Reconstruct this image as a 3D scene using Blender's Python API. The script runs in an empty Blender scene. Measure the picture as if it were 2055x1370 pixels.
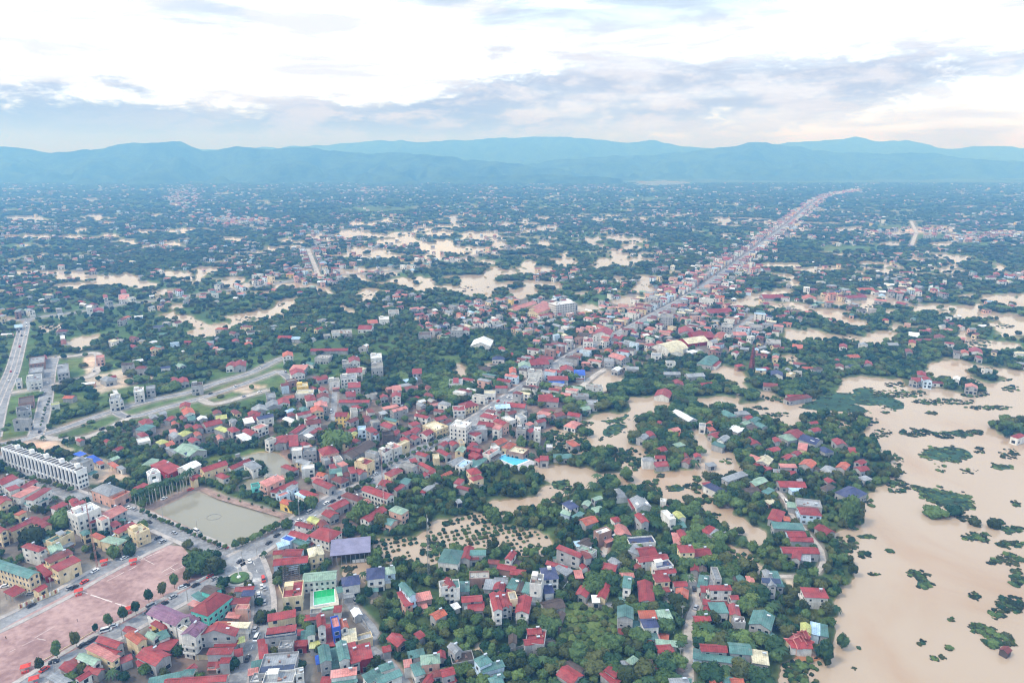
import bpy, bmesh, math, random
import numpy as np
from mathutils import Vector, Matrix

random.seed(7)
RNG = np.random.RandomState(11)
PI = math.pi
S = bpy.context.scene
C = S.collection
D = bpy.data

# ------------------------------------------------------------------ camera
CAM_H = 220.0
PITCH = math.radians(15.0)
FOC = 1371.0                     # focal length in pixels of a 2055 px wide frame
cam_d = D.cameras.new('camera')
cam_d.sensor_width = 36.0
cam_d.lens = 36.0 * FOC / 2055.0
cam_d.clip_start = 1.0
cam_d.clip_end = 60000.0
cam = D.objects.new('camera', cam_d)
cam.location = (0, 0, CAM_H)
cam.rotation_euler = (PI / 2 - PITCH, 0, 0)
C.objects.link(cam)
S.camera = cam

# ------------------------------------------------------------------ view / render settings
S.view_settings.view_transform = 'Standard'
S.view_settings.look = 'None'
S.view_settings.gamma = 1.0
S.view_settings.use_curve_mapping = False
S.view_settings.exposure = 0.2
S.cycles.use_denoising = True
S.cycles.filter_width = 1.15
S.cycles.max_bounces = 4
S.cycles.diffuse_bounces = 2
S.cycles.glossy_bounces = 2
S.cycles.transparent_max_bounces = 4
S.cycles.volume_bounces = 0

# ------------------------------------------------------------------ sun (thin overcast)
SUN_EL, SUN_AZ = math.radians(52), math.radians(-110)     # azimuth clockwise from +Y
sd = D.lights.new('sun', 'SUN')
sd.energy = 2.3
sd.angle = math.radians(10)
sd.color = (1.0, 0.93, 0.84)
so = D.objects.new('sun', sd)
so.rotation_euler = (PI / 2 - SUN_EL, 0, PI - SUN_AZ)
so.location = (-400, 400, 900)
C.objects.link(so)

# ------------------------------------------------------------------ node helpers
class NT:
    def __init__(s, nt):
        s.nt = nt
        nt.nodes.clear()
    def n(s, t, **k):
        nd = s.nt.nodes.new(t)
        for a, b in k.items():
            setattr(nd, a, b)
        return nd
    def set(s, sock, v):
        if isinstance(v, bpy.types.NodeSocket):
            s.nt.links.new(v, sock)
        else:
            sock.default_value = v
    def m(s, op, a, b=None, c=None, clamp=False):
        nd = s.n('ShaderNodeMath', operation=op)
        nd.use_clamp = clamp
        s.set(nd.inputs[0], a)
        if b is not None: s.set(nd.inputs[1], b)
        if c is not None: s.set(nd.inputs[2], c)
        return nd.outputs[0]
    def vm(s, op, a, b=None):
        nd = s.n('ShaderNodeVectorMath', operation=op)
        s.set(nd.inputs[0], a)
        if b is not None: s.set(nd.inputs[1], b)
        return nd.outputs[0]
    def noise(s, vec, scale, detail=3.0, rough=0.55, dist=0.0):
        nd = s.n('ShaderNodeTexNoise')
        s.set(nd.inputs['Vector'], vec)
        nd.inputs['Scale'].default_value = scale
        nd.inputs['Detail'].default_value = detail
        nd.inputs['Roughness'].default_value = rough
        nd.inputs['Distortion'].default_value = dist
        return nd.outputs[0]
    def smooth(s, v, a, b):
        nd = s.n('ShaderNodeMapRange')
        nd.interpolation_type = 'SMOOTHSTEP'
        s.set(nd.inputs[0], v)
        s.set(nd.inputs[1], a)
        s.set(nd.inputs[2], b)
        nd.inputs[3].default_value = 0.0
        nd.inputs[4].default_value = 1.0
        return nd.outputs[0]
    def mix(s, f, a, b):
        nd = s.n('ShaderNodeMix', data_type='RGBA')
        s.set(nd.inputs[0], f)
        for i, v in ((6, a), (7, b)):
            if isinstance(v, tuple) and len(v) == 3: v = v + (1.0,)
            s.set(nd.inputs[i], v)
        return nd.outputs[2]
    def ramp(s, v, stops, mode='EASE'):
        nd = s.n('ShaderNodeValToRGB')
        s.set(nd.inputs[0], v)
        cr = nd.color_ramp
        cr.interpolation = mode
        while len(cr.elements) < len(stops): cr.elements.new(0.5)
        for e, (p, c) in zip(cr.elements, stops):
            e.position = p
            e.color = (c, c, c, 1) if not isinstance(c, tuple) else c + (1,)
        return nd.outputs[0]

# ------------------------------------------------------------------ sky: Nishita under broken cloud
w = D.worlds.new('World')
S.world = w
w.use_nodes = True
T = NT(w.node_tree)
out = T.n('ShaderNodeOutputWorld')
tc = T.n('ShaderNodeTexCoord')
dirv = tc.outputs['Generated']
sx = T.n('ShaderNodeSeparateXYZ'); T.set(sx.inputs[0], dirv)
X, Y, Z = sx.outputs
el = T.m('MULTIPLY', T.m('ARCSINE', Z), 180 / PI)
az = T.m('MULTIPLY', T.m('ARCTAN2', X, Y), 180 / PI)
az01 = T.m('MULTIPLY_ADD', az, 1 / 80.0, 0.5, clamp=True)        # -40..40 degrees
sky = T.n('ShaderNodeTexSky', sky_type='NISHITA')
sky.sun_disc = False
sky.sun_elevation = SUN_EL
sky.sun_rotation = SUN_AZ
sky.air_density = 1.0
sky.dust_density = 1.5
bg_sky = T.n('ShaderNodeBackground')
T.set(bg_sky.inputs[0], sky.outputs[0]); bg_sky.inputs[1].default_value = 0.15
st = T.vm('MULTIPLY', dirv, (1.0, 1.0, 3.0))
nb = T.noise(st, 3.2, 7, 0.58, 0.3)
np_ = T.noise(st, 13.0, 8, 0.66, 0.15)
nf = T.noise(T.vm('MULTIPLY', dirv, (1, 1, 6.0)), 6.0, 6, 0.6, 0.4)
nj = T.m('ADD', T.m('MULTIPLY_ADD', nb, 5.0, -2.5), T.m('MULTIPLY_ADD', np_, 7.0, -3.5))
# upper and lower edges (degrees/12) of the grey cloud deck round the horizon
ub = T.m('MULTIPLY', T.ramp(az01, [(0.0, .40), (.13, .36), (.22, .31), (.34, .39), (.43, .48), (.52, .60), (.70, .66), (.86, .64), (.97, .60), (1.0, .55)]), 12.0)
lb = T.m('MULTIPLY', T.ramp(az01, [(0.0, .0), (.48, .0), (.60, .12), (.72, .20), (.82, .28), (.92, .38), (1.0, .40)]), 12.0)
deck = T.m('MULTIPLY', T.smooth(T.m('ADD', T.m('SUBTRACT', ub, el), nj), -0.5, 1.0),
           T.smooth(T.m('ADD', T.m('SUBTRACT', el, lb), nj), -0.5, 0.8))
hz = T.smooth(el, 3.6, 0.6)                                      # smooth murk at the skyline
bright = T.smooth(nf, 0.36, 0.62)
white = T.mix(bright, (0.56, 0.59, 0.66), (0.92, 1.08, 1.34))
grey = T.mix(T.smooth(T.m('ADD', np_, T.m('MULTIPLY', nb, 0.5)), 0.66, 0.86), (0.24, 0.275, 0.35), (0.47, 0.48, 0.53))
dk = T.smooth(az, -12.0, -32.0)
deckc = T.mix(T.m('MULTIPLY', dk, 0.7), grey, (0.20, 0.255, 0.36))
soft = T.m('MULTIPLY_ADD', T.smooth(az, -6.0, 10.0), -0.22, 0.97)
col = T.mix(T.m('MULTIPLY', deck, soft), white, deckc)
col = T.mix(T.smooth(el, 12.0, 30.0), col, T.mix(bright, (0.62, 0.78, 1.02), (0.95, 1.14, 1.48)))
col = T.mix(T.m('MULTIPLY', hz, T.m('MULTIPLY_ADD', T.smooth(az, 4.0, 22.0), -0.45, 0.95)), col, (0.36, 0.41, 0.53))
bg_c = T.n('ShaderNodeBackground')
T.set(bg_c.inputs[0], col); bg_c.inputs[1].default_value = 1.45
# blue gaps: mostly high up
gap = T.m('MULTIPLY', T.smooth(T.noise(T.vm('MULTIPLY', dirv, (1, 1, 3.0)), 4.2, 5, 0.55, 0.5), 0.50, 0.64), T.smooth(el, 7.5, 11.5))
mx = T.n('ShaderNodeMixShader')
T.set(mx.inputs[0], T.m('MAXIMUM', T.m('MULTIPLY', gap, 0.6), T.m('MULTIPLY', T.smooth(el, 18.0, 45.0), 0.22)))
T.set(mx.inputs[1], bg_c.outputs[0]); T.set(mx.inputs[2], bg_sky.outputs[0])
T.set(out.inputs[0], mx.outputs[0])

# ------------------------------------------------------------------ pixel <-> ground
cp, sp = math.cos(PITCH), math.sin(PITCH)
def G(px, py, z=0.0):
    """world point at height z seen at pixel (px, py) of the 2055 x 1370 photograph"""
    dx = (px - 1027.5) / FOC; dy = (py - 685.0) / FOC
    down = sp + dy * cp; fwd = cp - dy * sp
    t = (CAM_H - z) / down
    return (dx * t, fwd * t)
def P(x, y, z=0.0):
    h = CAM_H - z
    dep = y * cp + h * sp
    v = h * cp - y * sp
    return 1027.5 + FOC * x / dep, 685.0 + FOC * v / dep

# ------------------------------------------------------------------ numpy value noise
def _h(ix, iy, seed):
    n = (ix.astype(np.int64) * 374761393 + iy.astype(np.int64) * 668265263 + seed * 982451653) & 0xffffffff
    n = ((n ^ (n >> 13)) * 1274126177) & 0xffffffff
    return ((n ^ (n >> 16)) & 0xffff) / 65535.0
def vnoise(x, y, seed=0):
    x = np.asarray(x, float); y = np.asarray(y, float)
    ix = np.floor(x); iy = np.floor(y)
    fx = x - ix; fy = y - iy
    fx = fx * fx * (3 - 2 * fx); fy = fy * fy * (3 - 2 * fy)
    a = _h(ix, iy, seed); b = _h(ix + 1, iy, seed); c = _h(ix, iy + 1, seed); d = _h(ix + 1, iy + 1, seed)
    return (a * (1 - fx) + b * fx) * (1 - fy) + (c * (1 - fx) + d * fx) * fy
def fbm(x, y, seed=0, o=4):
    s = 0; a = .5; t = 0
    for k in range(o):
        s = s + a * vnoise(x * 2 ** k, y * 2 ** k, seed + 17 * k); t += a; a *= .5
    return s / t

# ------------------------------------------------------------------ object helpers
def put(o, parent=None):
    C.objects.link(o)
    if parent is not None: o.parent = parent
    return o
def mesh_obj(name, verts, faces, mats, mi=None, parent=None, smooth=False):
    me = D.meshes.new(name)
    me.from_pydata([tuple(v) for v in verts], [], faces)
    for m in (mats if isinstance(mats, (list, tuple)) else [mats]): me.materials.append(m)
    if mi is not None: me.polygons.foreach_set('material_index', mi)
    if smooth: me.polygons.foreach_set('use_smooth', [True] * len(me.polygons))
    me.update()
    return put(D.objects.new(name, me), parent)
def empty(name, loc, rz=0.0):
    o = D.objects.new(name, None)
    o.location = loc; o.rotation_euler = (0, 0, rz)
    o.empty_display_size = 0.5
    return put(o)
def tag(o, label=None, cat=None, group=None, kind=None):
    if label: o['label'] = label
    if cat: o['category'] = cat
    if group: o['group'] = group
    if kind: o['kind'] = kind
    return o
class MB:
    """collects boxes and other shapes for ONE mesh"""
    def __init__(s): s.v = []; s.f = []; s.m = []
    def add(s, vs, fs, mi=0):
        b = len(s.v); s.v += [tuple(v) for v in vs]
        s.f += [tuple(b + i for i in f) for f in fs]; s.m += [mi] * len(fs)
        return s
    def box(s, cx, cy, z0, z1, lx, ly, rz=0.0, mi=0, top=1.0):
        c, n = math.cos(rz), math.sin(rz); vs = []
        for z, k in ((z0, 1.0), (z1, top)):
            for a, b in ((-.5, -.5), (.5, -.5), (.5, .5), (-.5, .5)):
                x, y = a * lx * k, b * ly * k
                vs.append((cx + x * c - y * n, cy + x * n + y * c, z))
        return s.add(vs, [(0, 3, 2, 1), (4, 5, 6, 7), (0, 1, 5, 4), (1, 2, 6, 5), (2, 3, 7, 6), (3, 0, 4, 7)], mi)
    def tube(s, p, q, r, r2=None, n=6, mi=0):
        p = Vector(p); q = Vector(q); d = (q - p).normalized()
        a = d.orthogonal().normalized(); b = d.cross(a); r2 = r if r2 is None else r2
        vs = [p + (a * math.cos(2 * PI * i / n) + b * math.sin(2 * PI * i / n)) * r for i in range(n)]
        vs += [q + (a * math.cos(2 * PI * i / n) + b * math.sin(2 * PI * i / n)) * r2 for i in range(n)]
        fs = [(i, (i + 1) % n, n + (i + 1) % n, n + i) for i in range(n)] + [tuple(range(n))[::-1], tuple(range(n, 2 * n))]
        return s.add(vs, fs, mi)
    def cyl(s, cx, cy, z0, z1, r, r2=None, n=16, mi=0):
        return s.tube((cx, cy, z0), (cx, cy, z1), r, r2, n, mi)
    def build(s, name, mats, parent=None, smooth=False):
        return mesh_obj(name, s.v, s.f, mats, s.m, parent, smooth)

# ------------------------------------------------------------------ materials
def mat(name, c, rough=0.75, var=0.25, scale=0.35, c2=None, streak=False, metal=0.0, spec=0.25, bump=0.0, fine=3.0, obj_rand=0.0):
    m = D.materials.new(name); m.use_nodes = True
    t = NT(m.node_tree)
    o = t.n('ShaderNodeOutputMaterial'); b = t.n('ShaderNodeBsdfPrincipled')
    g = t.n('ShaderNodeNewGeometry')
    pos = g.outputs['Position']
    if streak: pos2 = t.vm('MULTIPLY', pos, (1.0, 1.0, 0.25))
    else: pos2 = pos
    n1 = t.noise(pos2, scale, 4, 0.6); n2 = t.noise(pos2, fine, 2, 0.5)
    f = t.m('ADD', t.m('MULTIPLY', n1, 0.65), t.m('MULTIPLY', n2, 0.35))
    dark = tuple(x * (1 - var) for x in c) if c2 is None else c2
    lite = tuple(min(1, x * (1 + var * 0.6)) for x in c)
    col = t.mix(t.smooth(f, 0.36, 0.64), dark, lite)
    if obj_rand:
        if streak:
            fd = t.smooth(t.noise(pos, .16, 3, .6), .50, .72)
            avg = sum(c) / 3
            col = t.mix(t.m('MULTIPLY', fd, .55), col, tuple(min(1, avg * .55 + x * .75 + .02) for x in c))
        if streak and name.startswith('roof'):
            rust = t.smooth(t.noise(pos, .55, 4, .7), .56, .70)
            col = t.mix(t.m('MULTIPLY', rust, .45), col, (.17, .125, .105))
            tcn = t.n('ShaderNodeTexCoord'); sxn = t.n('ShaderNodeSeparateXYZ'); t.set(sxn.inputs[0], tcn.outputs['Object'])
            st_ = t.smooth(t.m('PINGPONG', sxn.outputs[0], .5), .30, .48)
            col = t.mix(t.m('MULTIPLY', st_, .22), col, (.03, .03, .03))
        oi = t.n('ShaderNodeObjectInfo')
        k = t.m('MULTIPLY_ADD', oi.outputs['Random'], obj_rand, 1 - obj_rand / 2)
        mm = t.n('ShaderNodeVectorMath', operation='SCALE')
        t.set(mm.inputs[0], col); t.set(mm.inputs[3], k); col = mm.outputs[0]
    t.set(b.inputs['Base Color'], col)
    b.inputs['Roughness'].default_value = rough
    b.inputs['Metallic'].default_value = metal
    b.inputs['Specular IOR Level'].default_value = spec
    if bump:
        bp = t.n('ShaderNodeBump'); bp.inputs['Strength'].default_value = bump
        t.set(bp.inputs['Height'], f); t.set(b.inputs['Normal'], bp.outputs[0])
    t.set(o.inputs[0], b.outputs[0])
    return m
def rgb(r, g, b):
    return tuple(((x / 255) / 12.92 if x / 255 <= .04045 else ((x / 255 + .055) / 1.055) ** 2.4) for x in (r, g, b))

RM = {k: mat('roof_' + n, c, 0.6, 0.30, 0.25, streak=True, fine=1.4, bump=.15, obj_rand=.35) for k, n, c in (
    ('r', 'red_tin', rgb(142, 60, 62)), ('d', 'dark_red_tile', rgb(118, 62, 58)), ('p', 'faded_pink', rgb(186, 122, 114)),
    ('o', 'orange_tile', rgb(168, 90, 70)), ('t', 'teal_tin', rgb(84, 122, 118)), ('g', 'grey_sheet', rgb(140, 145, 150)),
    ('n', 'navy_tile', rgb(62, 70, 104)), ('b', 'blue_tarp', rgb(50, 92, 190)), ('c', 'cream_sheet', rgb(200, 192, 164)),
    ('w', 'white_sheet', rgb(222, 224, 226)), ('k', 'old_brown', rgb(84, 72, 66)), ('y', 'olive_sheet', rgb(172, 176, 108)),
    ('m', 'mint_sheet', rgb(136, 162, 144)), ('u', 'purple_tin', rgb(120, 88, 110)), ('l', 'light_blue_sheet', rgb(160, 190, 216)),
    ('s', 'concrete_deck', rgb(148, 146, 140)))}
RNAME = dict(r='red', d='dark red', p='faded pink', o='orange', t='teal', g='grey', n='navy', b='bright blue', c='cream', w='white',
             k='old brown', y='olive', m='mint green', u='purple', l='light blue', s='bare concrete')
WM = {k: mat('wall_' + n, c, 0.85, 0.22, 0.3, streak=True, fine=1.8, spec=.15, obj_rand=.15) for k, n, c in (
    ('w', 'white', rgb(210, 209, 204)), ('c', 'cream', rgb(212, 194, 158)), ('g', 'grey_render', rgb(160, 160, 160)),
    ('k', 'brick', rgb(150, 120, 108)), ('p', 'pink', rgb(206, 164, 148)), ('b', 'pale_blue', rgb(190, 210, 226)),
    ('y', 'yellow', rgb(222, 190, 110)), ('t', 'turquoise', rgb(110, 205, 195)), ('r', 'red', rgb(150, 50, 56)),
    ('d', 'dark_boards', rgb(92, 84, 80)), ('u', 'blue', rgb(70, 100, 190)))}
WNAME = dict(w='white', c='cream', g='grey', k='brick', p='pink', b='pale blue', y='yellow', t='turquoise', r='red-walled', d='dark', u='blue')
M_GLASS = mat('window_glass', (0.03, 0.04, 0.05), 0.15, 0.3, spec=.5)
M_FRAME = mat('window_frame', (0.5, 0.5, 0.48), 0.6, 0.1)
M_TANK = mat('stainless_tank', (0.7, 0.72, 0.75), 0.25, 0.1, metal=.8)
M_WHITE = mat('white_paint', (0.84, 0.84, 0.83), 0.6, 0.12)
M_CONC = mat('concrete', (0.36, 0.35, 0.34), 0.9, 0.3, 0.3)
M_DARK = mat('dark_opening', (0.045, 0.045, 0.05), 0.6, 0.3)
M_ASPH = mat('road_surface', (0.26, 0.265, 0.275), 0.85, 0.35, 0.08, fine=.7)
M_PAVE = mat('pavement', (0.40, 0.37, 0.35), 0.9, 0.25, 0.1, fine=.9)
M_BRICKP = mat('brick_paving', (0.33, 0.23, 0.19), 0.9, 0.3, 0.15, fine=.9)
M_SAND = mat('sandy_earth', (0.52, 0.43, 0.35), 0.95, 0.3, 0.05, fine=.6)
M_TRUNK = mat('bark', (0.13, 0.10, 0.08), 0.9, 0.3, 2)
M_PALMT = mat('palm_trunk', (0.42, 0.40, 0.36), 0.9, 0.2, 2)
M_STEEL = mat('galvanised_steel', (0.35, 0.36, 0.37), 0.5, 0.15, metal=.3)
M_REDP = mat('red_paint', (0.62, 0.07, 0.05), 0.6, 0.2)
M_LINE = mat('road_marking', (0.75, 0.75, 0.72), 0.7, 0.35, 0.4, fine=2)
M_SOLAR = mat('solar_glass', (0.035, 0.05, 0.10), 0.2, 0.3, spec=.6)

# ================================================================== land cover map
# classes: 0 water, 1 trees, 2 open grass, 3 paved / bare, 4 flooded orchard, 5 built-up, 6 floating plants, 7 sandy earth, 8 village garden
CELL = 2.0; PX0, PY0, PX1, PY1 = -700, 334, 2755, 1850
NX, NY = int((PX1 - PX0) / CELL), int((PY1 - PY0) / CELL)
gx, gy = np.meshgrid(PX0 + (np.arange(NX) + .5) * CELL, PY0 + (np.arange(NY) + .5) * CELL)
_s = np.clip((gy - 318) / 330.0, .25, 1.6)           # perspective scale
_wx = (fbm(gx / (26 * _s), gy / (12 * _s), 5, 4) - .5) * 30 * _s
_wy = (fbm(gx / (26 * _s), gy / (12 * _s), 55, 4) - .5) * 15 * _s
_f1 = (fbm(gx / (7 * _s), gy / (4 * _s), 91, 3) - .5)
wxp, wyp = gx + _wx + _f1 * 10 * _s, gy + _wy + _f1 * 6 * _s
CLS = np.ones((NY, NX), np.int8)
def inpoly(poly, X_, Y_):
    ins = np.zeros(X_.shape, bool); n = len(poly)
    for i in range(n):
        x1, y1 = poly[i]; x2, y2 = poly[(i + 1) % n]
        if y1 == y2: continue
        c = (Y_ > min(y1, y2)) & (Y_ <= max(y1, y2))
        ins ^= c & (X_ < (x2 - x1) * (Y_ - y1) / (y2 - y1) + x1)
    return ins
def paint(cls, poly, warp=1.0, only=None):
    xs = [p[0] for p in poly]; ys = [p[1] for p in poly]; mg = 45
    i0 = max(0, int((min(xs) - mg - PX0) / CELL)); i1 = min(NX, int((max(xs) + mg - PX0) / CELL) + 1)
    j0 = max(0, int((min(ys) - mg - PY0) / CELL)); j1 = min(NY, int((max(ys) + mg - PY0) / CELL) + 1)
    if i1 <= i0 or j1 <= j0: return
    sl = (slice(j0, j1), slice(i0, i1))
    X_ = gx[sl] + (wxp[sl] - gx[sl]) * warp; Y_ = gy[sl] + (wyp[sl] - gy[sl]) * warp
    k = inpoly(poly, X_, Y_)
    if only is not None: k &= np.isin(CLS[sl], only)
    CLS[sl][k] = cls
def blob(cls, cx, cy, rx, ry, warp=1.0):
    paint(cls, [(cx + rx * math.cos(a), cy + ry * math.sin(a)) for a in np.linspace(0, 2 * PI, 18)[:-1]], warp)

def blur(a, r):
    for ax in (0, 1):
        k = 2 * r + 1; p_ = np.pad(a, [(r + 1, r) if i == ax else (0, 0) for i in (0, 1)], mode='edge')
        c = np.cumsum(p_, axis=ax)
        a = (np.take(c, range(k, c.shape[ax]), axis=ax) - np.take(c, range(0, c.shape[ax] - k), axis=ax)) / k
    return a
# fields among the orchards (world-space patches)
_d = (gy - 685.0) / FOC
_t = CAM_H / np.maximum(sp + _d * cp, 1e-3)
WX_, WY_ = (gx - 1027.5) / FOC * _t, (cp - _d * sp) * _t
_fn = fbm(WX_ / 210, WY_ / 260, 301, 4)
CLS[(_fn > .58) & (gy < 820)] = 9
CLS[(_fn > .57) & (gy < 700) & (gx < 560) & (gy > 470)] = 9

_rv = np.abs(fbm(WX_ / 240 + 7.3, WY_ / 170, 611, 4) - .5); _rm = fbm(WX_ / 900, WY_ / 900, 622, 3)
CLS[(_rv < .026) & (_rm > .41) & (gy > 430) & (gy < 655)] = 0
CLS[(_rv < .016) & (_rm > .44) & (gy > 375) & (gy <= 425)] = 0
CLS[(fbm(WX_ / 260, WY_ / 330, 640, 3) > .60) & (gy < 430) & (CLS == 1)] = 9
TOWN = [
 [(-400, 960), (60, 950), (200, 985), (280, 1030), (440, 1115), (330, 1090), (270, 1115), (110, 1190), (0, 1250), (-400, 1400)],
 [(60, 1372), (180, 1300), (290, 1240), (440, 1165), (530, 1175), (530, 1100), (640, 1035), (720, 1060), (740, 1110), (680, 1130), (690, 1200), (720, 1230), (760, 1280), (720, 1500), (0, 1500)],
 [(540, 1060), (600, 1000), (560, 900), (620, 850), (760, 840), (900, 830), (1000, 760), (1100, 690), (1230, 600), (1400, 540), (1600, 420), (1640, 395), (1665, 396), (1600, 450), (1480, 560), (1440, 610), (1340, 690), (1250, 760), (1180, 830), (1110, 860), (1080, 920), (980, 930), (900, 960), (800, 970), (760, 1060), (640, 1090)],
 [(820, 625), (1000, 600), (1130, 600), (1240, 640), (1200, 700), (1100, 690), (980, 660), (860, 690)],
 [(1290, 620), (1480, 620), (1560, 650), (1540, 700), (1400, 720), (1300, 720)],
 [(230, 840), (420, 830), (540, 840), (560, 880), (420, 900), (330, 910), (240, 880)],
 [(560, 780), (620, 750), (760, 790), (840, 760), (900, 830), (700, 860), (560, 850)],
]
for t_ in TOWN: paint(5, t_, .6)

# flood water
paint(0, [(1640, 1372), (1655, 1320), (1672, 1275), (1680, 1225), (1686, 1180), (1712, 1163), (1722, 1135), (1700, 1110), (1678, 1095), (1675, 1066), (1728, 1055), (1722, 1017), (1743, 990), (1773, 975), (1785, 949), (1773, 899), (1735, 873), (1745, 850), (1700, 838), (1660, 830), (1625, 828), (1590, 862), (1560, 850), (1530, 832), (1490, 828), (1450, 826), (1400, 818), (1395, 805), (1440, 800), (1480, 805), (1475, 780), (1470, 765), (1440, 750), (1415, 748), (1412, 742), (1455, 735), (1480, 742), (1500, 760), (1500, 790), (1540, 793), (1570, 805), (1600, 808), (1640, 798), (1660, 790), (1690, 780), (1688, 765), (1700, 758), (1755, 755), (1800, 762), (1830, 775), (1855, 748), (1870, 730), (1900, 722), (1935, 725), (1960, 735), (2055, 742), (2900, 750), (2900, 1900), (1590, 1900)], .7)
for p_ in (
 [(1065, 933), (1096, 935), (1130, 941), (1170, 940), (1205, 945), (1228, 955), (1243, 945), (1243, 925), (1235, 905), (1210, 905), (1185, 905), (1190, 890), (1190, 870), (1160, 860), (1170, 848), (1185, 836), (1205, 833), (1245, 833), (1265, 822), (1258, 802), (1320, 800), (1337, 810), (1325, 824), (1290, 838), (1280, 850), (1275, 862), (1262, 880), (1250, 895), (1280, 895), (1295, 910), (1292, 935), (1310, 950), (1345, 948), (1370, 945), (1400, 938), (1392, 925), (1395, 915), (1425, 925), (1410, 905), (1392, 885), (1380, 876), (1402, 868), (1418, 888), (1440, 898), (1480, 915), (1482, 928), (1470, 945), (1440, 958), (1412, 962), (1405, 978), (1440, 1008), (1465, 1015), (1488, 1042), (1510, 1055), (1540, 1068), (1538, 1085), (1512, 1088), (1492, 1074), (1465, 1058), (1438, 1042), (1400, 1022), (1368, 1008), (1335, 1002), (1298, 992), (1278, 986), (1268, 967), (1230, 962), (1200, 968), (1160, 966), (1145, 972), (1142, 986), (1120, 998), (1096, 1004), (1060, 1022), (1000, 1033), (983, 1022), (990, 1010), (1020, 1003), (1060, 995), (1095, 988), (1110, 972), (1092, 960), (1068, 945)],
 [(1455, 1105), (1480, 1098), (1520, 1110), (1540, 1140), (1510, 1155), (1480, 1128), (1455, 1125)],
 [(686, 1133), (735, 1127), (742, 1150), (732, 1180), (690, 1165)],
 [(750, 1192), (775, 1188), (778, 1208), (755, 1212)],
 [(1195, 765), (1215, 745), (1232, 742), (1250, 758), (1225, 778), (1200, 792)],
 [(90, 578), (140, 570), (200, 563), (230, 558), (292, 562), (265, 572), (200, 577), (150, 582)],
 [(312, 632), (350, 622), (392, 640), (415, 650), (470, 648), (480, 638), (520, 623), (550, 618), (568, 600), (602, 598), (590, 612), (575, 627), (540, 637), (500, 642), (470, 657), (430, 667), (400, 657), (340, 642)],
 [(365, 672), (400, 660), (430, 667), (440, 674), (420, 684), (385, 682)],
 [(140, 690), (160, 676), (205, 672), (205, 680), (180, 698), (160, 702)],
 [(1505, 606), (1560, 606), (1620, 613), (1628, 624), (1600, 634), (1580, 622), (1540, 617), (1500, 614)],
 [(1560, 656), (1592, 660), (1640, 666), (1700, 673), (1762, 680), (1772, 692), (1720, 692), (1690, 684), (1640, 684), (1600, 684), (1580, 674)],
 [(1565, 718), (1585, 710), (1602, 716), (1612, 737), (1588, 740)],
 [(1644, 620), (1682, 626), (1702, 638), (1742, 648), (1732, 657), (1690, 650), (1660, 642), (1640, 632)],
 [(1868, 627), (1920, 622), (1980, 630), (2055, 634), (2900, 640), (2900, 680), (2055, 676), (2025, 678), (1990, 660), (1942, 650), (1990, 647), (2020, 644), (1980, 640), (1920, 640)],
 [(1945, 606), (2000, 594), (2055, 588), (2900, 590), (2900, 628), (2055, 620), (2000, 613), (1960, 613)],
 [(1920, 680), (1935, 663), (1960, 680), (2055, 694), (2055, 706), (1990, 702), (1930, 688)],
): paint(0, p_)
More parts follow.
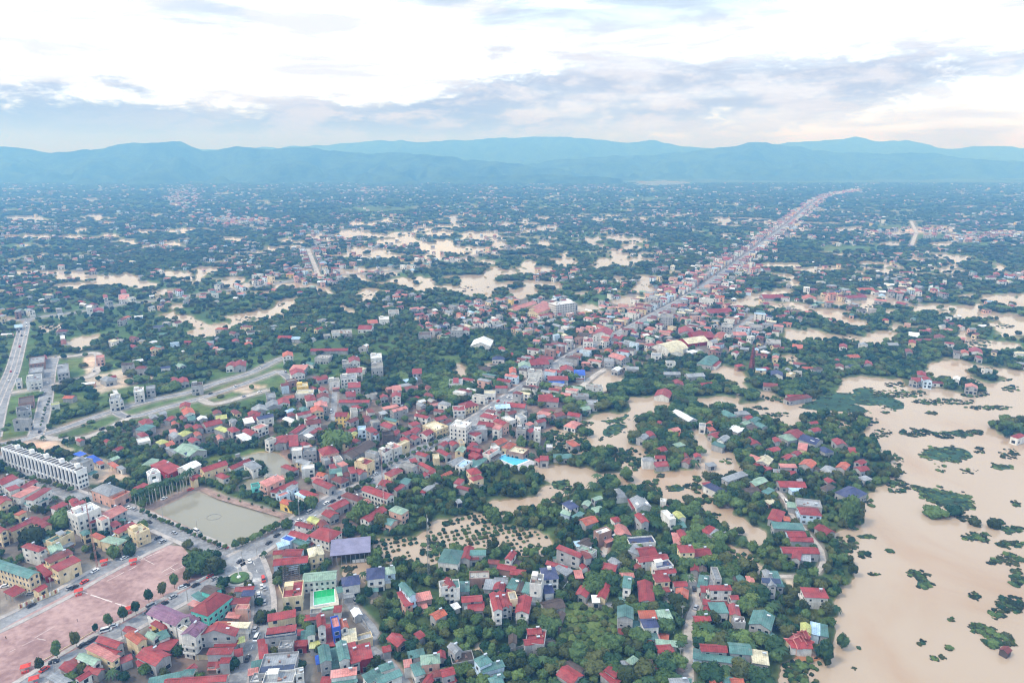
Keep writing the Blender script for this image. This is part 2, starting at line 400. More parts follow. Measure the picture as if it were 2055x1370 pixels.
for p_ in ((130, 548, 60, 4), (200, 556, 80, 6), (240, 568, 60, 5), (290, 572, 30, 3), (160, 574, 50, 4), (60, 547, 30, 3), (85, 475, 90, 3), (250, 483, 20, 2.5), (300, 465, 25, 3), (355, 465, 18, 5), (380, 548, 50, 4), (372, 557, 32, 3), (412, 540, 26, 5), (465, 563, 28, 4), (545, 570, 32, 7), (600, 576, 34, 6), (632, 580, 28, 5),
 (50, 438, 36, 4), (195, 437, 25, 5), (190, 401, 14, 2), (445, 389, 12, 2), (470, 480, 18, 3), (570, 497, 34, 2.5), (640, 475, 30, 3), (725, 450, 32, 4), (705, 466, 22, 5), (745, 473, 62, 3), (808, 472, 26, 6), (800, 487, 44, 7), (868, 487, 40, 5), (885, 500, 44, 7), (740, 505, 54, 5), (705, 515, 42, 5), (780, 514, 55, 3), (875, 516, 20, 5), (905, 455, 32, 4), (885, 468, 26, 5), (850, 459, 20, 3), (960, 470, 42, 4), (990, 479, 42, 3), (1003, 491, 14, 6), (940, 500, 48, 4), (1060, 491, 70, 2), (935, 522, 32, 6), (970, 527, 22, 4), (1060, 530, 13, 8), (1135, 527, 20, 8), (1130, 513, 9, 5), (1000, 547, 34, 5), (1085, 545, 28, 8), (1075, 570, 38, 5), (1122, 576, 18, 5), (950, 583, 46, 10), (1050, 584, 28, 7), (1248, 525, 46, 8), (1200, 536, 22, 5), (1282, 558, 48, 5), (1292, 580, 20, 15), (1275, 603, 42, 8), (1210, 480, 52, 4), (1268, 482, 36, 4), (1262, 493, 12, 5), (830, 565, 44, 10), (742, 549, 54, 5), (700, 556, 28, 5), (700, 547, 30, 4), (905, 436, 12, 3), (915, 443, 16, 2.5), (1020, 450, 16, 2.5), (1097, 458, 20, 4), (1090, 438, 14, 2.5), (1200, 443, 14, 2), (1250, 443, 12, 2), (1330, 369, 52, 3), (860, 447, 12, 2),
 (1580, 533, 22, 4), (1640, 541, 44, 5), (1770, 542, 38, 5), (1650, 449, 50, 2), (1712, 459, 26, 3), (1800, 470, 26, 3), (1790, 489, 14, 4), (1852, 459, 46, 5), (1890, 490, 26, 3), (1960, 488, 14, 5), (1470, 609, 30, 9), (1300, 612, 20, 5), (1660, 606, 22, 9), (1700, 613, 40, 5), (1745, 615, 18, 12), (1800, 650, 14, 5), (1820, 658, 45, 3), (1770, 676, 34, 9), (930, 745, 12, 14), (1005, 733, 35, 4), (1240, 767, 22, 8), (20, 640, 22, 5), (560, 660, 18, 3), (1190, 690, 12, 8), (1175, 620, 26, 8), (590, 692, 14, 3), (1590, 682, 14, 6), (1465, 640, 10, 4),
 (1165, 880, 14, 6), (1110, 868, 30, 5), (1170, 975, 18, 5), (1318, 985, 25, 8), (1620, 1330, 18, 22), (1600, 1345, 12, 14), (1690, 1090, 14, 22)):
    blob(0, p_[0], p_[1], p_[2] * 1.08, p_[3] * 1.0 + .8)
_sp = fbm(gx / 15, gy / 4.5, 733, 3)
CLS[(_sp > .66) & (CLS == 0) & (gy < 660)] = 1
# flooded orchards: small trees standing in rows in the water
for p_ in ([(745, 1100), (760, 1082), (830, 1075), (870, 1062), (858, 1052), (900, 1040), (940, 1030), (975, 1032), (1000, 1050), (1060, 1058), (1098, 1072), (1112, 1095), (1105, 1115), (1080, 1118), (1020, 1107), (960, 1097), (905, 1102), (880, 1132), (850, 1142), (780, 1130), (750, 1122)],
 [(1120, 872), (1150, 866), (1185, 878), (1185, 905), (1150, 912), (1110, 905), (1105, 885)],
 [(1298, 905), (1262, 902), (1240, 920), (1290, 940)], [(1290, 965), (1320, 960), (1330, 1000), (1292, 995)], [(1520, 1115), (1450, 1100), (1480, 1140), (1530, 1150)], [(1380, 980), (1400, 975), (1455, 1015), (1440, 1020)],
 [(1715, 855), (1660, 838), (1640, 832), (1700, 870)], [(1570, 1330), (1600, 1315), (1650, 1330), (1640, 1400), (1560, 1400)],
 [(80, 655), (130, 648), (130, 662), (82, 668)], [(870, 1240), (880, 1240), (880, 1250)], [(1500, 790), (1550, 800), (1640, 798), (1560, 812)]):
    paint(4, p_, .5)
blob(0, 893, 1057, 30, 9, .6); blob(0, 1082, 1095, 28, 17, .6); blob(0, 855, 1098, 40, 10, .6)
_wm = blur((CLS == 0).astype(np.float32), 2)
CLS[(_wm > .22) & np.isin(CLS, (1, 8, 9)) & (gx > 980) & (gx < 1560) & (gy > 785) & (gy < 1110)] = 0
# land spits standing out of the flood
for p_ in ([(1800, 762), (1850, 745), (1890, 762), (1960, 770), (1985, 787), (1940, 792), (1870, 780), (1815, 777)],
 [(1930, 738), (1990, 744), (2035, 760), (1990, 770), (1950, 757)], [(1985, 712), (2055, 710), (2900, 700), (2900, 742), (2055, 743), (2005, 735)],
 [(1985, 857), (2010, 845), (2055, 850), (2900, 840), (2900, 900), (2060, 887), (2010, 878)],
 [(1640, 790), (1560, 800), (1510, 770), (1530, 745), (1640, 770)], [(1480, 812), (1530, 808), (1530, 800), (1480, 792)]): paint(8, p_, .6)
HYA = [
 [(1605, 818), (1644, 796), (1668, 785), (1710, 790), (1725, 778), (1750, 780), (1754, 792), (1790, 797), (1812, 808), (1797, 822), (1775, 812), (1712, 810), (1742, 825), (1725, 831), (1660, 824), (1630, 822)],
 [(1850, 908), (1868, 899), (1900, 896), (1932, 900), (1950, 918), (1920, 928), (1880, 923), (1850, 916)],
 [(1833, 972), (1860, 980), (1905, 988), (1952, 994), (1954, 1021), (1930, 1031), (1880, 1012), (1850, 997)],
 [(1990, 936), (2010, 931), (2032, 936), (2010, 943)], [(1822, 1145), (1836, 1142), (1864, 1165), (1869, 1177), (1848, 1179), (1841, 1165)],
 [(1215, 875), (1220, 855), (1245, 849), (1257, 856), (1245, 866), (1222, 876)], [(1108, 966), (1137, 962), (1141, 973), (1130, 981), (1111, 979)],
 [(1340, 977), (1355, 973), (1374, 978), (1362, 986), (1345, 985)], [(1888, 865), (1920, 863), (1952, 872), (1925, 876)], [(1985, 1052), (2010, 1054), (2045, 1064), (2020, 1070)],
 [(1718, 1075), (1740, 1071), (1755, 1078), (1730, 1080)], [(1205, 844), (1240, 840), (1262, 832), (1250, 846), (1222, 850)]]
for p_ in HYA: paint(6, p_, .45)
# new town plots and other open ground
for p_ in ([(-60, 835), (20, 830), (62, 835), (56, 883), (0, 892), (-60, 900)], [(30, 740), (55, 735), (52, 790), (15, 792)], [(10, 790), (76, 790), (70, 832), (0, 835)], [(100, 868), (150, 855), (200, 836), (250, 838), (238, 852), (180, 870), (110, 880)],
 [(240, 826), (330, 795), (378, 800), (335, 822), (270, 836)], [(438, 765), (520, 740), (548, 746), (520, 762), (475, 770)], [(120, 722), (168, 720), (170, 745), (140, 750), (125, 745)], [(408, 785), (440, 765), (478, 773), (440, 788), (412, 795)],
 [(440, 795), (470, 785), (520, 790), (480, 803)], [(495, 800), (535, 792), (535, 810), (510, 812)], [(520, 725), (580, 715), (575, 735), (540, 735)], [(240, 795), (265, 790), (268, 815), (240, 815)], [(175, 815), (220, 800), (222, 822), (190, 825)], [(870, 715), (922, 712), (925, 728), (880, 728)],
 [(1130, 1215), (1200, 1195), (1240, 1230), (1250, 1290), (1180, 1330), (1110, 1300), (1110, 1260)], [(880, 1130), (940, 1120), (940, 1180), (890, 1190)], [(520, 752), (560, 748), (570, 765), (530, 775)], [(810, 1030), (855, 1040), (830, 1062), (800, 1050)],
 [(400, 925), (540, 900), (530, 912), (410, 935)], [(1180, 985), (1250, 985), (1240, 1000), (1170, 1005)], [(80, 890), (180, 895), (170, 920), (100, 905)], [(880, 1210), (905, 1212), (902, 1228), (884, 1226)], [(335, 828), (400, 808), (470, 803), (440, 828), (380, 842)], [(180, 790), (240, 775), (300, 775), (260, 790), (200, 805)], [(110, 800), (165, 790), (170, 815), (115, 835)], [(110, 850), (230, 822), (300, 802), (380, 786), (440, 766), (500, 748), (550, 728), (560, 742), (480, 772), (400, 798), (330, 817), (262, 835), (200, 850), (150, 866)], [(190, 868), (262, 842), (330, 824), (400, 806), (480, 782), (560, 752), (572, 770), (480, 803), (400, 824), (330, 838), (262, 854)], [(330, 780), (370, 765), (420, 760), (390, 780)]): paint(2, p_, .35)
for p_ in ([(170, 715), (195, 712), (192, 745), (172, 755)], [(160, 905), (240, 930), (260, 960), (180, 975), (150, 940)], [(1570, 1160), (1592, 1157), (1590, 1192), (1575, 1185)], [(50, 880), (110, 880), (150, 905), (100, 910), (40, 895)],
 [(470, 775), (540, 775), (500, 790), (470, 790)], [(715, 1275), (740, 1290), (770, 1320), (715, 1360), (700, 1320)], [(1062, 1300), (1072, 1290), (1078, 1320)], [(1133, 1288), (1142, 1288), (1160, 1320), (1150, 1325)], [(160, 760), (260, 740), (330, 760), (200, 790)], [(950, 1290), (965, 1290), (965, 1320), (950, 1320)]): paint(7, p_, .4)

for p_ in ((1860, 462, 60, 7), (1935, 483, 36, 5), (2020, 468, 40, 6), (1500, 548, 34, 5)): blob(7, *p_, .5)
for p_ in ((1880, 474, 56, 7), (1790, 456, 40, 4), (1975, 490, 60, 5), (1700, 500, 60, 8), (1300, 400, 60, 4), (760, 420, 70, 5)): blob(2, *p_, .8)
# ---- roads -------------------------------------------------------
ROADS = [  # name, width m, material, pixels, markings
 ('highway', 11.5, 'a', [(460, 1132), (520, 1100), (560, 1072), (620, 1033), (690, 993), (728, 980), (758, 958), (800, 930), (850, 903), (905, 872), (962, 838), (1000, 812), (1042, 784), (1092, 750), (1152, 712), (1192, 690), (1243, 670), (1303, 638), (1363, 606), (1389, 590), (1429, 562), (1470, 533), (1515, 500), (1570, 458), (1605, 430), (1632, 408), (1660, 393), (1720, 382)], 1),
 ('field_road', 9, 'a', [(-120, 1305), (0, 1256), (120, 1196), (200, 1150), (274, 1112), (335, 1083)], 0),
 ('stadium_road', 10, 'a', [(20, 1400), (94, 1354), (176, 1302), (286, 1242), (364, 1200), (434, 1164), (470, 1145)], 0),
 ('pond_road', 9, 'a', [(0, 915), (60, 955), (120, 985), (175, 1003), (235, 1018), (274, 1034), (334, 1062), (394, 1088), (450, 1112)], 0),
 ('south_road', 8, 'a', [(505, 1120), (520, 1162), (528, 1216), (522, 1266), (508, 1296), (480, 1356), (470, 1400)], 1),
 ('lane', 5, 'a', [(695, 1200), (718, 1232), (752, 1272), (738, 1296), (768, 1322), (798, 1354), (830, 1400)], 0),
 ('lane', 4.5, 's', [(1386, 1160), (1396, 1186), (1400, 1212), (1388, 1236), (1382, 1276), (1382, 1400)], 0),
 ('lane', 3, 'a', [(1180, 1214), (1230, 1216), (1276, 1216), (1345, 1219)], 0),
 ('lane', 3, 's', [(1551, 975), (1576, 1005), (1587, 1032), (1625, 1076), (1648, 1105), (1652, 1125), (1640, 1150), (1605, 1157), (1555, 1158)], 0),
 ('lane', 3, 's', [(1240, 1080), (1216, 1096), (1213, 1122)], 0),
 ('lane', 5, 'a', [(672, 785), (669, 845)], 0),
 ('avenue', 7.5, 'a', [(-30, 860), (0, 790), (22, 740), (36, 690), (45, 655)], 0),
 ('avenue', 7.5, 'a', [(-10, 880), (8, 800), (30, 745), (44, 690), (53, 650)], 0),
 ('country_road', 7, 'a', [(-300, 665), (0, 646), (60, 640), (100, 634), (170, 625), (260, 609), (350, 600), (410, 590), (520, 575), (640, 556), (760, 546), (812, 543), (895, 527), (960, 512), (1060, 498)], 0),
 ('link_road', 9, 'a', [(45, 662), (60, 640)], 0),
 ('plot_road', 10, 'a', [(70, 880), (84, 840), (94, 790), (100, 745), (107, 718)], 0),
 ('plot_road', 6, 's', [(107, 718), (150, 715), (195, 710), (190, 750), (120, 770), (97, 776), (20, 790)], 0),
 ('plot_road', 7, 'a', [(-60, 905), (30, 887), (72, 877), (130, 860), (180, 842), (230, 825), (300, 805), (380, 788), (440, 768), (500, 750), (560, 722), (580, 716)], 0),
 ('plot_road', 6, 'a', [(230, 826), (262, 838), (330, 820), (400, 801), (480, 775), (560, 745)], 0),
 ('plot_road', 5, 's', [(72, 877), (120, 882), (170, 879), (215, 862), (262, 838)], 0),
 ('plot_road', 5, 's', [(400, 801), (430, 812), (480, 800), (540, 783)], 0),
 ('plot_road', 6, 'a', [(560, 745), (580, 760), (588, 775)], 0),
 ('mud_track', 6, 's', [(1160, 785), (1180, 765), (1200, 750), (1225, 735)], 0),
 ('side_road', 6, 'a', [(1462, 675), (1493, 650), (1511, 634)], 0),
 ('far_road', 9, 's', [(1828, 444), (1840, 468)], 0), ('far_road', 9, 's', [(1838, 470), (1830, 492)], 0),
 ('pond_path', 5, 'b', [(300, 1022), (340, 1003), (394, 981), (445, 1000), (500, 1016), (572, 1037)], 0),
 ('pond_path', 4, 'b', [(572, 1040), (540, 1070), (490, 1099), (460, 1101), (400, 1075), (340, 1047), (296, 1027)], 0),
 ('wet_street', 9, 's', [(618, 500), (626, 520), (634, 540), (640, 556)], 0),
]
def wline(pix, step=6.0):
    pts = [Vector(G(*p)) for p in pix]; o_ = []
    n = len(pts)
    for i in range(n - 1):
        p0, p1, p2, p3 = pts[max(0, i - 1)], pts[i], pts[i + 1], pts[min(n - 1, i + 2)]
        L = (p2 - p1).length; st_ = max(step, L / 40); k = max(1, int(L / st_))
        for j in range(k):
            t = j / k
            q = 0.5 * ((2 * p1) + (p2 - p0) * t + (2 * p0 - 5 * p1 + 4 * p2 - p3) * t * t + (3 * p1 - p0 - 3 * p2 + p3) * t ** 3)
            o_.append(q)
    o_.append(pts[-1]); return o_
RLINES = []
for nm, wd, mk, pix, mkg in ROADS:
    ln = wline(pix); RLINES.append((nm, wd, mk, ln, mkg))
    for a, b in zip(ln[:-1], ln[1:]):
        q = (a + b) / 2; px, py = P(q.x, q.y); dist = q.length
        rx = max(CELL * .6, (wd * .5 + .8) * FOC / math.hypot(q.y, CAM_H)); ry = max(CELL * .6, rx * CAM_H / math.hypot(q.y, CAM_H))
        n_ = max(1, int((Vector(P(a.x, a.y)) - Vector(P(b.x, b.y))).length / CELL))
        for k in range(n_ + 1):
            c = a.lerp(b, k / n_); px, py = P(c.x, c.y)
            i0, i1 = int((px - rx - PX0) / CELL), int((px + rx - PX0) / CELL) + 1
            j0, j1 = int((py - ry - PY0) / CELL), int((py + ry - PY0) / CELL) + 1
            if i1 > 0 and j1 > 0: CLS[max(0, j0):j1, max(0, i0):i1] = 3
# field and plazas
FIELD = [(-260, 1420), (0, 1266), (60, 1233), (130, 1196), (190, 1164), (265, 1124), (330, 1094), (366, 1098), (385, 1120), (400, 1138), (430, 1150), (418, 1163), (360, 1193), (300, 1224), (230, 1262), (180, 1290), (120, 1322), (60, 1356), (-30, 1420)]
PLAZA = [(436, 1112), (470, 1098), (536, 1078), (552, 1088), (527, 1112), (521, 1132), (533, 1172), (500, 1180), (470, 1182), (428, 1172), (436, 1150), (446, 1130)]
paint(3, FIELD, 0); paint(3, PLAZA, 0)
for p_ in ([(560, 1175), (690, 1175), (690, 1232), (560, 1235)], [(1325, 1185), (1362, 1180), (1362, 1215), (1335, 1217)], [(80, 1160), (180, 1130), (190, 1150), (90, 1200)], [(0, 1170), (120, 1180), (40, 1220), (0, 1230)], [(612, 1310), (630, 1310), (630, 1370), (610, 1370)]): paint(3, p_, .1)
# town ponds
POND1 = [(306, 1027), (345, 1008), (394, 986), (445, 1004), (500, 1020), (568, 1041), (540, 1066), (490, 1094), (462, 1096), (400, 1070), (340, 1043)]
POND2 = [(466, 922), (520, 909), (560, 911), (586, 935), (583, 959), (558, 974), (545, 962), (500, 985), (470, 983), (480, 972), (535, 952), (538, 940), (520, 928), (482, 930)]
paint(0, POND1, 0); paint(0, POND2, .25)

def cls_at(x, y):
    px, py = P(np.asarray(x), np.asarray(y))
    i = np.clip(((px - PX0) / CELL).astype(int), 0, NX - 1); j = np.clip(((py - PY0) / CELL).astype(int), 0, NY - 1)
    return CLS[j, i]

LAND = (~np.isin(CLS, (0, 4, 6))).astype(np.float32)
HF = blur(LAND, 1)

# ------------------------------------------------------------------ terrain sheet
rows = np.concatenate([np.arange(343.2, 600, 1.4), np.arange(600, 1840, 2.7)])
cols = np.arange(-680, 2740, 3.4)
Yw = np.array([G(1027.5, r)[1] for r in rows])
py_ = np.repeat(rows[:, None], len(cols), 1); px_ = np.repeat(cols[None, :], len(rows), 0)
dd = (py_ - 685) / FOC; tt = CAM_H / (sp + dd * cp)
VX = (px_ - 1027.5) / FOC * tt; VY = (cp - dd * sp) * tt
fi = np.clip((px_ - PX0) / CELL - .5, 0, NX - 1.001); fj = np.clip((py_ - PY0) / CELL - .5, 0, NY - 1.001)
i0 = fi.astype(int); j0 = fj.astype(int); fx = fi - i0; fy = fj - j0
def samp(A):
    return (A[j0, i0] * (1 - fx) + A[j0, i0 + 1] * fx) * (1 - fy) + (A[j0 + 1, i0] * (1 - fx) + A[j0 + 1, i0 + 1] * fx) * fy
hv = samp(HF)
VZ = np.clip((hv - .5) * 2.6, -1, 1) * .6
PAL = np.array([(.40, .31, .22), (.062, .100, .038), (.085, .135, .045), (.24, .22, .19), (.30, .24, .17), (.155, .135, .115), (.05, .1, .05), (.46, .38, .29), (.07, .10, .045), (.070, .125, .042)])  # built-up entry kept dark: shade among the houses is put into its colour
cc = PAL[CLS]
cc = np.stack([blur(cc[..., k], 1) for k in range(3)], -1)
VC = np.stack([samp(cc[..., k]) for k in range(3)], -1)
nz = fbm(VX / 60, VY / 60, 400, 4)[..., None]; nz2 = fbm(VX / 9, VY / 9, 410, 3)[..., None]
VC = VC * (0.70 + .6 * nz) * (0.75 + .5 * nz2)
yl = np.clip((fbm(VX / 35, VY / 50, 430, 3) - .5) * 4, 0, 1)[..., None]
VC = VC * (1 - .5 * yl) + .5 * yl * VC * np.array([1.7, 1.05, .9])
nr, nc = VX.shape
V = np.stack([VX, VY, VZ], -1).reshape(-1, 3)
idx = np.arange(nr * nc).reshape(nr, nc)
F = np.stack([idx[1:, :-1], idx[1:, 1:], idx[:-1, 1:], idx[:-1, :-1]], -1).reshape(-1, 4)
def np_mesh(name, V, F, mats, mi=None):
    me = D.meshes.new(name); k = F.shape[1]
    me.vertices.add(len(V)); me.vertices.foreach_set('co', np.asarray(V, np.float32).ravel())
    me.loops.add(F.size); me.loops.foreach_set('vertex_index', F.astype(np.int32).ravel())
    me.polygons.add(len(F)); me.polygons.foreach_set('loop_start', np.arange(len(F), dtype=np.int32) * k)
    me.polygons.foreach_set('loop_total', np.full(len(F), k, np.int32))
    if mi is not None: me.polygons.foreach_set('material_index', np.asarray(mi, np.int32))
    for m in mats: me.materials.append(m)
    me.update(calc_edges=True); me.validate()
    return me
M_GROUND = D.materials.new('ground'); M_GROUND.use_nodes = True
t = NT(M_GROUND.node_tree); o_ = t.n('ShaderNodeOutputMaterial'); b = t.n('ShaderNodeBsdfPrincipled')
at = t.n('ShaderNodeAttribute'); at.attribute_name = 'cover'
g = t.n('ShaderNodeNewGeometry'); n1 = t.noise(g.outputs['Position'], .12, 6, .65)
mm = t.n('ShaderNodeVectorMath', operation='SCALE'); t.set(mm.inputs[0], at.outputs['Color']); t.set(mm.inputs[3], t.m('MULTIPLY_ADD', n1, 1.6, .2))
t.set(b.inputs['Base Color'], mm.outputs[0]); b.inputs['Roughness'].default_value = .95; b.inputs['Specular IOR Level'].default_value = .1
t.set(o_.inputs[0], b.outputs[0])
me = np_mesh('ground', V, F, [M_GROUND])
ca = me.color_attributes.new('cover', 'FLOAT_COLOR', 'POINT')
ca.data.foreach_set('color', np.concatenate([VC.reshape(-1, 3), np.ones((len(V), 1))], 1).astype(np.float32).ravel())
tag(put(D.objects.new('ground', me)), kind='structure')

# ------------------------------------------------------------------ water
def water_mat(name, c, c2, rough, deep=.35):
    m = D.materials.new(name); m.use_nodes = True; t = NT(m.node_tree)
    o = t.n('ShaderNodeOutputMaterial'); b = t.n('ShaderNodeBsdfPrincipled'); g = t.n('ShaderNodeNewGeometry')
    p_ = g.outputs['Position']
    big = t.noise(t.vm('MULTIPLY', p_, (1, .6, 1)), .012, 6, .62, .6)
    t.set(b.inputs['Base Color'], t.mix(t.smooth(big, .46, .74), c, c2))
    b.inputs['Roughness'].default_value = rough; b.inputs['IOR'].default_value = 1.33; b.inputs['Specular IOR Level'].default_value = .5
    bp = t.n('ShaderNodeBump'); bp.inputs['Strength'].default_value = .07; bp.inputs['Distance'].default_value = .2
    t.set(bp.inputs['Height'], t.noise(p_, .5, 4, .6)); t.set(b.inputs['Normal'], bp.outputs[0])
    t.set(o.inputs[0], b.outputs[0]); return m
M_WATER = water_mat('flood_water', (.40, .312, .228), (.36, .24, .15), .09)
M_PONDW = water_mat('pond_water', (.25, .235, .18), (.27, .255, .2), .1)
wy = np.array([58, 150, 400, 1000, 3000, 11900.0]); wv = []; wf = []
for y in wy: wv += [(-y * 1.2 - 120, y, 0), (y * 1.2 + 120, y, 0)]
for k in range(len(wy) - 1): wf.append((2 * k, 2 * k + 1, 2 * k + 3, 2 * k + 2))
tag(mesh_obj('flood_water', wv, wf, M_WATER), kind='structure')

def sheet(name, pix, z, m, world=False, kind='structure', parent=None, th=0.0):
    pts = [p if world else G(*p) for p in pix]
    bm = bmesh.new(); vs = [bm.verts.new((x, y, z)) for x, y in pts]
    f = bm.faces.new(vs); f.normal_update()
    if f.normal.z < 0: f.normal_flip()
    if th:
        r = bmesh.ops.extrude_face_region(bm, geom=[f]); bmesh.ops.translate(bm, vec=(0, 0, th), verts=[v for v in r['geom'] if isinstance(v, bmesh.types.BMVert)])
    me = D.meshes.new(name); bm.to_mesh(me); bm.free(); me.materials.append(m)
    o = put(D.objects.new(name, me), parent)
    if kind: tag(o, kind=kind)
    return o
sheet('pond_water', POND1, .03, M_PONDW)
sheet('pond_water', [(458, 918), (520, 903), (565, 905), (592, 935), (589, 962), (558, 980), (500, 990), (464, 988)], .02, M_PONDW)

# ------------------------------------------------------------------ floating plants
M_HYA = mat('water_plants', (.035, .085, .050), .8, .3, .08, c2=(.022, .05, .035), fine=1.2, spec=.15)
def fract(poly, it=3, amp=.16):
    pts = [Vector(G(*p)) for p in poly]
    for k in range(it):
        o_ = []
        for a, b in zip(pts, pts[1:] + pts[:1]):
            d = b - a; o_ += [a, (a + b) / 2 + Vector((d.y, -d.x)) * random.uniform(-amp, amp)]
        pts = o_
    return [(p.x, p.y) for p in pts]
for p_ in HYA:
    o = sheet('water_plant_mat', fract(p_), .04, M_HYA, world=True, kind=None, th=.12)
    o['kind'] = 'stuff'; o['label'] = 'dark green mat of floating plants on the brown flood water'

# ------------------------------------------------------------------ road ribbons, kerbs, markings
def ribbon(name, ln, off0, off1, z, m, parent=None, z1=None, kind='structure'):
    vs = []; fs = []
    for i, p in enumerate(ln):
        d = (ln[min(i + 1, len(ln) - 1)] - ln[max(i - 1, 0)]).normalized(); nrm = Vector((d.y, -d.x))
        a = p + nrm * off0; b = p + nrm * off1
        vs += [(a.x, a.y, z), (b.x, b.y, z)] if z1 is None else [(a.x, a.y, z), (b.x, b.y, z), (b.x, b.y, z1), (a.x, a.y, z1)]
    n = len(ln)
    if z1 is None:
        fs = [(2 * i, 2 * i + 1, 2 * i + 3, 2 * i + 2) for i in range(n - 1)]
    else:
        for i in range(n - 1):
            for a, b in ((3, 2), (0, 3), (2, 1)):
                fs.append((4 * i + a, 4 * i + b, 4 * i + 4 + b, 4 * i + 4 + a))
    bm = bmesh.new(); bv = [bm.verts.new(v) for v in vs]
    for f in fs: bm.faces.new([bv[i] for i in f])
    bmesh.ops.recalc_face_normals(bm, faces=bm.faces)
    if z1 is None:
        for f in bm.faces:
            f.normal_update()
            if f.normal.z < 0: f.normal_flip()
    me = D.meshes.new(name); bm.to_mesh(me); bm.free(); me.materials.append(m)
    o = put(D.objects.new(name, me), parent)
    if kind: tag(o, kind=kind)
    return o
MK = {'a': M_ASPH, 's': mat('pale_track', (.44, .40, .36), .95, .28, .08, fine=.7), 'b': M_BRICKP}
zr = .64
for i, (nm, wd, mk, ln, mkg) in enumerate(RLINES):
    ribbon(nm, ln, -wd / 2, wd / 2, zr + .004 * i, MK[mk])
    if nm in ('highway', 'field_road', 'stadium_road', 'pond_road', 'plot_road', 'avenue', 'south_road'):
        near = [p for p in ln if p.y < 1150]
        if len(near) > 3:
            for s_ in (-1, 1):
                ribbon('pavement', near, s_ * (wd / 2 + .02), s_ * (wd / 2 + (2.8 if nm not in ('plot_road', 'avenue') else 1.2)), .64, M_PAVE, z1=.79)
    if mkg:
        near = [p for p in ln if p.y < 900]
        q = MB(); acc = 0
        for a, b in zip(near[:-1], near[1:]):
            acc += (b - a).length
            if int(acc / 5) % 2 == 0:
                d = (b - a).normalized(); n_ = Vector((d.y, -d.x)) * .12; L = a + d * min(3.0, (b - a).length)
                q.add([(a.x - n_.x, a.y - n_.y, .78), (a.x + n_.x, a.y + n_.y, .78), (L.x + n_.x, L.y + n_.y, .78), (L.x - n_.x, L.y - n_.y, .78)], [(0, 1, 2, 3)])
        tag(q.build('road_marking', M_LINE), kind='structure')

# ================================================================== houses
GZ = .6
OCC = np.zeros((2400, 1900), bool)            # 1 m cells, x -950..950, y 60..2460: taken by buildings and roads
def occ_rect(cx, cy, ang, L, W, pad=1.0, mark=True):
    c, s_ = math.cos(ang), math.sin(ang); hx = L / 2 + pad; hy = W / 2 + pad
    R_ = math.hypot(hx, hy)
    i0, i1 = int(cx - R_ + 950), int(cx + R_ + 951); j0, j1 = int(cy - R_ - 60), int(cy + R_ - 59)
    i0, i1 = max(i0, 0), min(i1, 1900); j0, j1 = max(j0, 0), min(j1, 2400)
    if i1 <= i0 or j1 <= j0: return False
    X_, Y_ = np.meshgrid(np.arange(i0, i1) - 949.5 - cx, np.arange(j0, j1) + 60.5 - cy)
    k = (np.abs(X_ * c + Y_ * s_) <= hx) & (np.abs(-X_ * s_ + Y_ * c) <= hy)
    hit = bool((OCC[j0:j1, i0:i1] & k).any())
    if mark: OCC[j0:j1, i0:i1] |= k
    return hit
for nm, wd, mk, ln, mkg in RLINES:
    for a, b in zip(ln[:-1], ln[1:]):
        q = (a + b) / 2; occ_rect(q.x, q.y, math.atan2(b.y - a.y, b.x - a.x), (b - a).length + 1, wd, 1.5)
def occ_poly(pix, pad=0):
    pts = [G(*p) for p in pix]
    X_, Y_ = np.meshgrid(np.arange(1900) - 949.5, np.arange(2400) + 60.5)
    OCC[inpoly(pts, X_, Y_)] = True

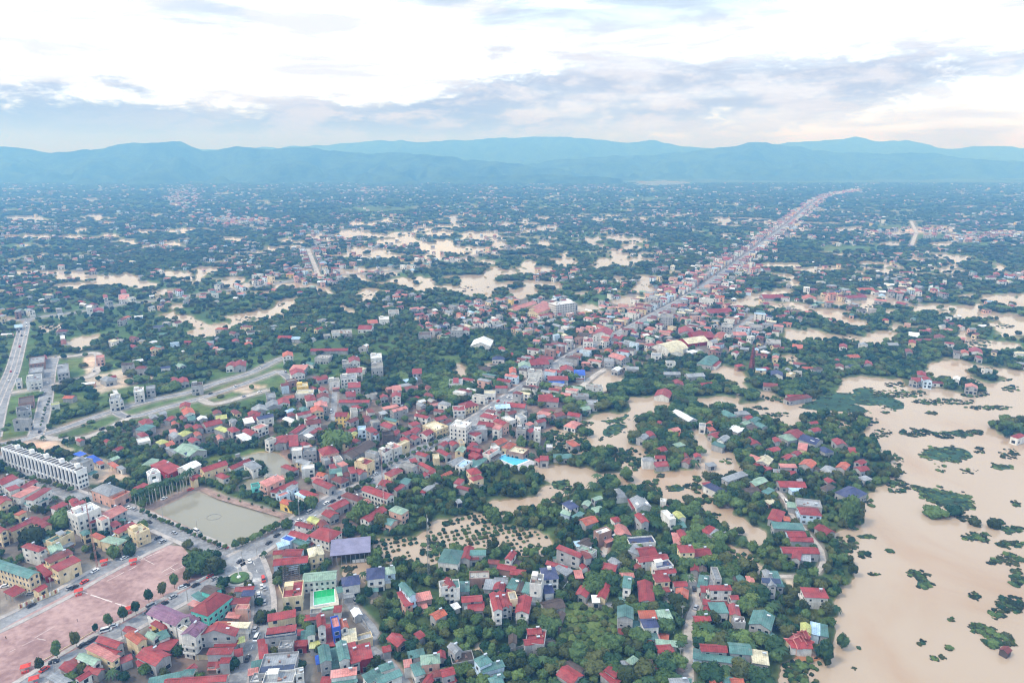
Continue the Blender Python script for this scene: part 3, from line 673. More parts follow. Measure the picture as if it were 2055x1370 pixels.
def roof_geo(L, W, h, ty, ov=.45):
    """verts and faces of the roof (local, L along x), and gable wall triangles"""
    a, b = L / 2 + ov, W / 2 + ov; mb = MB(); wl = MB()
    if ty == 'X': 
        r_, w_ = roof_geo(W, L, h, 'G', ov)
        for q in (r_, w_): q.v = [(-y, x, z) for x, y, z in q.v]
        return r_, w_
    if ty == 'G':
        rz = max(.9, W * .2); sl = rz / (W / 2) * ov
        T_ = .14
        for s_ in (1, -1):
            vs = [(-a, s_ * b, h - sl), (a, s_ * b, h - sl), (a, 0, h + rz), (-a, 0, h + rz)]
            vs += [(x, y, z + T_) for x, y, z in vs]
            fs = [(0, 1, 2, 3), (4, 7, 6, 5), (0, 4, 5, 1), (1, 5, 6, 2), (2, 6, 7, 3), (3, 7, 4, 0)]
            if s_ < 0: fs = [f[::-1] for f in fs]
            mb.add(vs, [f[::-1] for f in fs])
        mb.box(0, 0, h + rz + .08, h + rz + .24, 2 * a, .4)
        for s_ in (1, -1):
            wl.add([(s_ * L / 2, -W / 2, h), (s_ * L / 2, W / 2, h), (s_ * L / 2, 0, h + rz)], [(0, 1, 2) if s_ > 0 else (0, 2, 1)])
    elif ty == 'H':
        if L < W:
            r_, w_ = roof_geo(W, L, h, 'H', ov)
            for q in (r_, w_): q.v = [(-y, x, z) for x, y, z in q.v]
            return r_, w_
        rz = max(1.2, W * .27); k = (L - W) / 2 + W * .12
        vs = [(-a, -b, h - .1), (a, -b, h - .1), (a, b, h - .1), (-a, b, h - .1), (-k, 0, h + rz), (k, 0, h + rz)]
        mb.add(vs, [(0, 1, 5, 4), (1, 2, 5), (2, 3, 4, 5), (3, 0, 4), (3, 2, 1, 0)])
        mb.box(0, 0, h + rz - .1, h + rz + .14, 2 * k, .35)
    elif ty in 'SK':
        mb.box(0, 0, h, h + .16, 2 * a, 2 * b)
        mb.v = [(x, y, z + (y / (2 * b) + .5) * .10 * W + .02) for x, y, z in mb.v]
        if ty == 'S':
            k0, k1 = .10 * W * (.5 - W / (4 * b)), .10 * W * (.5 + W / (4 * b))
            wl.add([(sx * L / 2, sy * W / 2, z) for sx in (-1, 1) for sy, z in ((-1, h), (1, h), (1, h + k1), (-1, h + k0))], [(0, 3, 2, 1), (4, 5, 6, 7), (1, 2, 6, 5), (0, 4, 7, 3)])
    elif ty == 'V':
        n = 8; vs = []
        if L < W:
            r_, w_ = roof_geo(W, L, h, 'V', ov)
            for q in (r_, w_): q.v = [(-y, x, z) for x, y, z in q.v]
            return r_, w_
        for i in range(n + 1):
            u = -1 + 2 * i / n; vs += [(-a, u * b, h + .22 * W * (1 - u * u)), (a, u * b, h + .22 * W * (1 - u * u))]
        mb.add(vs, [(2 * i + 1, 2 * i + 3, 2 * i + 2, 2 * i)[::-1] for i in range(n)])
        for s_ in (1, -1):
            wl.add([(s_ * L / 2, -1 * W / 2 + i * W / n, h + .22 * W * (1 - (-1 + 2 * i / n) ** 2) - .05) for i in range(n + 1)], [tuple(range(n + 1)) if s_ > 0 else tuple(range(n + 1))[::-1]])
    else:  # flat deck
        mb.box(0, 0, h - .1, h + .06, L - .3, W - .3)
    return mb, wl

def win_mesh(wd, ht):
    mb = MB(); t_ = .14
    mb.box(0, -.02, -ht / 2, ht / 2, wd, .04, mi=1)
    for s_ in (-1, 1): mb.box(s_ * (wd / 2 - .04), -.06, -ht / 2, ht / 2, .1, .1)
    mb.box(0, -.06, -ht / 2 - .08, -ht / 2 + .04, wd + .2, .16); mb.box(0, -.06, ht / 2 - .06, ht / 2 + .05, wd + .1, .12)
    me = D.meshes.new('window'); me.from_pydata(mb.v, [], mb.f)
    me.materials.append(M_FRAME); me.materials.append(M_GLASS); me.polygons.foreach_set('material_index', mb.m); me.update()
    return me
WIN = win_mesh(1.5, 1.6); DOOR = win_mesh(2.4, 2.5)
_tk = MB(); _tk.tube((-.9, 0, 1.3), (.9, 0, 1.3), .6, n=10)
for sx_ in (-.6, .6):
    for sy_ in (-.4, .4): _tk.box(sx_, sy_, 0, 1.0, .1, .1, mi=1)
TANK = D.meshes.new('water_tank'); TANK.from_pydata(_tk.v, [], _tk.f); TANK.materials.append(M_TANK); TANK.materials.append(M_STEEL)
TANK.polygons.foreach_set('material_index', _tk.m); TANK.update()
_sl = MB(); _sl.box(0, 0, 0, .08, 4.6, 3.2)
SOLAR = D.meshes.new('solar_panel'); SOLAR.from_pydata([(x, y, z + .12 * y) for x, y, z in _sl.v], [], _sl.f); SOLAR.materials.append(M_SOLAR); SOLAR.update()

SPEC = []
def spec(cx, cy, ang, L, W, f, ty, rc, wc, hand=False, extra=''):
    SPEC.append(dict(cx=cx, cy=cy, ang=ang, L=L, W=W, f=f, ty=ty, rc=rc, wc=wc, hand=hand, extra=extra))
def hand(ox, oy, sc, text):
    for ln in text.strip().splitlines():
        for it in ln.split(';'):
            q = it.split()
            if len(q) < 10: continue
            ax, ay, bx, by, cx, cy, f = [float(v) for v in q[:7]]; f = f * .9 if f > 1.7 else f; ty, rc, wc = q[7:10]
            ex = q[10] if len(q) > 10 else ''
            h = f * 3.3 + .7
            a, b, c = [Vector(G(ox + x / sc, oy + y / sc, h + GZ)) for x, y in ((ax, ay), (bx, by), (cx, cy))]
            u = c - b; v = a - b
            if u.length >= v.length:
                un = u.normalized(); vn = Vector((-un.y, un.x)); 
                if vn.dot(v) < 0: vn = -vn
                L, W = u.length, max(abs(v.dot(vn)), 3.2)
            else:
                vn = v.normalized(); un = Vector((-vn.y, vn.x))
                if un.dot(u) < 0: un = -un
                W, L = v.length, max(abs(u.dot(un)), 3.2)
            L = max(L, 3.2); m_ = b + un * (L / 2) + vn * (W / 2)
            ang = math.atan2(un.y, un.x)
            if ty in 'GX' : ty = ('G' if L >= W else 'X') if ty == 'G' else ('X' if L >= W else 'G')
            spec(m_.x, m_.y, ang, L, W, f, ty, rc, wc, True, ex)
# rows: roof corners left, nearest, right; storeys; roof type, roof colour, wall colour
hand(0, 1096, 5, '''
-250 140 285 318 400 264 3 G t c school;430 145 503 168 730 68 3 S d c;510 215 585 248 805 142 2.6 S r c;215 0 390 52 482 22 3 H r w
482 0 515 72 640 46 1.6 G m g;370 222 460 302 505 282 1 S r r;45 465 135 502 245 440 1 K r w;340 430 385 452 470 402 1 G r c
600 1212 690 1267 790 1192 1 G r g;775 1330 800 1352 915 1278 2 G r w;770 1115 940 1187 985 1152 2 G m w;480 1310 640 1402 722 1347 1 G g g
965 945 1170 1012 1203 985 2.5 G r g;920 1020 1150 1102 1190 1080 2 G r g;870 1052 1130 1152 1202 1122 2 S p c;1150 1152 1220 1172 1325 1130 1 S r g
850 1240 980 1282 1035 1252 1 G r g;1235 840 1330 882 1375 860 2 G r g;-600 420 -500 450 -300 350 2 G r c;-300 900 -220 940 -120 900 1 G r w
700 1160 760 1190 820 1165 1 S d g;840 1190 880 1205 930 1175 1 S g g
''')
hand(274, 1096, 5, '''
-110 890 10 977 110 937 2.5 G o c;0 1100 190 1192 340 1087 1.6 G r g;105 672 390 792 500 687 3 G u w;290 745 400 782 440 752 2.7 S r w
145 770 270 837 315 802 2 H r y;410 840 500 882 580 852 3.4 F c w;490 842 590 902 700 792 4 G u w;655 837 590 905 985 895 3 X r g
540 642 715 692 960 502 2.4 H r t school;650 442 770 482 835 420 2.2 G k t;975 407 990 447 1165 440 2 G r g;1045 452 1050 497 1170 492 2 S n g
940 532 950 577 1120 567 1.5 S r g;1010 592 985 642 1110 640 2 F p p;870 770 890 812 1110 815 2 S c w;830 752 760 832 915 832 1.6 G o y
815 965 785 1002 990 997 1.4 S r g;715 1035 710 1082 945 1075 2.5 S r g;705 1150 715 1202 830 1190 1 S r w;845 1117 830 1172 925 1167 1.6 S r g
85 892 165 937 210 907 2 G m w;200 882 240 942 325 892 1.6 S t w;240 990 330 1042 415 940 1 S r k;520 1222 545 1257 605 1207 1 G r w
380 1322 280 1385 890 1342 1.4 G r g;230 1312 120 1402 460 1330 1 S t g;440 1237 450 1292 560 1282 1.6 H t w;1225 962 1240 1132 1285 1112 1 S r w
1230 1150 1160 1222 1300 1192 1 S t w;1180 1282 1140 1372 1285 1372 1 F w g;1130 1240 1125 1292 1210 1275 1 S p g;560 500 640 545 700 510 1 S t b
520 590 600 610 650 570 .8 K p w;1000 930 1005 975 1060 955 1.4 K y w;980 1050 985 1110 1060 1100 1 S r w;900 720 1020 720 1080 670 1 K p g
0 1160 20 1200 80 1190 1 S r g;780 1170 800 1215 850 1210 1 H r w;1300 1140 1310 1200 1370 1180 1 S g g;500 700 520 770 640 760 1.2 S u g
''')
hand(548, 1096, 5, '''
130 27 100 92 275 90 1.5 G r b;0 42 0 82 92 75 1.5 G r c;10 127 5 192 340 157 2 G r b;345 22 370 102 515 92 2.5 H c c
120 372 95 530 285 537 2.4 F r c deck;305 270 300 352 625 322 2.2 G m w hall;620 607 610 662 675 650 1 S r w;700 310 700 402 870 372 2.4 H n w
945 222 945 332 1115 322 2.4 H n w;1100 215 1110 282 1225 270 2 H m b;640 420 650 465 715 455 1 S t g;1265 385 1370 502 1425 490 3 G t b
1250 482 1330 602 1395 572 1.8 S r p;-40 690 -50 752 222 702 1.8 S r c;1145 922 1250 1002 1340 932 1 G r k;1100 1015 1110 1062 1160 1050 1 S r g
440 692 450 802 512 792 4 G r w;325 700 320 742 435 730 1 S r g;340 812 345 902 405 892 2.4 V t w;290 862 285 952 340 950 1 S t g
575 722 600 832 670 792 3.4 F p u;655 752 680 827 750 802 3 G o w;520 812 465 1002 685 932 .8 K r r;690 862 700 972 835 932 1.5 S c w
455 1012 480 1167 582 1142 2.6 G t g;570 1052 590 1222 665 1202 1 S t g;635 972 670 1147 765 1122 2.6 G t w;740 1002 790 1172 860 1122 2 S r g
835 1012 860 1142 990 1102 2 S r r;-60 1092 -150 1292 210 1262 2.2 F g g solar;-100 1270 -110 1390 200 1370 2.5 F g w;220 1242 225 1302 310 1292 3 F s w
580 1257 585 1317 832 1282 2.5 S p w;900 1302 960 1372 1110 1292 2 S t w;1060 1212 1090 1252 1210 1212 2.5 S t w;1030 1340 1060 1382 1290 1292 3 S t w
785 642 820 702 890 682 1 G w g;845 902 850 962 1000 922 1 F g c;365 967 370 1022 460 1012 1 S y g;-70 850 -80 922 225 882 2.4 F g g solar
-60 832 -60 880 222 842 2.7 S r g;200 860 205 890 280 888 1 S r g;200 960 205 998 330 995 1 S r r;60 960 50 1040 190 1030 1.4 F g g
500 1320 480 1372 570 1372 1 S r g;590 1330 600 1400 840 1350 1.5 S t w;430 1110 440 1180 470 1175 1 S b g;390 640 370 690 480 680 1.4 F s g
''')
hand(822, 1096, 5, '''
310 102 482 172 542 42 1.5 H t w big;510 122 600 127 642 12 1.4 G r g;620 47 610 87 760 85 1.5 S t w;600 92 600 135 690 130 1 S d g
955 127 1015 137 1070 62 2 G r w;780 127 790 167 890 175 1 G d g;900 172 880 217 1050 247 1 G r k;1020 222 1010 275 1150 290 1 G r k
290 362 310 422 430 402 3 F s w;345 332 395 412 430 392 3.2 G r w;430 345 440 432 490 425 2.8 F t w;495 367 495 452 595 450 1.5 S t g
860 367 840 432 940 440 1.5 G r g;770 340 745 425 850 425 1.3 S g g;870 312 850 370 980 372 1.5 G g g;620 262 600 337 800 330 1.4 F s k
525 502 530 557 725 542 1.8 G r g;585 572 590 647 745 640 1 S r g;805 477 850 642 925 632 3.4 G r w;875 467 925 617 965 607 3 G r g
920 482 960 602 1020 582 2.5 G r g;985 472 1010 547 1085 540 2.8 F s c;1100 502 1065 657 1200 622 2 G r w;1030 332 975 412 1070 432 2 S t c
1080 352 1060 460 1120 460 2 G k k;1170 372 1130 457 1200 457 2 S t w;980 412 975 460 1060 462 1.4 S r g;1235 277 1205 382 1320 402 4 F s w
80 482 75 552 222 522 1.4 S p k;205 682 265 732 370 677 1.5 G o g;415 592 450 632 490 622 .7 S w w;0 1062 0 1127 150 1092 1.5 S t w
120 1092 120 1182 300 1162 2.5 H m p;15 1202 60 1302 150 1272 1.5 S t w;385 1002 455 1072 522 1042 2.4 G g g;400 1090 430 1192 650 1152 1 F k g
665 1122 710 1202 822 1152 2.4 H t b;700 1210 730 1262 950 1202 1.5 S t b;330 1232 335 1302 450 1272 2.4 G r g;230 1265 240 1312 335 1300 2 S d g
750 1332 830 1392 940 1362 1.5 H t g;1190 832 1160 982 1355 962 1.4 F r g;1190 825 1190 880 1320 870 1.8 G r g;1150 932 1160 985 1340 962 1.8 G r g
1000 892 1000 970 1065 960 1 G k g;190 1282 120 1380 240 1332 1.5 G r w;50 885 100 925 150 930 1 S r g;850 1300 880 1340 930 1320 1 S t g
380 1330 400 1375 460 1350 1 S r w;280 1060 290 1130 345 1110 1.4 G r g;550 430 560 480 600 480 .8 S g g;-60 1150 -50 1215 20 1190 1.5 S p w
''')
hand(1096, 1096, 5, '''
105 42 335 112 382 82 3 S r g;350 60 395 122 440 92 3 S d g;315 32 470 87 525 52 3 F m g;335 192 365 225 402 205 1.5 G r w
0 172 200 232 205 205 1 G r g;80 232 200 292 265 242 1 S g g;280 252 300 320 368 312 1 S p k;620 142 690 192 775 172 1.5 G g g
545 217 690 247 740 192 1.5 G r g;845 32 930 87 985 22 1.4 S g g;930 12 950 97 1115 77 1.5 G r g;940 107 935 157 1225 117 1.8 G r w
1080 167 1110 232 1280 202 2.4 F n w;1110 242 1105 277 1302 257 2 G r w;1100 292 1105 357 1242 347 2 S r c;920 352 940 552 1080 512 1.4 G r w
785 312 770 407 845 402 3.4 S t w;755 517 750 560 830 555 1 S t g;730 262 750 305 885 305 1.4 H p g;300 472 400 507 450 422 1 G r g
515 502 590 522 657 377 1 G r c;720 602 720 712 870 722 2.8 G t g;960 657 950 727 1110 722 2 S o g;1120 652 1130 732 1265 722 1.5 S m g
990 727 985 812 1130 802 2.4 H n w;990 862 1000 932 1120 927 1 S t w;850 762 845 825 945 820 1 S t g;1115 947 1110 987 1310 1005 1 S m g
1085 987 1130 1062 1285 1052 1 H r w;110 1282 260 1382 385 1302 1.4 G r g;180 1202 330 1290 460 1272 1 G k g;590 1252 690 1312 765 1257 1.4 S r g
545 1292 680 1392 775 1342 1 S r g;800 1142 860 1182 932 1132 1.4 H m g;950 1150 950 1200 1070 1180 1 G k g;1265 1335 1260 1402 1440 1395 1.6 S g g
1085 1192 1090 1235 1140 1240 .8 S o g;1310 422 1300 502 1420 492 1.4 G o g;70 792 130 822 190 672 .8 G k d;0 547 0 652 190 602 1 G k g
-60 217 -20 332 125 322 3 H n w blue;-40 392 -10 472 60 422 1.5 S n w;1290 352 1290 400 1420 395 1.5 G r g;460 500 470 560 500 560 .8 S w g
985 905 980 960 1040 955 .8 S o g;1150 860 1140 940 1220 940 .3 S o o2;-20 960 0 1000 90 990 .8 G k d;760 1160 770 1230 880 1225 1 S g g
550 1190 560 1240 660 1200 1 S g g;880 180 890 220 950 218 1 S d g;1290 1230 1300 1270 1380 1250 .8 S k g
''')
hand(1370, 1096, 5, '''
-20 2 -20 62 120 57 3 S r c;130 22 125 97 290 82 1.5 G r g;80 182 85 240 160 238 1 G r g;165 202 165 252 235 248 1 G k g
280 217 325 337 385 322 3 F g g;170 302 150 402 240 397 1.5 S t w;232 302 240 382 305 378 1.3 S g g;180 402 190 457 272 445 1.5 S r g
280 405 280 437 490 437 3 S r w;290 577 300 667 455 665 1.4 S t w;490 490 490 532 565 527 2 G r w;460 582 480 682 572 672 1.5 G r c
205 535 205 580 265 578 1.5 S r g;215 592 220 670 270 668 1.2 G r p;125 697 130 747 280 737 1.5 G r k;475 312 500 402 570 392 1 G k g
540 300 580 372 635 357 1.2 G t g;635 312 670 392 725 387 1 S p g;800 242 870 392 930 377 3 G g g solar2;880 267 950 402 1000 387 2 S t g
715 642 670 772 890 802 2 G t g;770 852 880 922 945 902 1 S t g;530 712 520 772 630 782 1.2 F w g;1230 427 1230 507 1460 517 2 S r w
1185 767 1185 847 1285 847 1.4 G y y;1290 772 1290 872 1370 887 1.2 S l b;1370 790 1380 890 1440 900 1.2 S t g;195 977 190 1042 445 1057 2 G r g
200 1082 200 1132 500 1167 1.2 S t w;115 1037 110 1120 195 1120 1.2 S t b;470 962 480 1062 690 1082 1.7 G t g;510 1102 505 1160 630 1160 1 S t g
690 1047 705 1162 860 1182 1.5 S c g;290 1312 290 1385 410 1385 1 H o g;510 1312 500 1385 615 1385 1 G o g;0 1322 -10 1392 75 1392 1 S t g
1015 2 1015 62 1370 70 1.4 G r g;1110 47 1095 117 1180 125 1.4 G r g;1180 62 1180 132 1280 150 1 S g g;420 1310 420 1375 500 1375 1 S t g
500 720 510 770 630 775 1 F s g;1100 940 1095 1010 1300 1020 1 G r w temple2
''')
hand(0, 822, 5, '''
915 802 1090 867 1240 797 2.4 H g p;1090 902 1150 912 1310 827 1.6 F o p;-60 722 20 752 175 682 2 G r w;50 762 100 782 250 712 2 S g w
60 792 100 817 185 777 2.4 S r w;220 762 250 792 380 717 2 G r w;290 882 330 907 515 792 2.4 S r w;160 852 200 882 400 782 2.4 S p w
-60 902 0 947 115 907 2.4 G r c;280 932 300 967 480 892 1 S t w;75 1197 120 1217 350 1112 2.3 G r c;280 1102 430 1187 510 1150 2.3 G r c
-100 1182 5 1232 80 1207 3 G r c;175 1037 185 1062 265 1022 1.4 S o c;540 972 560 1002 680 947 1.2 S r w;690 912 720 942 790 910 1.5 G r w
720 952 740 972 860 927 1.4 S r w;735 1002 775 1082 1010 987 4 F w w;720 1002 740 1050 840 1040 3.9 S r w;960 1097 1020 1127 1085 1087 3.3 F p w
1000 1052 1100 1092 1270 1002 2 G p g;1150 1217 1190 1242 1370 1152 2 S r c;1280 1202 1370 1262 1480 1192 2.4 F c c;480 1312 520 1342 740 1232 2.4 F t c
800 1227 840 1262 915 1237 1.8 H t c;910 1272 1000 1302 1050 1272 1.5 S o c;1010 1312 1190 1352 1270 1302 2 H m c;740 452 800 467 850 437 1 K b w
870 492 960 532 1010 502 1 K b w;965 532 1000 552 1030 537 1 K o w;1085 552 1160 587 1180 562 1 K o w;1170 582 1220 602 1250 582 1 K g w
700 522 830 547 880 492 3.6 F g g;160 -18 165 42 320 52 2 F g g;150 92 125 112 295 102 3 F s g;760 302 800 322 850 307 1 G r g
1040 312 1070 330 1120 315 1 G r g;1150 390 1180 410 1240 380 1.4 G r g;1100 490 1130 510 1200 480 1.2 G m g;1090 1150 1140 1180 1200 1140 1.8 S r g
1200 1270 1240 1290 1300 1260 1 S t g;880 1110 900 1140 960 1110 2 S r g;560 1240 600 1260 640 1240 2.8 S g c;410 1090 440 1110 530 1085 1.4 G r c
-250 800 -200 830 -80 780 2 G r w;-260 940 -200 970 -80 920 2 G g c;620 600 640 620 700 590 .8 F s g;420 1290 440 1330 500 1300 1.4 S t c
''')
hand(274, 822, 5, '''
145 582 325 642 450 582 2.2 S r r;440 572 510 612 645 547 2.8 G w w;620 592 680 622 915 547 2.6 G r c;915 577 960 597 1150 512 1.6 G r w
1075 557 1160 602 1240 562 2 S g w;790 657 870 692 930 662 1 H r w;530 690 570 712 625 700 1.5 G r c;0 777 20 802 120 752 1 S r g
1145 752 1160 792 1240 772 2 F t t;1245 732 1310 767 1480 692 3.4 S p p;15 117 70 152 180 122 1.5 H r g;20 192 90 217 190 162 1.4 S t g
5 242 50 272 95 237 1.5 H r g;0 302 20 342 140 312 1.5 F w w;300 92 330 112 385 72 1 G r g;450 2 480 52 600 52 2 G o w
515 62 520 112 590 110 1 S t g;665 132 700 172 860 132 1.5 G r g;790 72 800 102 905 87 1 S y g;1110 27 1120 62 1230 62 1.5 G r g
1080 72 1085 105 1200 102 1.2 G r g;1065 102 1090 142 1190 132 1.5 S w g;905 192 960 227 1005 182 2 H r g;780 202 880 227 905 192 1.2 S y g
1055 212 1150 257 1210 227 1.5 G r g;1000 272 1080 317 1160 272 1 S w g;415 237 470 267 560 222 1.5 H y g;320 252 380 287 440 242 1.4 G g g
510 302 560 332 610 292 2 G r g;570 232 600 267 650 247 1.4 G o g;190 322 240 347 310 312 1.5 H y g;280 337 310 367 370 332 1.2 S o g
375 402 520 472 690 402 1.4 G m g solar;290 402 400 442 440 422 1 S g g;90 542 150 572 250 502 1 S m g;1190 167 1220 202 1320 162 2 F p w
1300 302 1330 322 1400 292 2.6 F s w;330 210 340 240 400 225 1.5 S p g;120 60 150 90 200 60 1.2 G g g;480 160 500 190 560 165 1 G d g
560 165 590 200 665 180 1.2 G r g;430 70 450 100 500 90 1.2 G d g;220 30 240 50 310 40 1.4 S g w;800 262 820 300 870 290 1 G p g
760 20 780 50 860 40 1.5 G d g;560 670 600 690 640 665 1 S r c;990 450 1000 455 1010 450 .5 S g g
''')
hand(548, 822, 5, '''
320 82 350 102 440 72 2 G r w;330 112 340 152 480 132 1.8 G d w;640 27 620 67 735 67 3 G r y;770 -8 780 32 850 27 2.5 F s w
160 232 220 242 330 162 1.5 G r g;80 302 130 332 200 260 1.5 S r g;160 282 165 372 250 342 1.5 S r g;260 342 310 362 365 337 1.2 H r g
280 232 330 262 420 192 1.4 G g g;310 262 360 282 400 262 1.4 S w g;370 222 400 242 490 192 1.5 G r g;270 387 300 402 400 372 1.4 S p g
200 387 185 422 290 412 3 F w w;320 387 300 432 435 417 2.4 F g g;450 397 500 457 650 412 2.4 H r p;290 567 285 607 415 592 2 F w w
680 452 800 482 930 402 1 G k g;790 392 880 442 1030 342 1 G k g;700 430 760 455 860 400 1.1 G d g;920 432 1025 457 1062 432 2.8 F g g
815 532 940 562 1012 512 2.7 F r c;1070 412 1120 442 1200 402 2.4 F r w;1130 362 1210 402 1290 372 2.4 F p w;1090 222 1100 272 1220 262 3 F k d
1075 152 1170 187 1220 152 2 G r g;850 172 850 212 930 202 3 F l b;925 202 980 232 1010 192 3 S r g;1005 232 1030 252 1065 227 2.4 H r b
970 112 1000 142 1060 112 2.4 F s g;740 112 780 132 860 92 2 G d g;760 202 790 222 840 192 1.5 G r g;780 242 820 262 850 232 2 G y y
790 312 830 332 880 312 1.4 G r g;1245 347 1290 362 1370 322 2.4 F c c;1200 232 1230 262 1275 212 2 G r g;1270 292 1310 322 1355 292 2 G r g
565 607 570 647 690 632 1.5 S t g;560 562 590 602 630 572 1.4 S r g;640 547 690 572 740 542 1.4 S p g;750 592 780 642 820 602 2 S r g
810 622 870 652 920 612 1.5 G r g;580 692 680 737 745 692 1 H d g;600 655 640 690 790 655 1 G d g;430 652 500 672 545 642 1.8 G o w
400 722 560 792 617 757 1.4 G r g;390 692 430 722 520 690 1.2 S p g;60 782 90 802 250 732 2.2 S r w;0 802 30 832 80 782 2 S r w
150 782 190 807 250 772 2.3 S g b;20 862 70 882 170 842 2 F p b;0 690 20 742 110 702 2.4 S p w;255 832 400 882 460 852 1.4 G r p
220 862 380 922 430 892 1 S l w;890 802 1140 892 1212 852 2.4 G r w hall;890 790 950 817 1005 795 2.4 G r w;870 1097 960 1122 1140 1002 1.8 G r w
830 942 900 962 980 922 2.4 G p w;1110 652 1180 672 1302 612 2.4 S r c;1060 742 1150 772 1232 732 1.4 G r g;1270 732 1340 752 1400 702 1.4 S t g
1200 792 1240 812 1320 762 1.2 G r g;1270 552 1400 592 1440 562 2.6 F s g;490 1042 570 1082 642 1032 1.4 G r g;540 972 620 1002 760 932 1.5 G r g
340 1102 430 1142 480 1102 2 G y c;350 1262 560 1322 752 1242 1.9 H r w hall;220 1152 380 1192 430 1162 1.8 G r w;155 1252 330 1302 390 1262 1.5 G r b
430 1130 480 1180 560 1150 2 G d g;75 1302 170 1332 230 1292 1.3 F b b;190 1332 300 1372 400 1342 1 S t g;20 1350 60 1380 160 1350 1 S l b
640 640 650 665 690 650 1.6 S m g;480 480 520 520 560 490 1.6 F g g;600 480 630 520 700 500 1.4 F s w;1010 480 1020 520 1060 500 2 F s g
1300 230 1330 260 1400 230 2 G r g;1060 30 1090 50 1140 30 1 S g g;0 320 20 350 90 330 1.4 G r g;30 280 60 300 120 280 1.2 S r g
''')
hand(822, 822, 5, '''
470 112 400 167 562 190 4.6 F w w;130 162 270 217 337 152 2 F c c;220 87 270 112 380 82 2 G r g;330 122 360 142 420 112 1.6 G d g
570 172 590 222 780 207 2.8 F g g;600 242 660 267 722 237 2.4 S r w;680 152 830 172 860 132 1.5 G r g;840 112 940 152 972 122 2.8 G r p
840 182 900 202 932 162 2.4 S p w;920 82 1000 122 1062 102 1.5 F w w;1080 172 1070 212 1170 202 2.4 F s g;1060 62 1110 92 1152 62 2.4 F g w
1250 177 1245 217 1312 207 3.8 F w w;1180 202 1210 232 1262 202 1.5 G r g;1240 112 1290 132 1372 112 2 G r g;830 322 890 352 980 312 1.5 G o g
940 362 1000 392 1070 342 1.5 H o c;970 417 1140 452 1215 402 1.2 F c k;750 432 800 462 900 402 1.5 F p w;810 377 850 400 900 380 1.8 F w w
1230 502 1300 522 1400 492 1 H r g;570 387 700 422 742 402 1.8 G r r;590 452 660 492 712 452 1.4 G r r;465 407 530 427 572 382 1.8 G m c
370 532 440 562 560 502 1.4 G g g;470 562 540 592 632 522 1.9 F l w;630 512 660 582 780 492 .9 S t g;570 602 620 652 712 622 2.4 H r c
590 682 640 712 742 682 2.4 H r c;450 732 500 752 550 702 1.4 S r w;470 792 590 812 632 792 1 S r g;60 442 160 472 212 452 1.4 G r g
0 502 20 532 70 512 1.2 S r g;90 542 220 612 252 592 1.4 G r g;230 452 240 502 302 502 2.8 F c c;270 412 370 462 412 442 1.5 G r g
190 622 220 652 262 612 1.8 G r w;260 682 300 697 430 632 1 G o g;150 792 175 817 285 742 1 S g w;130 822 150 837 170 812 .8 S r g
300 342 340 367 392 332 1.4 G r g;390 332 430 362 482 332 1.4 G r g;310 302 380 332 462 292 1 F g g;0 212 60 242 112 192 1.6 G r g
110 232 170 262 242 222 1.8 G r w;0 272 50 302 112 282 1.4 G r g;455 910 480 940 520 935 .8 S g g;600 340 620 370 690 360 1.4 G r g
490 310 510 350 550 340 2 F s c;1100 20 1130 50 1180 20 2 F s g;980 20 1000 50 1080 30 2 G d g;1290 60 1300 80 1370 70 2 S g g
130 640 150 670 180 655 1.6 G r w;20 560 40 590 80 570 1.6 G r g;1170 140 1200 160 1250 140 1.6 S p g;0 140 30 165 110 140 1.6 S r g
''')
hand(1096, 822, 5, '''
190 152 290 187 362 137 .9 H p w;200 332 270 372 300 332 1 S o g;0 352 0 385 65 380 1.6 F w g;75 447 75 482 250 487 1 S t g
210 52 330 72 362 42 1.2 G r g;60 40 100 70 190 50 1.2 G d g;1115 382 1160 422 1240 392 1.4 H r w;1085 457 1100 492 1200 492 1.8 G r w
1090 532 1105 572 1240 562 .9 S r g;970 477 970 512 1085 512 1.8 H g w;930 262 980 302 1032 262 1.4 G g g;1000 222 1040 267 1087 242 1.4 G r g
1220 197 1280 222 1352 202 1.8 G p c;1275 242 1320 267 1390 242 1 S o g;1260 342 1310 372 1400 352 1.4 H m g;640 802 700 882 820 857 1.1 H g w
840 892 910 987 1047 962 1.4 G g w sky;820 912 870 992 900 990 .8 S r g;440 892 490 912 567 887 1.8 G m g;375 927 420 967 450 927 1 G m g
455 982 500 1027 595 1002 1.1 H m g;160 952 245 1002 317 967 1.8 S n w;145 1042 230 1062 280 1032 1 S m b;250 1080 300 1092 382 1042 1 S t w
340 1097 400 1157 520 1117 1.1 G o g;645 1082 690 1127 762 1112 1.4 H r w;665 1172 720 1267 840 1237 1 G p g;890 1052 960 1132 1012 1102 2.8 G r g
465 1227 530 1262 657 1217 2.4 F w k;805 1292 840 1357 1100 1337 1.4 F n w;1150 1022 1240 1112 1292 1092 2.8 F w w;1270 1032 1330 1092 1392 1072 2 G y w
1300 1132 1330 1182 1400 1170 1 S t g;1145 897 1145 927 1205 922 1.1 F w w;1165 972 1210 1007 1267 987 1 H r g;1310 1212 1350 1282 1412 1262 1.4 G r g
1260 1252 1290 1362 1352 1332 1 S p g;300 1330 380 1380 472 1332 1 G k g;1110 120 1140 140 1170 125 1 G r g;-60 470 -60 510 20 510 1.4 S r g
280 1330 310 1370 350 1350 1 S l g;800 1060 810 1100 880 1090 .9 S g g
''')
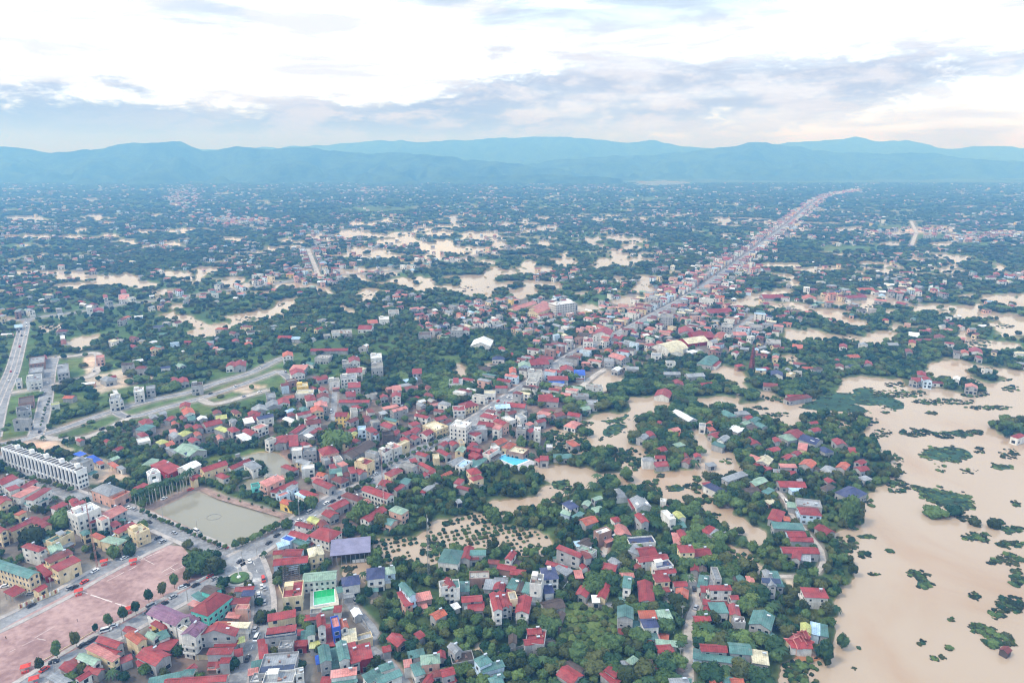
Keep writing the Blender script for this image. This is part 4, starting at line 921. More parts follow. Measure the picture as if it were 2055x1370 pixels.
hand(1370, 822, 5, '''
-110 22 60 117 185 125 1.5 G w g big;345 302 410 322 475 272 1.8 G g w;290 352 400 382 422 352 1 S t g;230 262 330 282 400 252 1 G r g
165 137 165 172 230 170 1.4 F g w;240 142 290 162 332 132 1 S o g;240 182 280 212 312 192 1 S o g;350 22 450 72 532 52 1.4 H t g
600 82 650 97 702 72 1.2 G r g;670 102 720 132 782 92 1 G t g;720 142 790 182 822 152 1 G t g;600 122 620 152 682 127 1 G m g
620 172 680 202 752 177 1 G k g;480 182 550 232 632 192 1 S w g;900 282 930 322 967 292 1.2 G r g;625 292 690 352 770 332 1.2 G r g
960 262 1060 312 1140 292 1.2 H m g;1020 232 1150 282 1222 242 1.1 G r g;1165 292 1330 347 1422 312 1.5 G n g sky;1340 382 1430 432 1487 402 1.4 H n g
1495 297 1550 352 1622 322 1.4 G r g;1165 342 1155 397 1245 402 1.4 S p c;850 392 900 422 982 397 1.2 G r g;1000 472 1040 497 1100 462 1 G r g
1110 422 1150 457 1192 432 1 G r g;1195 522 1290 582 1345 532 1.4 G o g;655 477 745 512 790 482 1.8 G p w;770 482 860 552 907 492 1.8 G c g
700 552 820 612 862 572 1 S r k;985 547 985 577 1150 582 1.7 S p g;975 617 970 647 1150 652 1 S r c;910 602 915 640 975 640 1 S g g
420 682 450 722 652 652 2 S g g;600 742 730 762 852 712 1.4 G m k;780 832 850 847 922 807 1 S t g;600 792 640 830 770 810 1 G k g
825 917 870 947 942 927 .8 S c k;210 757 370 837 437 807 1.2 H n w;215 737 225 765 300 755 1.1 S r g;950 712 980 772 1240 777 1 G r g
1000 792 1100 817 1222 807 .8 S l b;1140 892 1150 962 1400 992 2 F g g;1050 932 1060 977 1145 972 1 S m g;1215 977 1190 1047 1395 1062 2 H r b
860 1082 980 1122 1027 1022 1.2 H r g;885 1132 915 1187 1220 1207 1.4 S t g;1060 1217 1065 1267 1240 1267 1.4 G r b;1090 1272 1085 1312 1310 1322 1.2 G r g
1325 1182 1440 1252 1490 1202 1 G r g;200 1182 260 1242 332 1182 1.2 H r g;240 1252 320 1282 432 1222 1 S g g;0 512 60 542 102 502 1 G d g
110 442 125 475 185 470 1 G r g;0 440 20 475 60 470 1 G d g;240 540 260 570 342 560 .7 S g g;1270 122 1290 142 1362 132 1.4 G r g
1275 192 1320 222 1392 202 1.4 G r g;540 20 560 50 680 40 1.2 H g g;1010 1075 1020 1110 1070 1100 1 S o g;1140 690 1150 720 1200 710 .9 S g g
''')
hand(1500, 850, 2.635, '''
485 212 515 243 542 216 1.2 G o g;560 232 600 252 647 242 1.2 G r g;565 202 600 216 632 202 1.8 G r g;405 227 440 257 468 236 1.2 H g w
495 347 560 402 632 367 1.3 H n g solar;405 292 430 312 457 302 1 G r g;590 287 620 302 657 292 1 S g g;395 332 420 352 466 332 1 H k g
1400 62 1430 77 1472 62 1.5 H r w;1345 1197 1375 1213 1397 1196 .5 G d d;520 130 545 155 585 150 .8 S r g
''')
hand(0, 560, 5, '''
300 792 290 862 445 872 2 F g k;300 897 285 952 420 960 2 F g g;270 972 260 1042 415 1012 2.4 F g w;160 1002 155 1040 215 1037 2 F g w
575 862 575 957 692 960 3 F g g;190 1197 185 1262 340 1272 1.4 F k k;1110 1167 1095 1227 1195 1217 3 F g w;1345 1097 1340 1142 1440 1132 3 F w w
1470 1077 1465 1112 1555 1102 2.4 F g g;1925 1047 1920 1082 2030 1077 2.8 F k g;965 772 960 800 1042 800 2.6 F p p;870 267 865 292 922 292 4 F w w
1810 1252 1800 1292 1902 1282 2.4 G r c;935 305 940 335 1040 320 1.4 G r w;1700 1000 1720 1040 1800 1030 1.4 G r g;1790 1000 1810 1045 1900 1040 1.4 G r g
170 1290 165 1340 290 1340 2 F g g;625 1170 630 1195 725 1195 1.2 G o g;505 1250 510 1275 600 1265 1 F y w;145 470 150 490 230 488 1 S l g
1030 160 1040 190 1080 180 2 G r w;1130 1120 1200 1240 1230 1230 2 F w w;1210 110 1215 150 1270 150 2 G r w;1190 160 1190 210 1300 210 2 F p w
430 770 440 810 460 800 1 G r g;600 570 605 605 655 605 2 F w w;610 610 615 660 665 655 1.4 G d w;1000 1000 1060 1030 1180 1010 1.4 H g g
''')
hand(411, 560, 5, '''
780 742 785 782 885 772 3 G o w;850 872 850 912 1000 912 2 S p g;850 922 870 962 1002 942 2.6 G r w;1000 1172 1020 1222 1115 1202 2.6 H r w
1375 822 1380 862 1470 862 2.5 F s g;1440 792 1450 832 1560 832 2.6 G r w;1415 902 1420 940 1575 932 3 G r w;1360 962 1365 1012 1530 1012 3 F g w
1240 1002 1245 1047 1355 1042 2.4 F s w;1440 1052 1440 1092 1560 1092 2.4 S r g;1415 1142 1420 1182 1515 1182 2.5 S r g;1340 1212 1345 1237 1645 1237 1.2 G r g
1880 1142 1880 1182 1965 1182 3 G r w;1880 1082 1890 1122 1975 1122 3 S p w;1750 1162 1765 1192 1840 1182 1.4 G r g;1660 752 1665 802 1780 802 2.6 F w w
1670 842 1670 902 1790 902 2.8 F s g;1110 762 1100 797 1240 802 1.6 F s g;1060 702 1060 722 1430 717 1.2 G r g;610 1152 620 1202 715 1192 2 F g g
610 1242 620 1292 775 1292 1.4 G g g;720 1212 730 1262 850 1242 1.8 G r w;905 1122 910 1162 1085 1152 1.6 F c w;920 1052 930 1092 1040 1082 2.5 F c y
470 1290 480 1340 640 1330 1.2 G g g;430 1340 440 1375 545 1370 1.5 G r g;230 842 210 882 310 872 1.6 G r w;300 832 290 882 410 852 1.6 G r g
1270 520 1275 550 1360 550 1.6 F s w;1380 512 1385 552 1480 552 2 F s g;1530 472 1535 502 1670 502 1.4 G r w;1745 382 1750 412 1850 400 2.8 F w w
1630 422 1640 447 1740 442 1.4 S o w;720 572 730 592 860 592 1.2 G r g;860 582 870 602 990 602 1.2 G l g;270 612 280 632 350 632 1.5 G r g;400 642 405 662 480 662 1.2 G o g
1840 312 1845 345 1950 342 2 F s w;1060 1292 1070 1342 1190 1332 2 G o c;1100 1242 1105 1292 1230 1292 2 G p g;1120 1160 1130 1200 1250 1190 1.4 G d w
''')
hand(822, 560, 5, '''
1010 292 1060 315 1282 240 2.2 G p c;1225 285 1290 308 1392 250 2.2 G p c;1215 318 1285 342 1445 285 2.8 G p c;1442 236 1470 266 1668 240 5.2 F w w hosp
650 607 612 670 810 672 1.6 G w w;420 487 415 522 530 522 3.6 F s g;95 537 90 572 210 577 2 F k g;530 497 530 522 600 522 2.6 G r w
850 1262 870 1300 1010 1290 1.8 G l w;400 1012 395 1062 530 1042 2 F g w;440 1002 440 1042 490 1035 2.4 S r w;30 912 30 952 120 947 2 S r g
540 1242 560 1292 690 1262 1.8 H r c;430 1280 440 1330 560 1320 1.8 F r w;890 687 895 712 960 712 1.8 G r w;820 782 830 807 950 807 1.2 H n w
1880 502 1840 552 2010 562 2.8 G r w;1740 592 1745 632 1840 622 2.4 F r w;1210 812 1220 862 1400 852 1.8 G r g;1280 792 1290 812 1440 802 2 G r g
930 1232 940 1272 1150 1292 1.5 G r g;1270 1182 1290 1222 1490 1232 1.5 G r g;1300 1162 1310 1202 1440 1192 1.8 G r g;1770 1212 1765 1262 1885 1262 1.5 F g g
1680 1292 1700 1327 1820 1302 1 G m g;1640 1152 1640 1182 1800 1182 1.6 F g g;1770 1062 1770 1092 1940 1092 2 F s w;1090 842 1095 882 1215 882 2 G m b
1200 992 1170 1032 1280 1032 2 F s w;1180 912 1190 952 1330 952 2.8 F s w;1510 882 1520 922 1640 912 1.8 G r w;1650 922 1655 962 1760 962 2 S b b
1950 792 1955 832 2055 832 2.2 F g g;1380 1022 1390 1052 1540 1062 1 S b g;1380 982 1390 1012 1590 1012 1.6 S r g;870 1070 860 1090 980 1092 1.6 G r g
740 1122 745 1152 860 1152 1.6 F c w;1000 892 1005 942 1070 942 2.6 G o w;1550 572 1555 602 1640 602 2 F p g;690 882 690 912 810 912 1.2 G k w
''')
hand(1233, 560, 5, '''
415 672 560 735 740 690 1.4 V c w;600 612 740 650 950 622 1.2 G c r;830 842 970 867 1060 792 1.3 H t g;775 542 800 590 1005 582 1.4 G r r
990 592 1070 602 1115 542 1.4 G o c;470 347 465 382 590 382 4.4 F s g;-60 772 70 812 150 787 3 G p g;435 1112 400 1172 565 1162 1 G r w
880 1042 885 1072 995 1062 1.2 G r g;565 1022 575 1062 690 1052 1.2 G r g;1690 1197 1760 1222 1985 1182 1 H d g;1730 1160 1740 1180 1900 1180 1.3 G r g
525 822 525 842 615 842 2 F g w;370 742 375 772 480 782 2 F g w;1075 447 1075 482 1190 492 3 F s g;1350 452 1350 482 1480 492 2.2 F s g
1200 537 1200 562 1330 562 2.2 G p g;640 492 650 542 790 512 1.5 G r g;720 952 740 982 910 972 1.2 G g g;500 932 505 957 665 957 1.2 G g g
850 192 850 222 990 222 2.4 F s w;500 92 495 122 610 132 2.4 G r c;900 312 950 342 1190 332 1 G r g;0 337 5 357 60 352 1.6 G r g
130 882 125 902 245 907 1.4 S g g;560 700 565 750 690 750 1.2 V c w;1520 602 1520 642 1670 642 2 F s g;1790 662 1785 692 1885 692 1 S o g
1500 1042 1500 1072 1640 1082 1.2 G d g;1570 922 1570 962 1690 972 1.4 G n w;1480 167 1500 192 1710 192 1 G r g;1880 172 1895 202 2020 192 1.2 G o w
''')
hand(1644, 560, 5, '''
980 922 985 955 1070 950 1.4 H r g;950 992 950 1012 1050 1015 1 S r g;1465 1052 1470 1082 1590 1092 2 G p g;205 652 205 682 280 682 2 G r w
395 642 400 662 490 672 1.4 G g w;900 612 900 642 970 642 2.4 G r c;1500 692 1510 732 1640 742 1.4 G r w;1420 712 1430 742 1500 742 1.4 G o w
290 762 300 787 410 782 1.2 G o w;150 802 155 827 210 822 1.4 G r g;160 852 165 882 245 882 1.6 G d w;440 822 450 852 530 847 1.2 G r g
310 862 320 892 430 882 1 G n g;690 642 700 662 800 662 1.2 G g g;900 542 900 572 1000 562 1 S w g;1150 562 1155 592 1270 602 1.4 G d g
860 702 870 732 940 742 1.2 G d g;980 602 990 617 1140 612 1 G d g;400 97 405 112 560 112 1.4 G o c;270 172 290 192 480 182 1 G r g
''')

# ================================================================== special footprints taken before the automatic houses
SPECIAL = {}
def special_rect(key, a, b, c, h, pad=2):
    A, B_, C_ = [Vector(G(p[0], p[1], h + GZ)) for p in (a, b, c)]
    u, v = C_ - B_, A - B_
    if u.length >= v.length:
        un = u.normalized(); vn = Vector((-un.y, un.x)); vn = vn if vn.dot(v) > 0 else -vn; L, W = u.length, abs(v.dot(vn))
    else:
        vn = v.normalized(); un = Vector((-vn.y, vn.x)); un = un if un.dot(u) > 0 else -un; W, L = v.length, abs(u.dot(un))
    m_ = B_ + un * L / 2 + vn * W / 2
    ang = math.atan2(un.y, un.x); occ_rect(m_.x, m_.y, ang, L, W, pad)
    sgn = 1 if (Vector((-un.y, un.x))).dot(vn) > 0 else -1
    if key == 'row' and W > L: L, W = W, L; ang += PI / 2
    SPECIAL[key] = (m_.x, m_.y, ang, L, W, h, sgn)
special_rect('row', (3, 899), (153, 946.5), (176, 939), 13.5)
special_rect('shed', (660, 1092), (664, 1118), (742, 1110), 5)
special_rect('pool', (622, 1184), (622, 1222), (681, 1222), 1.2)
special_rect('hall', (800, 990), (802, 992), (804, 990), 1)
special_rect('bluepool', (975, 915), (1040, 945), (1072, 925), .6)
special_rect('pagoda', (1490, 722), (1497, 745), (1520, 742), 1)
special_rect('temple', (1562, 1285), (1600, 1303), (1635, 1290), 4)
special_rect('tower', (303, 976), (313, 982), (322, 976), 1)
special_rect('frame', (567, 1135), (567, 1166), (602, 1165), 8)
occ_poly(FIELD); occ_poly(PLAZA); occ_poly(POND1)
for s_ in SPEC: occ_rect(s_['cx'], s_['cy'], s_['ang'], s_['L'], s_['W'], .8)
R_ = random.Random(5)
def wch(r, items):
    t_ = sum(w for _, w in items); x = r.random() * t_
    for k, w in items:
        x -= w
        if x <= 0: return k
    return items[-1][0]
RC = [('r', 24), ('p', 15), ('d', 16), ('g', 17), ('t', 4), ('w', 9), ('o', 6), ('n', 3), ('s', 13), ('c', 4), ('l', 2), ('m', 1), ('k', 4)]
WC = [('w', 32), ('c', 9), ('g', 30), ('p', 10), ('b', 5), ('k', 7), ('y', 1)]
def auto(x, y, ang, L, W, f, check=True):
    if check and y < 2400 and abs(x) < 930:
        if occ_rect(x, y, ang, L, W, .5, mark=False): return False
        occ_rect(x, y, ang, L, W, .5)
    f *= .87
    rc = wch(R_, RC); ty = 'F' if rc in 'sw' and f > 1.5 else R_.choice('GGGHS' if f < 3 else 'GSSFG')
    spec(x, y, ang, L, W, f, ty, rc, wch(R_, WC)); return True
# rows of narrow town houses along the highway and side streets
for nm, wd, mk, ln, mkg in RLINES:
    if nm not in ('highway', 'side_road', 'country_road', 'wet_street'): continue
    dens = dict(highway=.9 , side_road=.6, country_road=.16, wet_street=.75)[nm]
    for rowi in (0, 1, 2):
        pos = 0.0; tgt = 0.0
        for a, b in zip(ln[:-1], ln[1:]):
            seg = (b - a).length; d = (b - a) / seg
            while tgt < pos + seg:
                p = a + d * (tgt - pos); wdt = R_.uniform(4.6, 7) * (1 + p.y / 7000)
                for s_ in (-1, 1) if not (p.y > 2400 and rowi == 2) else ():
                    L = R_.uniform(8, 15); n_ = Vector((d.y, -d.x)) * s_
                    off = wd / 2 + 3.8 + L / 2 + rowi * 18 + R_.uniform(0, 2) * (1 + rowi)
                    if R_.random() < dens * (1 if p.y < 1500 else .78) * ((1, .5, .25) if p.y < 1400 else (1, .26, .1))[rowi]:
                        q = p + n_ * off
                        f = R_.choice((1.3, 1.6, 2, 2.4, 2.4, 3, 3.4)) if rowi == 0 else R_.choice((1.2, 1.5, 2, 2.5))
                        auto(q.x, q.y, math.atan2(n_.y, n_.x), L, wdt - .4, f)
                tgt += wdt + (R_.random() < .12) * 5
            pos += seg
# blocks behind
for k, (tp, n_) in enumerate(zip(TOWN[2:], (1500, 420, 330, 160, 260))):
    pts = [G(*p) for p in tp]; xs = [p[0] for p in pts]; ys = [p[1] for p in pts]
    for _ in range(n_):
        x, y = R_.uniform(min(xs), max(xs)), R_.uniform(min(ys), min(max(ys), 2400))
        if y > 2380: continue
        px, py = P(x, y)
        if py > 860: continue
        if cls_at(x, y) not in (5,): continue
        auto(x, y, R_.choice((.62, .62 + PI / 2)) + R_.gauss(0, .12), R_.uniform(6.5, 14), R_.uniform(4.5, 7.5), R_.choice((.9, 1.1, 1.3, 1.5, 2, 2.6)))
# scattered farmhouses in small clusters
def scatter(n_, y0, y1, size=1.0, thr=.47):
    for _ in range(n_):
        y = (R_.random() * (y1 ** 1.7 - y0 ** 1.7) + y0 ** 1.7) ** (1 / 1.7); x = R_.uniform(-.86, .86) * y
        px, py = P(x, y)
        if not (-60 < px < 2120) or py > 830 or py < 352: continue
        cl = cls_at(x, y)
        if cl in (0, 3, 4, 6) or (cl in (2, 9) and R_.random() < .7): continue
        if float(vnoise(x / (95 * size), y / (120 * size), 77)) < thr - .08 * float(vnoise(x / 900, y / 900, 78)): continue
        auto(x, y, R_.choice((.1, .62, 1.2, -.5)) + R_.gauss(0, .2), R_.uniform(6.5, 12.5) * size, R_.uniform(4.5, 7.5) * size, R_.choice((.9, 1, 1.1, 1.3, 1.6, 2, 2.6)) * (size ** .5))
scatter(2300, 640, 1300, 1.0, .50); scatter(4200, 1250, 2400, 1.0, .52); scatter(5200, 2350, 4000, 1.2, .50); scatter(4200, 3900, 6300, 1.5, .46)
for cxp, cyp, n_, rx, ry in ((365, 395, 260, 28, 22), (480, 445, 160, 60, 8), (640, 470, 90, 60, 14), (640, 545, 110, 45, 22), (740, 385, 60, 50, 4), (1700, 600, 90, 120, 20), (1240, 378, 60, 100, 5), (640, 560, 60, 60, 10), (1800, 590, 60, 60, 8), (2020, 560, 40, 60, 10), (1930, 478, 60, 50, 5), (2010, 472, 50, 30, 5), (1800, 470, 30, 60, 10)):
    for _ in range(n_):
        px, py = cxp + R_.gauss(0, rx / 1.6), cyp + R_.gauss(0, ry / 1.6)
        if py < 350: continue
        x, y = G(px, py); sz = 1 + y / 12000
        if cls_at(x, y) in (0, 3): continue
        auto(x, y, R_.uniform(0, 3), R_.uniform(9, 16) * sz, R_.uniform(6, 9) * sz, R_.choice((1.2, 1.6, 2.4, 3)))

def seen_px(s):
    px, py = P(s['cx'], s['cy'], s['f'] * 2); d = math.hypot(math.hypot(s['cx'], s['cy']), CAM_H)
    vis = 1 if (-15 < px < 2070 and py < 1385) else 0
    return vis * (max(s['L'], 4) * max(s['W'], 4) * .6 + s['f'] * 3.3 * (s['L'] + s['W']) * .5) / d ** 2
def is_shed(s): return s['f'] <= 1.25 or s['ty'] == 'K' or s['rc'] == 'k'
for s_ in SPEC:
    s_['v'] = seen_px(s_); s_['shed'] = is_shed(s_); s_['ind'] = False
for flag in (False, True):
    for s_ in sorted([q for q in SPEC if q['shed'] == flag], key=lambda q: -q['v'])[:296]:
        if s_['v'] > 0: s_['ind'] = True

# ------------------------------------------------------------------ labels that single out one thing
LM = [('football field', 200, 1215), ('roundabout', 480, 1160), ('square town pond', 430, 1045), ('green swimming pool', 650, 1202), ('blue swimming pool', 1035, 925),
      ('white terraced row', 90, 930), ('white pavilion tower', 312, 972), ('turquoise school', 425, 1215), ('purple-grey hall', 698, 1100), ('huge round dark tree', 675, 880),
      ('white tower block', 918, 865), ('brick pagoda', 1508, 725), ('white hospital block', 1133, 612), ('long grey warehouse', 1385, 835), ('teal pavilion roof', 905, 1110),
      ('flooded orchard', 930, 1080), ('flood channel bend', 1320, 965), ('flooded temple', 1605, 1295), ('blue-roofed mansion', 1095, 1160), ('back pond', 560, 935),
      ('navy-roofed villa', 1435, 980), ('overgrown clearing', 1190, 1265), ('curved lane', 1645, 1110), ('gravel lane', 1385, 1300), ('cream warehouses', 1350, 695),
      ('highway bend', 1090, 752), ('red lattice mast', 771, 1000), ('dual avenue', 30, 730), ('grassy building plots', 320, 825), ('long brick school', 1070, 620),
      ('tall dark shore trees', 1702, 1020), ('country road junction', 60, 640), ('lane beside the pool', 760, 1290), ('floating plant mats', 1890, 960), ('narrow orchard lane', 1215, 1100), ('flooded river bend', 1480, 780)]
LMW = [(n, G(a, b)) for n, a, b in LM]
ORD = ['nearest', 'second nearest', 'third nearest', 'fourth nearest', 'fifth nearest', 'sixth nearest', 'seventh nearest', 'eighth nearest', 'ninth nearest', 'tenth nearest'] + \
      [w_ + ' nearest' for w_ in ('eleventh twelfth thirteenth fourteenth fifteenth sixteenth seventeenth eighteenth nineteenth twentieth twenty-first twenty-second twenty-third twenty-fourth twenty-fifth twenty-sixth twenty-seventh twenty-eighth twenty-ninth thirtieth thirty-first thirty-second thirty-third thirty-fourth thirty-fifth thirty-sixth thirty-seventh thirty-eighth thirty-ninth fortieth').split()]
PENDING = {}
def rel_label(o, desc, x, y):
    """queue a label: description, then which one by its place beside a landmark"""
    best = min(LMW, key=lambda q: (q[1][0] - x) ** 2 + (q[1][1] - y) ** 2)
    dx, dy = x - best[1][0], y - best[1][1]
    rel = ('right of' if dx > 0 else 'left of') if abs(dx) > abs(dy) else ('behind' if dy > 0 else 'in front of')
    PENDING.setdefault((desc, rel, best[0]), []).append((math.hypot(dx, dy), len(PENDING), o))
def flush_labels():
    for (desc, rel, lm), lst in PENDING.items():
        lst.sort(key=lambda q: q[0])
        for k, (_, _, o) in enumerate(lst):
            o['label'] = f"{desc}, {rel} the {lm}" if len(lst) == 1 else f"{desc}, {ORD[min(k, len(ORD) - 1)]} {rel} the {lm}"
    PENDING.clear()
STN = {1: 'single-storey', 2: 'two-storey', 3: 'three-storey', 4: 'four-storey', 5: 'five-storey', 6: 'six-storey'}
TYN = dict(G='gabled', X='gabled', H='hipped', F='flat', S='lean-to', V='vaulted', K='canopy')

def windows_for(s):
    L, W, f = s['L'], s['W'], s['f']; out_ = []
    c = Vector((s['cx'], s['cy']))
    for k, (nx, ny, ln_, off) in enumerate(((0, -1, L, W / 2), (0, 1, L, W / 2), (1, 0, W, L / 2), (-1, 0, W, L / 2))):
        wn = Vector((nx * math.cos(s['ang']) - ny * math.sin(s['ang']), nx * math.sin(s['ang']) + ny * math.cos(s['ang'])))
        if wn.dot(-c.normalized()) < .12: continue
        oth = W if k < 2 else L
        big = s['extra'] in ('school', 'hall', 'hosp')
        step = 2.7 if big else (3.1 if ln_ <= oth * 1.35 else 5.2)
        n = max(1, min(16 if big else 5, int(ln_ / step)))
        for fl in range(max(1, int(round(f - .1)))):
            zc = 1.7 + 3.3 * fl
            if zc + 1 > f * 3.3 + .7: continue
            for i in range(n):
                t_ = (i + .5) / n * ln_ - ln_ / 2
                x, y = (t_ * (-ny), off * ny) if k < 2 else (off * nx, t_ * nx)
                rz = math.atan2(ny, nx) + PI / 2
                out_.append((x, y, zc, rz, fl == 0 and i == n // 2 and not big))
    return out_

def build_house(s):
    L, W, f, ty = s['L'], s['W'], s['f'], s['ty']; h = f * 3.3 + .7
    if s['rc'] == 'o' and s['wc'] == 'o2': s['wc'] = 'r'
    nm = 'shed' if s['shed'] else 'house'
    o = empty(nm, (s['cx'], s['cy'], GZ), s['ang'])
    o['category'] = nm
    o['group'] = 'low sheds and outbuildings around the houses' if s['shed'] else 'houses of the flooded town and its orchards'
    wm = WM[s['wc']]; rm = RM[s['rc']]
    st_ = STN[max(1, min(6, int(round(f))))]
    wn = WNAME[s['wc']]
    desc = f"{wn if wn != 'red-walled' else 'red'} {'canopy' if ty == 'K' else 'shed'}, {RNAME[s['rc']]} {'sheet roof' if ty == 'K' else TYN[ty] + ' roof'}" if s['shed'] else f"{st_} {wn} house, {RNAME[s['rc']]} {TYN[ty]} roof"
    rel_label(o, desc, s['cx'], s['cy'])
    rr, wl = roof_geo(L, W, h, ty)
    if ty == 'K':
        mb = MB()
        for a in (-1, 1):
            for b in (-1, 0, 1):
                p_ = MB().box(a * (L / 2 - .2), b * (W / 2 - .2), -.6, h, .2, .2)
                p_.build('post', M_STEEL, o)
    else:
        mb = MB().box(0, 0, -1.2, h, L, W)
        b0 = len(mb.v); mb.v += wl.v; mb.f += [tuple(b0 + i for i in q) for q in wl.f]; mb.m += [0] * len(wl.f)
        if f >= 1.8 and ty != 'F':
            for k in range(1, int(f) + (f % 1 > .3)):
                mb.box(0, 0, k * 3.3 + .1, k * 3.3 + .35, L + .18, W + .18)
        mb.build('wall', wm, o)
    roof_o = rr.build('roof', [rm], o)
    if ty == 'F':
        pp = MB(); t_ = .22; ph = h + .95
        for sy_ in (-1, 1): pp.box(0, sy_ * (W / 2 - t_ / 2 + .04), h - .25, ph, L + .08, t_)
        for sx_ in (-1, 1): pp.box(sx_ * (L / 2 - t_ / 2 + .04), 0, h - .25, ph, t_, W - 2 * t_ + .07)
        pp.build('parapet', wm, roof_o)
        if min(L, W) > 5.5 and f >= 2:
            q = MB().box(-L * .22, W * .16, h, h + 2.5, min(4, L * .4), min(3.4, W * .4)); q.box(-L * .22, W * .16, h + 2.5, h + 2.66, min(4, L * .4) + .7, min(3.4, W * .4) + .7)
            q.build('stair_head', wm, o)
    wsx, wsz = R_.uniform(.7, 1.35), R_.uniform(.75, 1.2)
    if ty != 'K':
        for (x, y, z, rz, dr) in windows_for(s) if s['v'] > 0 else ():
            if R_.random() < (.6 if s['shed'] else .1 if s['extra'] == '' else 0): continue
            w_ = D.objects.new('door' if dr else 'window', DOOR if dr else WIN)
            w_.location = (x, y, 1.25 if dr else z); w_.rotation_euler = (0, 0, rz); w_.scale = (wsx, 1, wsz); put(w_, o)
    if f >= 1.8 and s['wc'] in 'wcpbyut' and ty != 'K' and s['extra'] == '' and R_.random() < .75:
        # balcony on the narrower face turned to the camera
        c = Vector((s['cx'], s['cy'])); cand = []
        for nx, ny, ln_, off in ((0, -1, L, W / 2), (0, 1, L, W / 2), (1, 0, W, L / 2), (-1, 0, W, L / 2)):
            wn_ = Vector((nx * math.cos(s['ang']) - ny * math.sin(s['ang']), nx * math.sin(s['ang']) + ny * math.cos(s['ang'])))
            if wn_.dot(-c.normalized()) > .25: cand.append((ln_, nx, ny, off))
        if cand:
            ln_, nx, ny, off = min(cand); lw = min(ln_, 8) * .9
            for k in range(1, int(f + .3)):
                q = MB(); z = 3.3 * k + .2; cx_, cy_ = nx * (off + .62), ny * (off + .62)
                dxs, dys = (lw, 1.2) if ny else (1.2, lw)
                q.box(cx_, cy_, z - .15, z, dxs, dys)
                q.box(nx * (off + 1.17), ny * (off + 1.17), z, z + .9, dxs if ny else .1, .1 if ny else dys)
                for e in (-1, 1):
                    q.box(cx_ + (e * (lw / 2 - .05) if ny else 0), cy_ + (0 if ny else e * (lw / 2 - .05)), z, z + .9, .1 if ny else 1.0, 1.0 if ny else .1)
                q.build('balcony', wm, o)
    if f >= 1.5 and not s['shed'] and R_.random() < .55:
        tkh = h + (.06 if ty == 'F' else (.16 * min(L, W)))
        w_ = D.objects.new('water_tank', TANK); w_.location = (L * .28, -W * .12 if ty == 'F' else W * .12, tkh); w_.scale = (.9,) * 3; put(w_, roof_o)
    if s['extra'].startswith('solar'):
        n = 3 if s['extra'] == 'solar' else 2
        for i in range(n):
            w_ = D.objects.new('solar_panel', SOLAR); w_.location = ((i - (n - 1) / 2) * 4.9, -W * .26, h + .75 if ty not in 'FS' else h + .35); w_.rotation_euler = (.2 if ty in 'GXH' else 0, 0, 0); put(w_, roof_o)
    if s['extra'] == 'sky':
        for i in (-1, 1):
            q = MB().box(i * 3.2, -W * .22, h + .6, h + 1.3, 1.4, 3.2); q.build('skylight', RM['w'], roof_o)
    if s['extra'] == 'blue':
        q = MB().box(0, 0, h + 2.6, h + 3.8, L * .25, W * .2); q.build('cupola', wm, roof_o)
    if not s['shed'] and ty != 'K' and s['extra'] == '' and R_.random() < .55:
        # low lean-to annex on one side
        al = R_.uniform(.45, .85) * L; aw = R_.uniform(2.2, 3.8); ah = R_.uniform(2.6, 3.4); sy_ = R_.choice((-1, 1)); ax_ = R_.uniform(-.5, .5) * (L - al)
        MB().box(ax_, sy_ * (W / 2 + aw / 2), -1, ah, al, aw).build('annex_wall', WM[R_.choice('ggwkc')], o)
        q = MB().box(ax_, sy_ * (W / 2 + aw / 2 + .15), ah, ah + .14, al + .6, aw + .6); q.v = [(x, y, z - (abs(y) - W / 2) * .14 + .35) for x, y, z in q.v]
        q.build('annex_roof', RM[R_.choice('rgtkdspg')], o)
    if ty == 'F' and min(L, W) > 4.5 and R_.random() < .8:
        q = MB()
        for _ in range(R_.randint(2, 5)): q.box(R_.uniform(-.36, .36) * L, R_.uniform(-.36, .36) * W, h + .06, h + R_.uniform(.4, 1.1), R_.uniform(.5, 1.8), R_.uniform(.5, 1.3), R_.uniform(0, 1))
        q.build('rooftop_clutter', WM[R_.choice('gdk')], roof_o)['kind'] = 'stuff'
    if ty in 'GH' and f >= 2.2 and s['extra'] == '' and R_.random() < .4:
        for sx_ in ((-1, 1) if L > 11 else (0,)):
            q = MB(); cx_ = sx_ * L * .25; q.add([(cx_ - 1.1, -W / 2 - .5, h - .1), (cx_ + 1.1, -W / 2 - .5, h - .1), (cx_, -W / 2 - .5, h + 1.3), (cx_, -W * .15, h + 1.25)], [(0, 1, 2), (1, 3, 2), (0, 2, 3)])
            q.build('dormer', [rm], roof_o)
    s['obj'] = o
    return o

